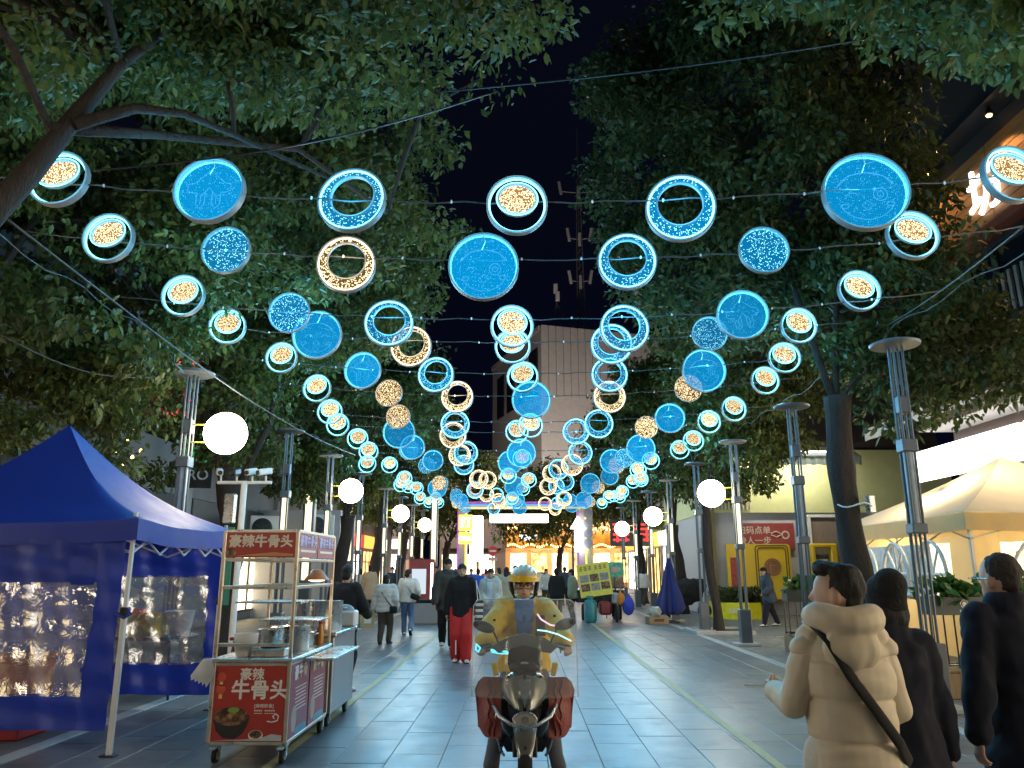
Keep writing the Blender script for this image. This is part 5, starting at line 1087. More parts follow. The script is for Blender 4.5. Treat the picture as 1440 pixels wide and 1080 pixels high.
    b.loft([[T(bw*rx*math.cos(2*math.pi*i/20), ry*math.sin(2*math.pi*i/20)+.008, z) for i in range(20)] for z, rx, ry in zs])
    sl = P.get('sleeve', 1.0)
    for s_ in (-1, 1): b.chain([T(s_*(sw-.02), 0, 1.385), el[s_], el[s_].lerp(hd[s_], .97*sl)], [(.058+th*.8)*k, (.048+th*.8)*k, (.036+th*.7)*k], 12)
    if P.get('hood'):
        q = P['hood']; pts = []; rr = []
        for i in range(20):
            a = 2*math.pi*i/20; back = .5+.5*math.sin(a); pts.append(T(.115*math.cos(a)*(1+.15*back), .015+.105*math.sin(a)+.02*back, 1.455+.02*math.cos(2*a)+.035*back)); rr.append((.035+.030*back)*k*q)
        b.tube(pts, rr, 10, closed=True); b.ell(T(0, .135, 1.36), (.12*k*q, .055*k*q, .10*k*q), 14, 9)
    puff = P.get('puff'); wr = P.get('wr', .010)
    def fn_t(co, no):
        d = fbm(co, P.get('wf', (8, 8, 4)), seed+5)*wr + fbm(co, (22, 22, 14), seed+9)*wr*.35
        if puff:
            zl = (co[:, 2]/k - .93)/max(.5, math.cos(ln)) + .93; s_ = np.abs(np.sin(np.pi*(zl-hem)/puff[0])); d += puff[1]*(np.sqrt(s_)-.75)
        return co + no*d[:, None]
    me = union(b, P.get('voxel', vx), 'jacket', P['m'], P.get('smooth', 5), fn_t)
    if 'split' in P:                                   # open front showing an inner layer
        sp_ = P['split']; inv = TR.transposed()
        def pred(c):
            q = (np.asarray(c) - np.array(pel)) @ np.array(inv).T / k
            return (np.abs(q[:, 0] - sp_.get('x', 0)) < sp_['w0'] + (sp_['w1']-sp_['w0'])*np.clip((q[:, 2]+.1)/.6, 0, 1)) & (q[:, 1] < -.02) & (q[:, 2] > -.25) & (q[:, 2] < .56)
        a_, c_ = split(me, pred, ('shirt', 'jacket')); a_.materials.clear(); a_.materials.append(sp_['m']); link('shirt', a_, o); j = link(P.get('name', 'jacket'), c_, o)
    else: j = link(P.get('name', 'jacket'), me, o)
    if 'vest' in S:                                    # sleeveless quilted layer over the sleeves
        Q = S['vest']; th = Q['th']; hz = Q['hem']; b = MB()
        b.loft([[T(bw*rx*math.cos(2*math.pi*i/24), ry*math.sin(2*math.pi*i/24)+.008, z) for i in range(24)] for z, rx, ry in ((hz, .172+th, .128+th), ((hz+1.05)/2, .176+th, .134+th), (1.05, .172+th, .13+th), (1.24, .182+th, .132+th), (1.35, .176+th*.9, .112+th), (1.415, .135+th*.6, .09+th*.7), (1.45, .085+th*.5, .075+th*.5))])
        for s_ in (-1, 1): b.limb(T(s_*.12*bw, .005, 1.37), T(s_*.175*bw, .005, 1.35), .066*k, .072*k, 12)
        def fn_v(co, no):
            zl = (co[:, 2]-pel.z)/k; u_ = (zl-Q.get('z0', 0))/Q['band']; g_ = np.abs(u_-np.round(u_))*Q['band']; d = Q['amp']*(np.sqrt(np.clip(g_/(Q['band']/2), 0, 1))-.6) - .012*np.exp(-(g_/.010)**2) + fbm(co, (5, 5, 9), seed+3)*.010 + fbm(co, (9, 9, 26), seed+8)*.005
            return co + no*d[:, None]
        link(Q.get('name', 'vest'), union(b, .009, 'vest', Q['m'], 4, fn_v), o)
    # hair and headgear
    k = kh; st = S.get('hair', 'short'); hm = S.get('hairm', HAIRB)
    if st:
        b = MB(); b.ell(Hd(0, .014, .046), (.083*k, .101*k, .092*k), 18, 12, HY)
        if st in ('short', 'bun', 'quiff'): b.ell(Hd(0, .055, -.02), (.070*k, .052*k, .075*k), 14, 9, HY)
        if st == 'quiff': b = MB(); b.ell(Hd(0, .022, .036), (.0775*k, .092*k, .088*k), 18, 12, HY); b.ell(Hd(0, .055, -.015), (.060*k, .048*k, .066*k), 14, 9, HY); b.ell(Hd(0, -.045, .098), (.062*k, .055*k, .036*k), 14, 9, HY); b.ell(Hd(0, .02, .095), (.070*k, .075*k, .036*k), 14, 9, HY)
        if st == 'buzz': b = MB(); b.ell(Hd(0, .020, .040), (.0765*k, .088*k, .090*k), 18, 12, HY); b.ell(Hd(0, .046, -.005), (.060*k, .056*k, .062*k), 14, 9, HY)
        if st == 'bun': b.ell(Hd(0, .115, -.01), (.04*k, .04*k, .045*k), 12, 8, HY)
        if st == 'bob': b.ell(Hd(0, .035, -.04), (.092*k, .08*k, .10*k), 16, 10, HY)
        if st == 'long':
            b.ell(Hd(0, .045, -.06), (.095*k, .07*k, .14*k), 16, 10, HY); b.limb(Hd(0, .075, -.12), Hd(0, .125, -.36), .085*k, .06*k, 12)
        def fn_h(co, no): return co + no*((fbm(co, (40, 40, 14), seed)*.006 + fbm(co, (95, 95, 40), seed+2)*S.get('tuft', .004)))[:, None]
        hme = union(b, min(vx*.75, .011), 'hair', hm, 3, fn_h); hob = link('hair', hme, o)
        if 'strands' in S:                             # loose locks lifting off the hair mass
            nS, lS = S['strands']; rs = np.random.default_rng(9); sb = MB(); vv = hme.vertices; c_ = Vector(Hd(0, .02, .02))
            for j in rs.integers(0, len(vv), nS):
                p = vv[j].co.copy(); nn = vv[j].normal.copy(); back = HY @ Vector((0, -.6 if p.z > c_.z+.07*k else .5, -.25 if p.z < c_.z+.07*k else .2)); t = (back - nn*back.dot(nn)*.6 + nn*.35 + Vector(rs.normal(size=3))*.28).normalized(); L_ = lS*rs.uniform(.5, 1.3)
                sb.tube([p - nn*.003, p + t*L_*.5 + nn*.004, p + t*L_], [.0022, .0017, .0004], 3)
            tag(sb.obj('hair_strands', hm, hob, 180), kind='stuff')
    hat = S.get('hat')
    if hat:
        b = MB(); kind, hmat = hat
        if kind == 'beanie': b.ell(Hd(0, .012, .055), (.094*k, .110*k, .105*k), 20, 12, HY); b.ell(Hd(0, .055, .10), (.082*k, .082*k, .088*k), 18, 10, HY); b.ell(Hd(0, .015, .0), (.092*k, .108*k, .05*k), 20, 10, HY)
        if kind == 'cap': b.ell(Hd(0, .01, .06), (.083*k, .102*k, .075*k), 18, 10, HY); b.ell(Hd(0, -.115, .045), (.062*k, .06*k, .010*k), 16, 6, HY)
        if kind == 'hoodup': b.ell(Hd(0, .03, .02), (.105*k, .115*k, .135*k), 18, 12, HY)
        link({'beanie': 'beanie', 'cap': 'cap', 'hoodup': 'hood'}[kind], union(b, min(vx, .012), 'hat', hmat, 2), o)
    if S.get('face'):
        for s_ in (-1, 1):
            b = MB(); b.ell(Hd(s_*.031, -.0835, .008), (.013*k, .006*k, .006*k), 10, 6, HY); b.obj('eye', EYEM, o, 180)
            b = MB(); b.tube([Hd(s_*.014, -.0905, .030), Hd(s_*.032, -.089, .034), Hd(s_*.049, -.080, .029)], .0042*k, 5); b.obj('eyebrow', BROWM, o, 180)
        b = MB(); b.ell(Hd(0, -.0945, -.058), (.022*k, .006*k, .006*k), 12, 6, HY); b.obj('mouth', LIPM, o, 180)
    o['_'] = 0; del o['_']
    k = kk
    return dict(o=o, T=T, Hd=Hd, hd=hd, el=el, k=k, HY=HY, sh=sh, pel=pel, hc=hc)
def strap(P, pts, w, mt, name='strap'):                # flat belt through points
    b = MB(); V = [Vector(p) for p in pts]; b.tube(V, w, 6, flat=.25); return b.obj(name, mt, P['o'], 180)
NAVY = cloth('navy wool', (.006, .008, .020), .9, .16, 9, .08); BLK = cloth('black cloth', (.008, .008, .009), .9, .16, 9, .08); BEIGE = cloth('beige quilted cotton', (.64, .55, .41), .62, .05, 5, 0, 120)
WHITEC = cloth('white padded cloth', (.62, .60, .56), .7); CREAM = cloth('cream knit', (.62, .58, .50)); JEAN = cloth('blue denim', (.10, .16, .28)); KHAKI = cloth('dark olive cloth', (.06, .05, .035)); REDT = cloth('red track cloth', (.55, .02, .02), .6); GREYH = cloth('pale grey hood cloth', (.48, .48, .44)); CAMO = cloth('dark camouflage', (.035, .035, .028), .7, .6, 9); BLUEJ = cloth('bright blue jacket cloth', (.02, .09, .50)); TAN = cloth('tan coat wool', (.42, .33, .22)); BROWNC = cloth('brown skirt wool', (.20, .13, .10)); OLIVE = cloth('green grey coat', (.22, .25, .18)); SLATE = cloth('slate coat', (.035, .05, .075))
WSH = mat('white shoe', (.62, .60, .58), .5); WLK = dict(lf=(.08, -.24, .085), rf=(-.08, .24, .12), lh=(.26, .16, .86), rh=(-.26, -.18, .86))
P1L = Vector((at(1186, 900, 3.4).x, 3.4, 0)); P2L = Vector((at(1254, 900, 3.85).x, 3.85, 0)); P3L = Vector((at(1428, 900, 3.95).x, 3.95, 0))
# three people seen from behind
p1 = person('man in beige hooded quilted vest with black cross strap smoking', P1L, R(176), 1.60, dict(hs=1.13, sw=.155, bw=.92, tuft=.003, voxel=.011, bvoxel=.008, top=dict(m=BEIGE, th=.022, hem=.76, hood=1.05, wr=.012, wf=(7, 7, 12), collar=.03, name='hooded_top', voxel=.009, smooth=4), vest=dict(m=BEIGE, th=.030, hem=.66, band=.165, amp=.007, z0=.06, name='quilted_vest'), legs=dict(m=CREAM, w=.03),
     lh=(.25, -.27, 1.14), lp=(.25, .5, -1), rh=(-.14, -.24, 1.0), rp=(-.35, .6, -.6), hy=62, hp=-6, hair='quiff', shoes=WSH, lean=2, palm1=(-1, .1, .4), curl1=.6))
T, k = p1['T'], p1['k']
strap(p1, [T(.13, .06, 1.45), T(.10, .155, 1.39), T(.04, .178, 1.26), T(-.05, .182, 1.12), T(-.14, .155, .99), T(-.205, .06, .90)][::1], .026, BLK, 'cross_strap')
d = (p1['hd'][1]-p1['el'][1]).normalized(); c0 = p1['hd'][1] + d*.15*k
cg = thing('cigarette', 'white lit cigarette held by man in beige vest', 'cigarette', (0, 0, 0)); wm = Matrix.Translation(P1L) @ Matrix.Rotation(R(176), 4, 'Z'); tip = wm @ (c0 + Vector((.02, 0, -.01)))
b = MB(); b.tube([tip + Vector((.02, 0, 0)), tip + Vector((-.075, .01, .004))], .0048, 8); b.obj('paper_tube', M_WPRINT, cg, 40)
b = MB(); b.tube([tip + Vector((.045, -.002, -.001)), tip + Vector((.02, 0, 0))], .0049, 8); b.obj('filter_tip', TAN, cg, 40)
p2 = person('woman in black beanie and long dark flared coat seen from behind', P2L, R(172), 1.53, dict(hs=1.08, sw=.142, bw=.80, voxel=.012, top=dict(m=NAVY, th=.036, hem=.62, flare=.08, wr=.020, wf=(9, 9, 5), collar=.05, name='coat', smooth=4), legs=dict(m=BLK, w=.012), lh=(.20, -.20, .95), rh=(-.24, -.06, .84), hy=20, hair='bob', hat=('beanie', cloth('black knit', (.010, .010, .011), .9, .2, 30, .5, 60)), shoes=BLK, lean=3))
p3 = person('man in knee length navy overcoat and glasses seen from behind', P3L, R(186), 1.66, dict(hs=1.08, sw=.175, bw=.92, voxel=.012, bvoxel=.008, top=dict(m=NAVY, th=.036, hem=.60, flare=.05, wr=.018, wf=(7, 7, 10), collar=.045, name='overcoat', smooth=4), legs=dict(m=BLK, w=.02), lh=(.34, .10, .80), lp=(.6, 1, 0), rh=(-.27, -.12, .84), lf=(.08, -.2, .085), rf=(-.08, .22, .12), hy=12, hair='buzz', hairm=mat('short dark hair', (.03, .024, .02), .8, 0, .3, 60, .4, 120), lean=3))
Hd = p3['Hd']
for s_ in (-1, 1): b = MB(); b.tube([Hd(s_*.080, .02, .006), Hd(s_*.082, -.05, .008), Hd(s_*.075, -.105, .008)], .003, 5); b.obj('glasses_temple', M_STEEL, p3['o'])
# vendor and walkers on the tent side
person('vendor in black jacket standing at the stainless counter', (-2.42, 10.9, 0), R(160), 1.64, dict(top=dict(m=BLK, th=.05, hem=.78, wr=.014), legs=dict(m=NAVY), lh=(.2, -.3, 1.0), rh=(-.22, -.3, 1.02), hair='short', shoes=WSH, hy=15, hp=8))
q = gnd(540, 906); wp = person('woman in white padded jacket walking away with shopping bag', q, R(172), 1.47, dict(top=dict(m=WHITEC, th=.07, hem=.78, puff=(.12, .014), wr=.014), legs=dict(m=KHAKI, w=.026), lf=(.08, .10, .085), rf=(-.08, -.12, .085), lh=(.34, -.02, .80), rh=(-.26, -.1, .9), hair='bob', shoes=BLK, hy=-30))
strap(wp, [wp['T'](.16, .08, 1.42), wp['T'](.05, .19, 1.26), wp['T'](-.10, .2, 1.06), wp['T'](-.22, .12, .90)], .014, BLK, 'bag_strap'); b = MB(); b.bbox(wp['T'](-.25, .13, .84), (.18, .08, .15), .03); b.obj('shoulder_bag', BLK, wp['o'])
o = thing('shopping_bag', 'tan and white paper shopping bag carried by woman in white', 'bag', q + Vector((-.40, 0, .34)), .5); b = MB(); b.loft([[Vector((x*s_, y*s_, z)) for x, y in ((-.17, -.06), (.17, -.06), (.17, .06), (-.17, .06))] for z, s_ in ((0, .9), (.2, 1), (.36, .95))]); b.obj('bag_body', mat('tan paper', (.55, .42, .22), .7), o); b = MB(); b.box((0, -.066, .2), (.16, .004, .2)); b.obj('white_print', M_WPRINT, o)
for s_ in (-1, 1): b = MB(); b.tube([(-.07, s_*.05, .35), (-.04, s_*.03, .44), (.04, s_*.03, .44), (.07, s_*.05, .35)], .005, 5); b.obj('handle', M_WHITEP, o)
q = gnd(572, 893); ws = person('woman in cream sweater and blue jeans walking away', q, R(186), 1.58, dict(top=dict(m=CREAM, th=.05, hem=.84, wr=.014), legs=dict(m=JEAN, w=.022), lf=(.08, -.16, .085), rf=(-.10, .24, .16), lh=(.2, -.2, .96), rh=(-.24, -.1, .95), hair='bun', shoes=WSH, hy=-40, **{'toe-1': 35}))
strap(ws, [ws['T'](.15, .08, 1.42), ws['T'](.05, .17, 1.26), ws['T'](-.10, .18, 1.10), ws['T'](-.20, .12, 1.0)], .012, BLK, 'bag_strap'); b = MB(); b.bbox(ws['T'](-.2, .17, .98), (.24, .08, .14), .03, Matrix.Rotation(R(-20), 3, 'Y')); b.obj('shoulder_bag', BLK, ws['o'])
q = gnd(648, 931); rw = person('woman in black jacket and red track trousers walking toward us', q, R(4), 1.68, dict(bvoxel=.012, top=dict(m=BLK, th=.05, hem=.78, wr=.012, collar=.04), legs=dict(m=REDT, w=.042, flare=1.5), lf=(.09, -.10, .085), rf=(-.09, .06, .085), lh=(.27, -.03, .82), rh=(-.27, .0, .82), hair='bun', face=True, shoes=WSH, hp=-4))
for s_ in (-1, 1): b = MB(); b.tube([rw['T'](s_*.105, -.135, .8), Vector((s_*.095, -.135, .5)), Vector((s_*.09, -.12, .14))], .012, 5); b.obj('white_stripe', M_WPRINT, rw['o'])
tb2 = thing('tote_bag', 'black and white striped tote bag on shoulder of woman in red trousers', 'bag', q + Vector((.31, -.05, .70)), .2)
for j in range(7): b = MB(); b.bbox((0, 0, .03+.05*j), (.12+.004*j, .22, .05), .01); b.obj('stripe_band', M_WPRINT if j % 2 else BLK, tb2)
for s_ in (-1, 1): b = MB(); b.tube([(s_*.03, -.07, .36), (-.06, -.04, .70), (-.06, .04, .70), (s_*.03, .07, .36)], .007, 5); b.obj('strap', M_WPRINT, tb2)
q = gnd(628, 912); person('tall man in dark camouflage jacket walking behind woman in red', q, R(8), 1.80, dict(top=dict(m=CAMO, th=.06, hem=.72, wr=.016, collar=.04), legs=dict(m=BLK, w=.025), face=True, hat=('cap', BLK), shoes=WSH, **WLK))
q = Vector((at(690, 850, 17.5).x, 17.5, 0)); person('young man in pale grey hooded jacket behind the scooter', q, R(-4), 1.60, dict(top=dict(m=GREYH, th=.055, hem=.80, hood=1.0, wr=.014, split=dict(w0=.05, w1=.07, m=mat('pale blue tee', (.55, .62, .66), .8))), legs=dict(m=JEAN), face=True, lh=(.12, -.24, .95), rh=(-.1, -.24, .95), hair='short'))
FAR = []
for lab, u, Y, rz, h, S in [
  ('person in bright blue jacket walking away beyond camouflage man', 672, 27, 180, 1.6, dict(top=dict(m=BLUEJ, th=.055, hem=.78), legs=dict(m=BLK), hair='short', **WLK)),
  ('woman with long black hair and brown skirt walking away', 712, 23.5, 175, 1.64, dict(top=dict(m=TAN, th=.05, hem=.55, flare=.05), legs=dict(m=BROWNC, w=.03), hair='long', **WLK)),
  ('man in dark coat walking beside the long haired woman', 724, 30, 170, 1.72, dict(top=dict(m=KHAKI, th=.05, hem=.7), legs=dict(m=BLK), hair='short')),
  ('person in black hooded coat standing near the white car', 783, 27.0, 165, 1.60, dict(top=dict(m=BLK, th=.055, hem=.66, flare=.03), legs=dict(m=BLK), hair=None, hat=('hoodup', BLK))),
  ('person in green grey coat with backpack at snack tricycle', 806, 25.2, 250, 1.58, dict(top=dict(m=OLIVE, th=.055, hem=.74), legs=dict(m=NAVY), hair='short', hat=('cap', BLK), shoes=WSH)),
  ('person in pale padded coat strolling near the lit shop column', 505, 31, 170, 1.6, dict(top=dict(m=WHITEC, th=.06, hem=.8), legs=dict(m=KHAKI), hair='bob', **WLK)),
  ('person in long tan coat strolling near the lit shop column', 519, 30, 190, 1.72, dict(top=dict(m=TAN, th=.05, hem=.45, flare=.04), legs=dict(m=BLK), hair='short')),
  ('person in dark jacket beside the red kiosk', 590, 36, 20, 1.68, dict(top=dict(m=SLATE, th=.05, hem=.78), legs=dict(m=BLK), hair='short')),
  ('person in pink jacket passing the gate pillar', 640, 40, 10, 1.6, dict(top=dict(m=cloth('pink cloth', (.6, .18, .22)), th=.05, hem=.8), legs=dict(m=JEAN), hair='long')),
  ('person in grey coat crossing before the amber shop', 700, 48, 90, 1.66, dict(top=dict(m=GREYH, th=.05, hem=.7), legs=dict(m=BLK), hair='short')),
  ('stallholder in brown jacket behind snack tricycle', 866, 26.6, 10, 1.62, dict(top=dict(m=BROWNC, th=.06, hem=.8), legs=dict(m=BLK), hair='bob', face=True))]:
    x = at(u, 840, Y).x; FAR.append(person(lab, Vector((x, Y, 0)), R(rz), h, dict(voxel=.024, hands=False, **S), 'passers-by')['o'])
for n_, (u, Y, rz, j, lab) in enumerate([(662, 34, 20, 0, 'second person in blue jacket coming toward us beyond the first'), (702, 35, 200, 1, 'second long haired walker further along near no entry sign'), (739, 38, 170, 2, 'person in dark coat heading for the gate'), (768, 33, 10, 5, 'person in pale padded coat coming toward us by the white car'), (795, 36, 200, 7, 'person in dark jacket walking away past the arrow sign'), (614, 34, 340, 6, 'person in tan coat coming toward us beside the red kiosk'), (550, 33, 30, 7, 'person in dark jacket browsing the lit shop fronts'), (683, 42, 180, 8, 'person in pink jacket walking under the gate light bar'), (905, 36, 150, 5, 'person in pale padded coat near the red neon sign'), (838, 34, 30, 2, 'person in dark coat passing behind the snack tricycle')]):
    c = copy_tree(FAR[j]); c.location = (at(u, 840, Y).x, Y, 0); c.rotation_euler = (0, 0, R(rz)); c['label'] = lab
q = gnd(1084, 881); person('man in slate coat and black cap walking past yellow planter', q, R(-84), 1.64, dict(voxel=.02, top=dict(m=SLATE, th=.06, hem=.68, flare=.03, hood=.8), legs=dict(m=NAVY, w=.025), hat=('cap', BLK), hair='short', shoes=WSH, lf=(.08, -.22, .085), rf=(-.08, .26, .1), lh=(.2, -.22, .95), rh=(-.25, .14, .88), lean=8))
# ================================================================== scooter and rider
SX, SY = at(738, 1000, 6.2).x, 6.2
sc_ = thing('delivery_scooter', 'dark electric scooter with clear windshield and red leg covers', 'scooter', (SX, SY, 0), R(0))
M_SCT = mat('dark green grey gloss', (.24, .25, .23), .2, .5, .15, 4, coat=.5); M_SCB = mat('gloss black plastic', (.012, .012, .013), .2, 0, .15, 6, coat=.3); M_COVER = mat('red leather cover', (.24, .045, .035), .5, 0, .2, 8, .25, 30)
rY = Matrix.Rotation(R(90), 3, 'Y')
for y, nm in ((0, 'front'), (1.28, 'rear')):
    b = MB(); b.lathe([(.16, -.05), (.215, -.052), (.235, -.03), (.24, 0), (.235, .03), (.215, .052), (.16, .05)], 28, (0, y, .24), rY); w0 = b.obj('wheel', M_RUBBER, sc_, 40)
    b = MB(); b.lathe([(.02, -.045), (.16, -.03), (.165, .03), (.02, .045)], 20, (0, y, .24), rY); b.obj('rim', M_DARK, w0, 40)
    for s_ in (-1, 1):
        b = MB(); b.tube([(s_*.075, y+.0, .24), (s_*.075, y+(.10 if y < 1 else -.05), .5)], .018, 6); b.obj('fork', M_DARK, w0)
def sring(pts, y): return [Vector((x, y, z)) for x, z in pts]
def sym(half): return half + [(-x, z) for x, z in half[::-1]]
# mudguard
b = MB(); b.loft([[Vector((.085*math.cos(a)*w_, .05 + .0*w_ + (-.285+.02*k)*math.cos(R(t)), .24 + .285*math.sin(R(t)) + .03*math.sin(a)*1)) for a in (math.pi*j/8 for j in range(9))] for k, (t, w_) in enumerate(((8, .5), (25, .8), (50, 1.0), (80, 1.0), (110, .9), (140, .7)))], False, closed=False); b.obj('mudguard', M_SCT, sc_, 60)
# leg shield and nose
half = [(.0, .33), (.10, .32), (.17, .42), (.215, .58), (.20, .72), (.13, .82), (.06, .86), (0, .87)]
def outline(sx, sz, z0): return [Vector((x*sx, 0, z0+(z-.33)*sz)) for x, z in sym(half)]
b = MB(); b.loft([[p + Vector((0, .30, 0)) for p in outline(1.0, 1.0, .30)], [p + Vector((0, .16, 0)) for p in outline(1.02, 1.0, .31)], [p + Vector((0, .06, .0)) for p in outline(.92, .93, .35)], [p + Vector((0, -.02, .02)) for p in outline(.62, .66, .46)], [p + Vector((0, -.06, .02)) for p in outline(.30, .36, .56)]]); b.obj('leg_shield', M_SCB, sc_, 60)
for s_ in (-1, 1):                                    # swept fairing halves meeting in a V
    def fair(a, c):
        w_ = .07 + .145*math.sin(min(1, .25+c)*1.5); zc = .575 + .255*c + .045*a*(1-c) - .05*a*c
        return Vector((s_*(.012 + w_*a), -.150 + .045*c + .17*a**2.2 + .02*math.sin(c*3.1), zc))
    b = MB(); b.grid(fair, 12, 12); b.obj('fairing', M_SCT, sc_, 180)
    b = MB(); b.tube([fair(a_/10, 0) for a_ in range(11)] + [fair(1, c_/10) for c_ in range(1, 11)], .006, 6); b.obj('fairing_trim', M_SCB, sc_, 180)
b = MB(); b.ext([(-.03, .70), (0, .60), (.03, .70), (.045, .80), (-.045, .80)], frontT((0, -.128, 0)), .012); b.obj('v_inlay', mat('silver inlay', (.5, .55, .6), .25, .8), sc_)
b = MB(); b.loft([[Vector((.085*math.cos(2*math.pi*i/20), y, .53+.05*math.sin(2*math.pi*i/20))) for i in range(20)] for y in (-.185, -.14)]); bd = b.obj('headlight', mat('pale lens', (.5, .46, .38), .15, .3), sc_, 40)
b = MB(); b.tube([(.085*math.cos(2*math.pi*i/20), -.185, .53+.05*math.sin(2*math.pi*i/20)) for i in range(20)], .008, 6, closed=True); b.obj('headlight_rim', M_STEEL, bd, 180)
b = MB(); b.lathe([(.012, 0), (.026, 0), (.026, .004), (.012, .004)], 16, (0, -.187, .53), Matrix.Rotation(R(90), 3, 'X'), closed=True); b.obj('emblem', M_STEEL, bd)
b = MB(); b.tube([(-.22, .10, .66), (-.235, -.02, .60), (-.19, -.13, .545), (-.10, -.185, .50), (0, -.20, .475), (.10, -.185, .50), (.19, -.13, .545), (.235, -.02, .60), (.22, .10, .66)], .013, 8); b.obj('bumper_bar', M_STEEL, sc_, 180)
for s_ in (-1, 1):
    b = MB(); b.tube([(s_*.225, -.02, .59), (s_*.22, .02, .42), (s_*.18, .08, .27), (s_*.16, .16, .22)], .012, 8); b.obj('crash_bar', M_STEEL, sc_, 180)
# handlebar console
b = MB(); b.loft([[Vector((x, y, z)) for x, z in sym([(0, .84), (.11, .84), (.135, .90), (.12, 1.0), (0, 1.03)])] for y in (-.0, .14)]); cs = b.obj('console', M_SCB, sc_, 50)
b = MB(); b.ell((0, -.01, .87), (.12, .03, .05), 18, 8); b.obj('console_lens', M_SCB, cs, 180)
b = MB(); b.ell((0, -.035, .905), (.03, .006, .008), 12, 6); b.obj('badge', M_STEEL, cs, 180)
b = MB(); b.loft([[Vector((x, y, z)) for x, z in sym([(0, 1.0), (.20, .97), (.26, 1.02), (.12, 1.09), (0, 1.11)])] for y in (.02, .16)]); b.obj('handlebar_cowl', M_SCT, sc_, 50)
for s_ in (-1, 1):
    b = MB(); b.tube([(s_*.10, .12, 1.0), (s_*.22, .16, 1.02), (s_*.36, .20, 1.0)], [.016, .016, .018], 8); hb = b.obj('handlebar', M_BLACK, sc_, 60)
    b = MB(); b.tube([(s_*.24, .12, 1.02), (s_*.34, .10, 1.0)], .006, 6); b.obj('brake_lever', M_STEEL, hb)
    b = MB(); b.tube([(s_*.20, .13, 1.03), (s_*.25, .08, 1.14), (s_*.28, .02, 1.17)], .007, 6); mi_ = b.obj('mirror', M_BLACK, sc_, 180)
    b = MB(); b.ell((s_*.315, .02, 1.165 + (.02 if s_ > 0 else 0)), (.088, .028, .042), 18, 10, Matrix.Rotation(R(-s_*18), 3, 'Y')); b.obj('mirror_shell', mat('matt mirror shell', (.035, .035, .033), .5), mi_, 180)
# windshield: bent clear sheet
def ws_(a, c):
    x = -.40 + .80*a; z = .67 + .70*c; y = -.16 + .30*c*.35 + .10*(2*a-1)**2
    return Vector((x, y, z))
def rounded(a, c):
    p = ws_(a, c); x0, z0 = abs(p.x), p.z; r_ = .07
    if x0 > .40-r_ and z0 > 1.37-r_:
        dx, dz = x0-(.40-r_), z0-(1.37-r_); m_ = max(abs(dx), abs(dz), 1e-6); L = math.hypot(dx, dz)
        f = m_/L if L > 1e-6 else 1; p.x = math.copysign(.40-r_+dx*f, p.x); p.z = 1.37-r_+dz*f
    return p
b = MB(); b.grid(rounded, 32, 28); wsd = b.obj('windshield', glass('clear windshield', (.62, .66, .66), .22, .06, .12, 3.0), sc_, 180)
ed = [rounded(0, c/14) for c in range(15)] + [rounded(a/20, 1) for a in range(1, 21)] + [rounded(1, 1-c/14) for c in range(1, 15)]
b = MB(); b.tube(ed, .004, 5); b.obj('windshield_edge', glass('windshield edge', (.7, .75, .75), .55, .1), wsd, 180)
for x, z in ((-.23, 1.22), (.23, 1.25), (-.12, .82), (.12, .82)): b = MB(); b.lathe([(.010, 0), (.010, .01)], 10, (x, -.075 - (.06 if z < 1 else -.02), z), Matrix.Rotation(R(90), 3, 'X')); b.obj('bolt', M_BLACK, wsd)
# leg covers
for s_ in (-1, 1):
    def cov(a, c):
        x = s_*(.18 + .20*a - .03*a*(1-c)); z = .37 + .43*c; q_ = max(0, a-.6)/.4; z -= .09*q_*q_*max(0, c-.55)/.45; z += .06*q_*q_*max(0, .35-c)/.35
        return Vector((x, -.03 + .02*a + .13*a**3 + .012*math.sin(c*9+a*3) + .02*math.sin(c*3.1), z))
    b = MB(); b.grid(cov, 12, 20); b.grid(lambda a, c: cov(a, c) + Vector((0, .03, 0)), 12, 20); cv = b.obj('leg_cover', M_COVER, sc_, 180)
    for q in (.28, .50): b = MB(); b.tube([cov(q + .05*math.sin(t*.9), .04 + .92*t/24) + Vector((0, -.006, 0)) for t in range(25)], .007, 5); b.obj('piping', M_COVER, cv, 180)
    b = MB(); b.tube([cov(0, 0), cov(1, 0), cov(1, .5), cov(1, .93), cov(.85, .99), cov(.0, 1)], .009, 6); b.obj('edge_binding', M_COVER, cv, 180)
    b = MB(); b.bbox((s_*.225, -.01, .86), (.045, .02, .10), .008, Matrix.Rotation(R(s_*12), 3, 'Y')); b.obj('yellow_strap', mat('yellow strap', (.75, .5, .03), .5), cv)
# wrapped light cords on the grips
b = MB(); b.tube([(-.26, .08, .99), (-.20, .03, .985), (-.14, .02, .985), (-.12, .03, .97), (-.18, .05, .965), (-.25, .07, .975)], .006, 6, closed=True); b.obj('light_cord', glow('cyan cord', (.1, .7, 1), 1.8), sc_, 180)
b = MB(); b.tube([(-.345, .12, 1.0), (-.375, .10, 1.03), (-.38, .10, .99), (-.36, .11, .97)], .007, 6, closed=True); b.obj('light_cord', MATS['cyan cord'], sc_, 180)
b = MB(); b.tube([(.10, .03, 1.14), (.17, .0, 1.135), (.26, .0, 1.11), (.36, .03, 1.06)], .006, 6); b.obj('light_cord', glow('pale cord', (.45, .95, 1), 1.6), sc_, 180)
b = MB(); b.tube([(.10, .02, 1.26), (.13, .0, 1.22), (.20, .0, 1.18), (.25, .03, 1.17)], .006, 6); b.obj('light_cord', glow('pink cord', (1, .6, .7), 1.3), sc_, 180)
b = MB(); b.bbox((.125, .07, 1.17), (.085, .02, .155), .012, Matrix.Rotation(R(-8), 3, 'X')); b.obj('phone_holder', M_BLACK, sc_)
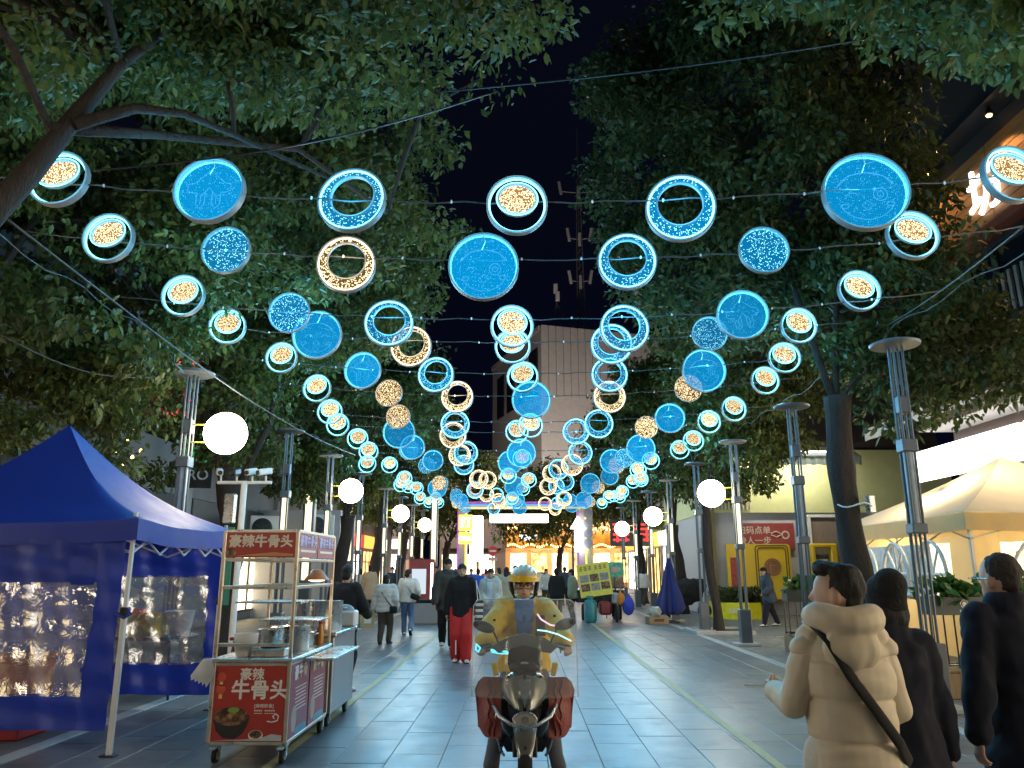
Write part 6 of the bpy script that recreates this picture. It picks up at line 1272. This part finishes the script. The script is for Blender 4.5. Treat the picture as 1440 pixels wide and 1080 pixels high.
b = MB(); b.loft([[Vector((x, y, z)) for x, z in sym([(0, zz-.2), (w_, zz-.18), (w_*1.1, zz-.05), (w_*.9, zz), (0, zz+.01)])] for y, w_, zz in ((.55, .10, .72), (.62, .15, .76), (.95, .17, .78), (1.35, .15, .82), (1.45, .08, .8))]); b.obj('seat', M_BLACK, sc_, 60)
b = MB(); b.loft([[Vector((x, y, z)) for x, z in sym([(0, zb), (.14, zb), (.17, zt_*.8), (.13, zt_), (0, zt_)])] for y, zb, zt_ in ((.26, .22, .34), (.55, .22, .32), (.62, .24, .58), (1.3, .34, .62), (1.5, .46, .6))]); b.obj('rear_body', M_SCB, sc_, 60)
b = MB(); b.tube([(.20, -.03, .57), (.235, -.06, .52), (.27, -.07, .47)], .010, 6); b.tube([(.19, -.05, .53), (.215, -.08, .575)], .012, 6); b.obj('red_ribbon', mat('red ribbon', (.4, .05, .04)), sc_, 180)
YEL = cloth('yellow rider jacket', (.72, .44, .02), .6, .12, 6)
rd_ = person('scooter rider in yellow jacket with yellow helmet and glasses', (SX+.0, SY+.80, 0), 0, 1.68, dict(voxel=.012, bvoxel=.008, pelvis=(0, -.02, .83), lean=9, top=dict(m=YEL, th=.065, hem=.86, wr=.016, wf=(6, 6, 13), collar=.02, smooth=4, sleeve=.93, split=dict(w0=.02, w1=.085, m=cloth('blue rider shirt', (.06, .20, .48)))), legs=dict(m=cloth('grey rider trousers', (.10, .10, .11)), w=.014),
     lf=(.27, -.42, .085), rf=(-.27, -.42, .085), lh=(.335, -.58, 1.02), rh=(-.335, -.58, 1.02), lp=(.8, .1, -.6), rp=(-.8, .1, -.6), kpole=(0, -1, .6), hair='short', face=True, hp=3, palm1=(0, .3, -1), **{'palm-1': (0, .3, -1), 'curl-1': .75, 'curl1': .75}))
Hd, k, HY = rd_['Hd'], rd_['k'], rd_['HY']
b = MB()
rings = []
for i in range(11):
    t = R(95 - 9.5*i)
    rr_ = math.cos(t) if i else 0.02
    rings.append([Hd(.122*max(.02, math.sin(R(9.5*i+2)))*math.cos(2*math.pi*j/24), .01 + .142*max(.02, math.sin(R(9.5*i+2)))*math.sin(2*math.pi*j/24), .062 + .122*math.cos(R(9.5*i+2)) - (0.02*max(0, math.sin(2*math.pi*j/24)) if i > 8 else 0)) for j in range(24)])
b.loft(rings); hm_ = b.obj('helmet', mat('silver yellow helmet', (.62, .55, .40), .25, .2, .2, 6, coat=.5), rd_['o'], 60)
b = MB(); b.loft([[Hd(r_*.124*math.cos(R(a)), .01 + r_*.145*math.sin(R(a)), z) for a in np.linspace(190, 350, 15)] for r_, z in ((1.005, .095), (1.02, .066), (1.14, .048), (1.13, .043))], False, closed=False); b.obj('visor_band', mat('yellow helmet paint', (.80, .48, .02), .3, coat=.4), hm_, 60)
b = MB(); b.tube([Hd(.118, .0, .04), Hd(.105, -.02, -.03), Hd(.085, -.03, -.09), Hd(0, -.05, -.125), Hd(-.085, -.03, -.09), Hd(-.105, -.02, -.03), Hd(-.118, 0, .04)], [.02, .02, .008, .006, .008, .02, .02], 6); b.obj('chin_strap', M_BLACK, hm_, 180)
M_GLS = mat('brown glasses frame', (.10, .035, .02), .3)
for s_ in (-1, 1):
    gl_ = MB(); gl_.tube([Hd(s_*.034+.026*x, -.100, .004+.019*z) for x, z in ((-1, .7), (-.7, 1), (.7, 1), (1, .7), (1, -.7), (.7, -1), (-.7, -1), (-1, -.7))], .0035, 6, closed=True); gl_.tube([Hd(s_*.06, -.100, .015), Hd(s_*.08, -.06, .014), Hd(s_*.082, .0, .008)], .003, 5); gl_.obj('glasses_frame', M_GLS, rd_['o'])
gl_ = MB(); gl_.tube([Hd(-.009, -.101, .010), Hd(0, -.104, .013), Hd(.009, -.101, .010)], .003, 5); gl_.obj('glasses_bridge', M_GLS, rd_['o'])
b = MB()
for s_ in (-1, 1): b.ext([(0, 0), (s_*.075, .01), (s_*.065, -.07), (s_*.02, -.10)], Matrix.Translation(rd_['T'](0, -.215, 1.42)) @ Matrix.Rotation(R(75), 4, 'X'), .006)
b.obj('shirt_collar', cloth('blue rider shirt', (.06, .20, .48)), rd_['o'])

# ================================================================== wooden deck, cream tent and planters
DX0, DX1, DY0, DY1, DZ = 5.28, 10.3, 10.4, 16.2, .32
dk = thing('timber_deck', 'raised timber deck under the cream tent', 'deck', (0, 0, 0))
b = MB(); b.box(((DX0+DX1)/2, (DY0+DY1)/2, DZ/2-.01), (DX1-DX0-.06, DY1-DY0-.06, DZ-.02)); b.obj('core', M_DARK, dk)
pb = MB(); pb.bbox((0, 0, DZ/2), (.03, .135, DZ-.02), .004); pm_ = pb.mesh('board', M_WOOD)
for j in range(int((DY1-DY0)/.14)): link('board', pm_, dk, (DX0-.012, DY0+.07+.14*j, 0))
for j in range(int((DX1-DX0)/.14)): link('board', pm_, dk, (DX0+.07+.14*j, DY0-.012, 0), (0, 0, R(90)))
pb = MB(); pb.bbox((0, (DY0+DY1)/2, DZ+.012), (.135, DY1-DY0, .03), .004); pm2 = pb.mesh('floor_board', M_WOOD)
for j in range(int((DX1-DX0)/.14)): link('floor_board', pm2, dk, (DX0+.07+.14*j, 0, 0))
ZD = DZ+.03
M_CREAMT = mat('cream tent cloth', (.66, .50, .24), .7, 0, .08, 3, .08, 20, trans=.35); M_CREAMR = mat('pale roof cloth', (.70, .62, .48), .7, 0, .07, 3, trans=.35); M_TFRAME = mat('grey tent frame', (.40, .38, .34), .4, .5)
ct = thing('cream_tent', 'cream yellow tent with arched lattice windows on timber deck', 'tent', (0, 0, 0))
cx0, cx1, cy0, cy1, cez = 6.4, 10.1, 11.2, 15.5, 2.40; apx = Vector((8.3, 13.3, 3.48))
def croof(a, c):
    k_ = a*4; i = int(k_) % 4; t = k_-int(k_); C4 = [Vector((cx0-.1, cy0-.1, cez)), Vector((cx1+.1, cy0-.1, cez)), Vector((cx1+.1, cy1+.1, cez)), Vector((cx0-.1, cy1+.1, cez))]
    e = C4[i].lerp(C4[(i+1) % 4], t); p = apx.lerp(e, c); p.z -= math.sin(math.pi*c)*.06 + .04*math.sin(math.pi*t)*c; return p
b = MB(); b.grid(croof, 64, 12); b.obj('roof', M_CREAMR, ct, 60)
b = MB(); b.grid(lambda a, c: croof(a, 1) + Vector((0, -.004, -.26*c)) + Vector((0, .012*math.sin(a*120)*c, 0)), 96, 3); b.obj('valance', M_CREAMT, ct, 60)
for x in (cx0, cx1):
    for y in (cy0, 13.35, cy1): b = MB(); b.bbox((x, y, (ZD+cez)/2), (.05, .05, cez-ZD), .006); b.obj('leg', M_TFRAME, ct)
for xa, xb in ((cx0, 7.63), (7.63, 8.86), (8.86, cx1)):
    for z0, z1 in ((cez-.05, cez-.38), (cez-.38, cez-.05)): b = MB(); b.tube([(xa, cy0-.03, z0), (xb, cy0-.03, z1)], .012, 5); b.obj('truss_bar', M_TFRAME, ct)
for ya, yb_ in ((cy0, 12.3), (12.3, 13.4), (13.4, 14.5), (14.5, cy1)):
    for z0, z1 in ((cez-.05, cez-.38), (cez-.38, cez-.05)): b = MB(); b.tube([(cx0-.03, ya, z0), (cx0-.03, yb_, z1)], .012, 5); b.obj('truss_bar', M_TFRAME, ct)
def cwall(fn, L, nm, wins, off):
    zt_ = cez-.02; w0, w1 = 1.12, 1.98; b = MB(); xs = [0] + [v for ab in wins for v in ab] + [L]
    for i in range(len(xs)-1):
        solid = i % 2 == 0
        for za, zb in ([(ZD, zt_)] if solid else [(ZD, w0), (w1, zt_)]): b.grid(lambda a, c: fn(xs[i]+(xs[i+1]-xs[i])*a, za+(zb-za)*c), 16, 14)
    wl_ = b.obj(nm, M_CREAMT, ct, 180)
    for xa, xb in wins:
        f = MB(); f.grid(lambda a, c: fn(xa+(xb-xa)*a, w0+(w1-w0)*c) + Vector((0, .006, 0)), 20, 14); f.obj('film_window', glass('milky film', (.85, .84, .8), .62, .2, .5, 5), wl_, 180)
        n_ = max(1, round((xb-xa)/1.1)); wd = (xb-xa)/n_
        for q in range(n_):
            m0 = xa+wd*(q+.5); rr_ = wd*.40; g2 = MB()
            def V(x, z): return fn(x, z) + off
            g2.tube([V(m0-rr_, w0+.06), V(m0-rr_, 1.52)] + [V(m0-rr_*math.cos(R(18*t)), 1.52+rr_*1.1*math.sin(R(18*t))) for t in range(1, 10)] + [V(m0+rr_, 1.52), V(m0+rr_, w0+.06)], .03, 5, closed=True)
            g2.tube([V(m0, w0+.06), V(m0, 1.52)], .024, 5); g2.tube([V(m0-rr_, 1.52), V(m0+rr_, 1.52)], .024, 5)
            for t in (50, 90, 130): g2.tube([V(m0, 1.52), V(m0-rr_*math.cos(R(t)), 1.52+rr_*1.1*math.sin(R(t)))], .02, 5)
            g2.obj('arched_lattice', M_WHITEP, wl_)
cwall(lambda t, z: Vector((cx0+t, cy0 + .02*math.sin(t*5+z*3) + .012*math.sin(t*17), z)), cx1-cx0, 'front_wall', [(.42, 1.60), (2.2, 3.3)], Vector((0, -.02, 0)))
cwall(lambda t, z: Vector((cx0 + .02*math.sin(t*5+z*3), cy1-t, z)), cy1-cy0, 'side_wall', [(.3, 3.75)], Vector((-.03, 0, 0)))
b = MB(); b.ell((7.5, 13.6, 2.7), (.09, .09, .12), 12, 8); b.obj('hanging_lamp', M_WHITEBULB, ct, 180)
l = bpy.data.lights.new('tent_light', 'POINT'); l.energy = 300; l.color = (1, .80, .50); l.shadow_soft_size = .15; lo = bpy.data.objects.new('tent_light', l); COL.objects.link(lo); lo.parent = ct; lo.location = (7.5, 13.4, 2.45)
M_PLB = mat('charcoal planter', (.055, .062, .066), .45, .2, .12, 5); M_GLEAF = leaf_mat('broad garden leaf', (.06, .16, .045), .4)
def planter(label, loc, rz, Lx, flowers=0, seed=0, h0=.70, hb=.23, logo=True):
    o = thing('planter_stand', label, 'planter', loc, rz, 'planter boxes on legs'); b = MB(); dpt = .30
    for y in (-dpt/2, dpt/2): b.box((0, y, h0+hb/2), (Lx, .02, hb))
    for x in (-Lx/2+.01, Lx/2-.01): b.box((x, 0, h0+hb/2), (.02, dpt-.021, hb))
    b.box((0, 0, h0+.01), (Lx-.04, dpt-.022, .02)); b.obj('box', M_PLB, o)
    s_ = MB(); s_.box((0, 0, h0+hb-.04), (Lx-.045, dpt-.03, .02)); s_.obj('soil', KHAKI, o)
    n_ = max(2, int(Lx/.24))
    for i in range(n_+1):
        for y in (-dpt/2+.02, dpt/2-.02): b = MB(); b.tube([(-Lx/2+.02+(Lx-.04)*i/n_, y, 0), (-Lx/2+.02+(Lx-.04)*i/n_, y, h0)], .011, 5); b.obj('leg', M_BLACK, o)
    for y in (-dpt/2+.02, dpt/2-.02): b = MB(); b.tube([(-Lx/2, y, .03), (Lx/2, y, .03)], .012, 5); b.obj('rail', M_BLACK, o)
    if logo:
        b = MB(); b.lathe([(.045, 0), (.055, 0), (.055, .003), (.045, .003)], 20, (0, -dpt/2-.0115, h0+hb*.62), Matrix.Rotation(R(90), 3, 'X'), closed=True); b.ell((0, -dpt/2-.013, h0+hb*.6), (.03, .002, .035), 10, 6); lg = b.obj('emblem', M_WPRINT, o); b = MB(); [b.box((-.06+.02*q_, -dpt/2-.0115, h0+hb*.22), (.013, .003, .026)) for q_ in range(7)]; b.obj('emblem_print', M_WPRINT, lg)
    rs = np.random.default_rng(seed); C = np.column_stack([rs.uniform(-Lx/2+.08, Lx/2-.08, int(16*Lx)), rs.uniform(-.12, .12, int(16*Lx)), rs.uniform(h0+hb-.02, h0+hb+.16, int(16*Lx))])
    link('foliage', leaf_mesh(leaves(C, int(330*Lx), .15, .13, rs, -.35), M_GLEAF, 'foliage'), o)['kind'] = 'stuff'
    for i in range(flowers):
        b = MB(); b.ell((rs.uniform(-Lx/2+.06, Lx/2-.06), rs.uniform(-.16, .05), h0+hb+rs.uniform(.06, .2)), (.035, .035, .03), 8, 6); b.obj('flower', mat('red petal', (.55, .02, .03)) if i % 2 else M_WPRINT, o, 180)
    return o
planter('dark planter box with emblem before the cream tent window', (5.85, 10.75, ZD), 0, .9, 0, 1, .66); planter('dark planter box on deck front, beside the overcoat man', (7.1, 10.75, ZD), 0, 1.1, 0, 2, .66)
planter('dark planter box with red and white flowers at deck far corner', (5.75, 15.9, ZD), 0, 1.0, 10, 3, .62); planter('dark planter box on deck edge beside lamp post base', (5.40, 14.0, ZD), R(80), 1.0, 4, 4, .60); planter('dark planter box on deck edge near deck corner', (5.40, 12.6, ZD), R(84), .9, 0, 5, .6, logo=False)
b = MB(); b.bbox((0, 0, .22), (.4, .35, .44), .03); o = thing('waste_bin', 'green plastic bin under flower planter on deck', 'bin', (6.0, 15.5, ZD)); b.obj('bin_body', mat('green plastic', (.02, .16, .07), .5), o); b = MB(); b.bbox((0, 0, .46), (.43, .38, .04), .01); b.obj('lid', mat('green plastic', (.02, .16, .07), .5), o)
fl_ = thing('tree_floodlight', 'small floodlight strapped to the thick straight trunk', 'floodlight', (4.98, 11.35, at(1232, 708, 11.4).z)); b = MB(); b.bbox((.21, .2, 0), (.09, .16, .26), .01); b.obj('housing', M_STEEL, fl_); b = MB(); b.tube([(0+.235*math.cos(t*.35), .25+.235*math.sin(t*.35), -.02+.03*math.sin(t)) for t in range(18)], .012, 5, closed=True); b.obj('strap_ring', M_WHITEP, fl_)
# ------------------------------------------------------------------ yellow kiosk, hedge planter
M_KY = mat('yellow kiosk paint', (.78, .50, .02), .4, 0, .06, 4); M_KB = mat('brown print', (.30, .12, .05), .5)
ks = thing('photo_kiosk', 'yellow photo frame display with brown disc and checkered panel', 'display', (0, 28.2, 0))
def rrect(x0, x1, z0, z1, r_, n=6):
    pts = []
    for cx_, cz, a0 in ((x1-r_, z1-r_, 0), (x0+r_, z1-r_, 90), (x0+r_, z0+r_, 180), (x1-r_, z0+r_, 270)): pts += [(cx_+r_*math.cos(R(a0+90*i/n)), cz+r_*math.sin(R(a0+90*i/n))) for i in range(n+1)]
    return pts
ka, kb_ = at(1061, 800, 28.2).x, at(1110, 800, 28.2).x; zt_ = at(1080, 765, 28.2).z
b = MB(); b.ext(rrect(ka-.35, kb_+.05, .5, zt_, .12), frontT((0, .1, 0)), .2); b.obj('main_panel', M_KY, ks)
for q, ins in enumerate((.06, .14)): b = MB(); b.tube([(x, -.105, z) for x, z in rrect(ka+ins-.02, kb_-ins+.02, .52+ins*.2, zt_-ins, .12)], .016, 5, closed=True); b.obj('frame_line', M_BLACK, ks)
b = MB(); b.lathe([(.02, 0), (.30, 0), (.30, .02), (.02, .02)], 28, ((ka+kb_)/2, -.10, zt_-.80), Matrix.Rotation(R(90), 3, 'X')); dc = b.obj('brown_disc', M_KB, ks)
b = MB(); b.lathe([(.24, 0), (.25, 0), (.25, .004), (.24, .004)], 28, ((ka+kb_)/2, -.122, zt_-.80), Matrix.Rotation(R(90), 3, 'X'), closed=True); b.box(((ka+kb_)/2-.08, -.124, zt_-.85), (.02, .004, .3)); b.box(((ka+kb_)/2+.05, -.124, zt_-.75), (.2, .004, .02)); b.obj('print_line', mat('tan print', (.5, .3, .16)), dc)
xa, xb = at(1024, 800, 28.2).x, at(1046, 800, 28.2).x; b = MB(); b.box(((xa+xb)/2, .15, (.5+zt_)/2), (xb-xa, .15, zt_-.5)); lp = b.obj('side_panel', M_KY, ks); b = MB(); b.box(((xa+xb)/2, .065, 1.35), ((xb-xa)*.6, .01, 1.3)); b.obj('red_print', mat('red pattern print', (.4, .06, .05), .5, 0, .6, 12), lp)
xa, xb = at(1142, 800, 28.2).x, at(1177, 800, 28.2).x
for x in (xa+.06, xb-.1): b = MB(); b.bbox((x, 0, (.4+zt_)/2), (.13 if x < xb-.3 else .22, .35, zt_-.4), .03); b.obj('frame_post', M_KY, ks)
b = MB(); b.bbox(((xa+xb)/2, 0, zt_-.06), (xb-xa, .352, .14), .03); b.obj('frame_head', M_KY, ks)
for i in range(5):
    for j in range(8): b = MB(); b.box((xa+.16+.10*i, .05, .75+.16*j), (.095, .02, .155)); b.obj('checker_tile', M_WPRINT if (i+j) % 2 or i in (0, 4) or j in (0, 7) else mat('red tile', (.5, .03, .03), .4), ks)
hp_ = thing('hedge_planter', 'bright yellow curved planter filled with dark clipped hedge', 'planter', (0, 0, 0)); ha, hb_ = Vector((at(1004, 862, 26.7).x, 26.7, 0)), Vector((at(1067, 862, 26.3).x, 26.3, 0))
pts = [ha, ha.lerp(hb_, .3) + Vector((.05, -.35, 0)), ha.lerp(hb_, .7) + Vector((.05, -.38, 0)), hb_ + Vector((.1, .0, 0)), hb_ + Vector((.15, 1.1, 0)), ha + Vector((.1, 1.1, 0))]
b = MB(); b.loft([pts, [p + Vector((0, 0, .52)) for p in pts]]); b.obj('tub', mat('acid yellow paint', (.72, .68, .02), .45), hp_, 30)
b = MB(); m0 = ha.lerp(hb_, .5) + Vector((.05, -.375, .28)); b.box(m0, (.75, .01, .18), Matrix.Rotation(0, 3, 'Z')); b.obj('white_lettering', mat('faded white print', (.72, .72, .35)), hp_)
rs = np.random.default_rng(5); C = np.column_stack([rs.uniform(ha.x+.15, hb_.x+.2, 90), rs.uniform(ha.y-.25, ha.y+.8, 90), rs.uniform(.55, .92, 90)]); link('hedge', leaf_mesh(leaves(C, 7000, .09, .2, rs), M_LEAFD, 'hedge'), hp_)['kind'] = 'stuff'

# ================================================================== street end stalls
tr = thing('snack_tricycle', 'snack tricycle loaded with boxes and signboards', 'tricycle', (at(856, 870, 25).x, 25, 0)); 
b = MB(); b.bbox((-.25, .5, .75), (1.5, .8, .35), .04); b.obj('cargo_box', M_DARK, tr); b = MB(); b.bbox((-.25, .5, .96), (1.6, .9, .04), .01); b.obj('counter', M_STEEL, tr)
for x, y in ((.20, -.45), (-.75, .6), (.45, .75)):
    b = MB(); b.lathe([(.2, -.04), (.25, -.03), (.26, 0), (.25, .03), (.2, .04)], 22, (x, y, .26), rY); w0 = b.obj('wheel', M_RUBBER, tr, 40); b = MB(); b.lathe([(.02, -.03), (.2, -.015), (.2, .015), (.02, .03)], 16, (x, y, .26), rY); b.obj('rim', M_DARK, w0)
b = MB(); b.tube([(.20, -.45, .26), (.20, -.30, .8), (.20, -.22, 1.05)], .03, 8); b.tube([(-.1, -.2, 1.05), (.5, -.2, 1.05)], .018, 6); b.obj('steering_bar', M_DARK, tr, 60)
b = MB(); b.bbox((.18, -.38, .72), (.22, .2, .34), .05); b.obj('front_basket', mat('grey plastic', (.28, .28, .28), .5), tr)
b = MB(); b.bbox((-.12, -.15, .42), (.38, .5, .4), .06); b.obj('side_case', mat('maroon case', (.22, .03, .03), .4), tr)
o = thing('gas_cylinder', 'teal gas cylinder standing beside snack tricycle', 'gas cylinder', (at(830, 868, 24.6).x, 24.5, 0)); b = MB(); b.lathe([(.14, 0), (.19, .05), (.2, .1), (.2, .55), (.16, .66), (.05, .70)], 20); b.obj('tank', mat('teal paint', (.03, .20, .22), .35), o, 40); b = MB(); b.lathe([(.09, .68), (.1, .72), (.1, .8), (.085, .8), (.085, .70)], 14); b.obj('collar', mat('teal paint', (.03, .20, .22), .35), o)
o = board('menu_board', 'yellow menu board with six food photos above snack tricycle', 'sign', at(836, 815, 24.6), (1.0, 1.0), mat('yellow board print', (.75, .66, .10), .5), None); o.rotation_euler = (0, R(-8), 0)
for q_ in range(6):
    b = MB(); x_ = -.38+.14*q_+(.05 if q_ > 2 else 0)
    for dz_ in (-.05, 0, .05): b.box((x_, -.044, .36+dz_), (.10, .006, .02))
    b.box((x_, -.0445, .36), (.02, .006, .13)); b.obj('board_lettering', mat('brown lettering', (.30, .14, .03)), o)
for i in range(3):
    for j in range(2): b = MB(); b.box((-.31+.31*i, -.044, .06-.27*j), (.27, .006, .22)); b.obj('food_photo', M_FOOD if (i+j) % 2 else mat('grey photo', (.3, .26, .25), .5, 0, .6, 14), o)
b = MB(); b.tube([(.2, .05, -.5), (.2, .1, -1.2)], .015, 5); b.obj('pole', M_DARK, o)
o = board('menu_board', 'green cartoon print board beside the yellow menu board', 'sign', at(864, 801, 24.8), (.58, .46), mat('green board print', (.10, .42, .25), .5, 0, .8, 9), None); b = MB(); b.tube([(0, .05, -.2), (0, .1, -1.2)], .015, 5); b.obj('pole', M_DARK, o)
b = MB(); b.ell((0, -.045, 0), (.13, .01, .09), 12, 8); b.obj('pink_print', mat('pink print', (.6, .3, .3)), o, 180)
for i, (u, c, lb_) in enumerate(((884, (.03, .06, .42), 'blue sack hanging at the end of snack tricycle'), (872, (.5, .18, .03), 'orange bag resting on snack tricycle side'))):
    b = MB(); b.ell((0, 0, 0), (.2 - .05*i, .14, .28 - .08*i), 14, 10); b.limb((0, 0, .2-.05*i), (.02, 0, .36-.08*i), .07, .03); me = union(b, .03, 'sack', cloth('sack cloth %d' % i, c), 2, lambda co, no: co + no*(fbm(co, (9, 9, 5), i)*.03)[:, None]); tag(link('sack', me, None, at(u, 852 if i == 0 else 842, 24.6)), lb_, 'bag')
um = thing('folded_parasol', 'folded dark blue parasol tied beside lamp post', 'parasol', (at(944, 870, 24.4).x, 24.4, 0)); rings = []
for z, r_ in ((.28, .30), (.45, .36), (.75, .30), (1.1, .20), (1.5, .13), (1.85, .06), (1.95, .015)): rings.append([Vector((r_*(1+.28*math.cos(j*math.pi))*math.cos(2*math.pi*j/20), .8*r_*(1+.28*math.cos(j*math.pi))*math.sin(2*math.pi*j/20), z + (.06*math.cos(j*2.1) if z < .4 else 0))) for j in range(20)])
b = MB(); b.loft(rings); b.obj('canopy', mat('navy parasol cloth', (.025, .035, .17), .6, 0, .2, 5), um, 70); b = MB(); b.tube([(0, 0, 0), (0, 0, 2.05)], .022, 8); b.obj('pole', M_STEEL, um); b = MB(); b.lathe([(.25, 0), (.25, .05), (.05, .1)], 18); b.obj('base', M_DARK, um)
o = thing('carton', 'brown cardboard carton at the foot of lamp post', 'carton', (at(924, 872, 24).x, 24, 0), .15); b = MB(); b.bbox((0, 0, .11), (.6, .4, .22), .008); b.obj('box_body', mat('cardboard', (.34, .22, .12), .8), o); b = MB(); b.box((0, -.203, .12), (.3, .004, .08)); b.obj('print', mat('dark brown print', (.12, .06, .03)), o)
b = MB(); b.ell((0, 0, .13), (.2, .15, .16), 12, 8); me = union(b, .03, 'plastic_sack', mat('grey plastic sack', (.38, .40, .36), .35), 2, lambda co, no: co + no*(fbm(co, (11, 11, 9), 4)*.05)[:, None]); tag(link('plastic_sack', me, None, (at(921, 860, 24).x, 24, .22)), 'grey plastic sack on the brown cardboard carton', 'bag')
b = MB(); b.ell((0, 0, 0), (.55, .3, .42), 16, 10); b.ell((.35, 0, .2), (.3, .25, .25), 12, 8); b.limb((-.4, 0, .1), (-.7, 0, .45), .12, .09); me = union(b, .04, 'covered_scooter', BLK, 3, lambda co, no: co + no*(fbm(co, (6, 6, 6), 2)*.06)[:, None]); cvs = thing('parked_scooter', 'parked scooter under black cover behind folded parasol', 'scooter', (at(968, 860, 27).x, 27, 0)); link('cover', me, cvs, (0, 0, .85))
for x in (-.55, .55): b = MB(); b.lathe([(.14, -.05), (.22, -.05), (.24, 0), (.22, .05), (.14, .05)], 20, (x, 0, .24), Matrix.Rotation(R(90), 3, 'X')); b.obj('wheel', M_RUBBER, cvs, 40)
o = thing('red_kiosk', 'red vending kiosk with pale poster beyond the walkers', 'kiosk', (at(590, 830, 33).x, 33, 0), R(20)); b = MB(); b.bbox((0, 0, 1.0), (1.1, .7, 2.0), .03); b.obj('cabinet', mat('dark red cabinet', (.30, .03, .03), .4), o); b = MB(); b.box((-.12, -.36, 1.1), (.6, .02, 1.0)); b.obj('poster', glow('pale poster', (.7, .8, .9), .8), o); b = MB(); b.box((.42, -.36, 1.1), (.1, .02, 1.5)); b.obj('light_strip', M_SIGN[0], o)
o = thing('stone_planter', 'grey box bench topped with black cushion beside the walkers', 'bench', (at(598, 862, 24).x, 24.2, 0)); b = MB(); b.bbox((0, 0, .30), (.8, .6, .6), .02); b.obj('box', M_CONC, o); b = MB(); b.bbox((0, 0, .65), (.84, .6, .1), .04); b.obj('cushion', BLK, o)
o = board('red_neon_sign', 'red neon characters glowing through the trees by the corner shop', 'sign', at(888, 749, 44), (2.4, 1.5), M_DARK)
for x_ in (-.6, .6):
    b = MB()
    for dz_ in (-.4, -.1, .2, .45): b.box((x_, -.06, dz_), (.9, .04, .12))
    b.box((x_-.2, -.075, 0), (.12, .04, 1.05)); b.box((x_+.25, -.075, -.05), (.12, .04, .9)); b.obj('neon_character', M_SIGN[2], o)
for i, (u, v0, v1, Y) in enumerate([(497, 650, 800, 30), (437, 700, 830, 24), (612, 690, 800, 38), (960, 720, 800, 34)]):
    a, c = at(u, v0, Y), at(u, v1, Y); o = thing('light_column', 'tall slim lit column beside trees, ' + ('near the tan coat stroller', 'behind the red cart', 'next to red kiosk', 'near the parked scooter')[i], 'light column', (a.x, Y, 0), 0, 'lit columns'); b = MB(); b.bbox((0, 0, (a.z)/2), (.34, .3, a.z), .03); b.obj('housing', M_POST, o); b = MB(); b.bbox((0, -.16, (a.z+c.z)/2+.2), (.2, .06, max(.5, a.z-c.z-.2)), .02); b.obj('diffuser', glow('warm column light', (1, .84, .48), 1.7), o)
TMP.name = 'evaluation'; bpy.data.scenes.remove(TMP)
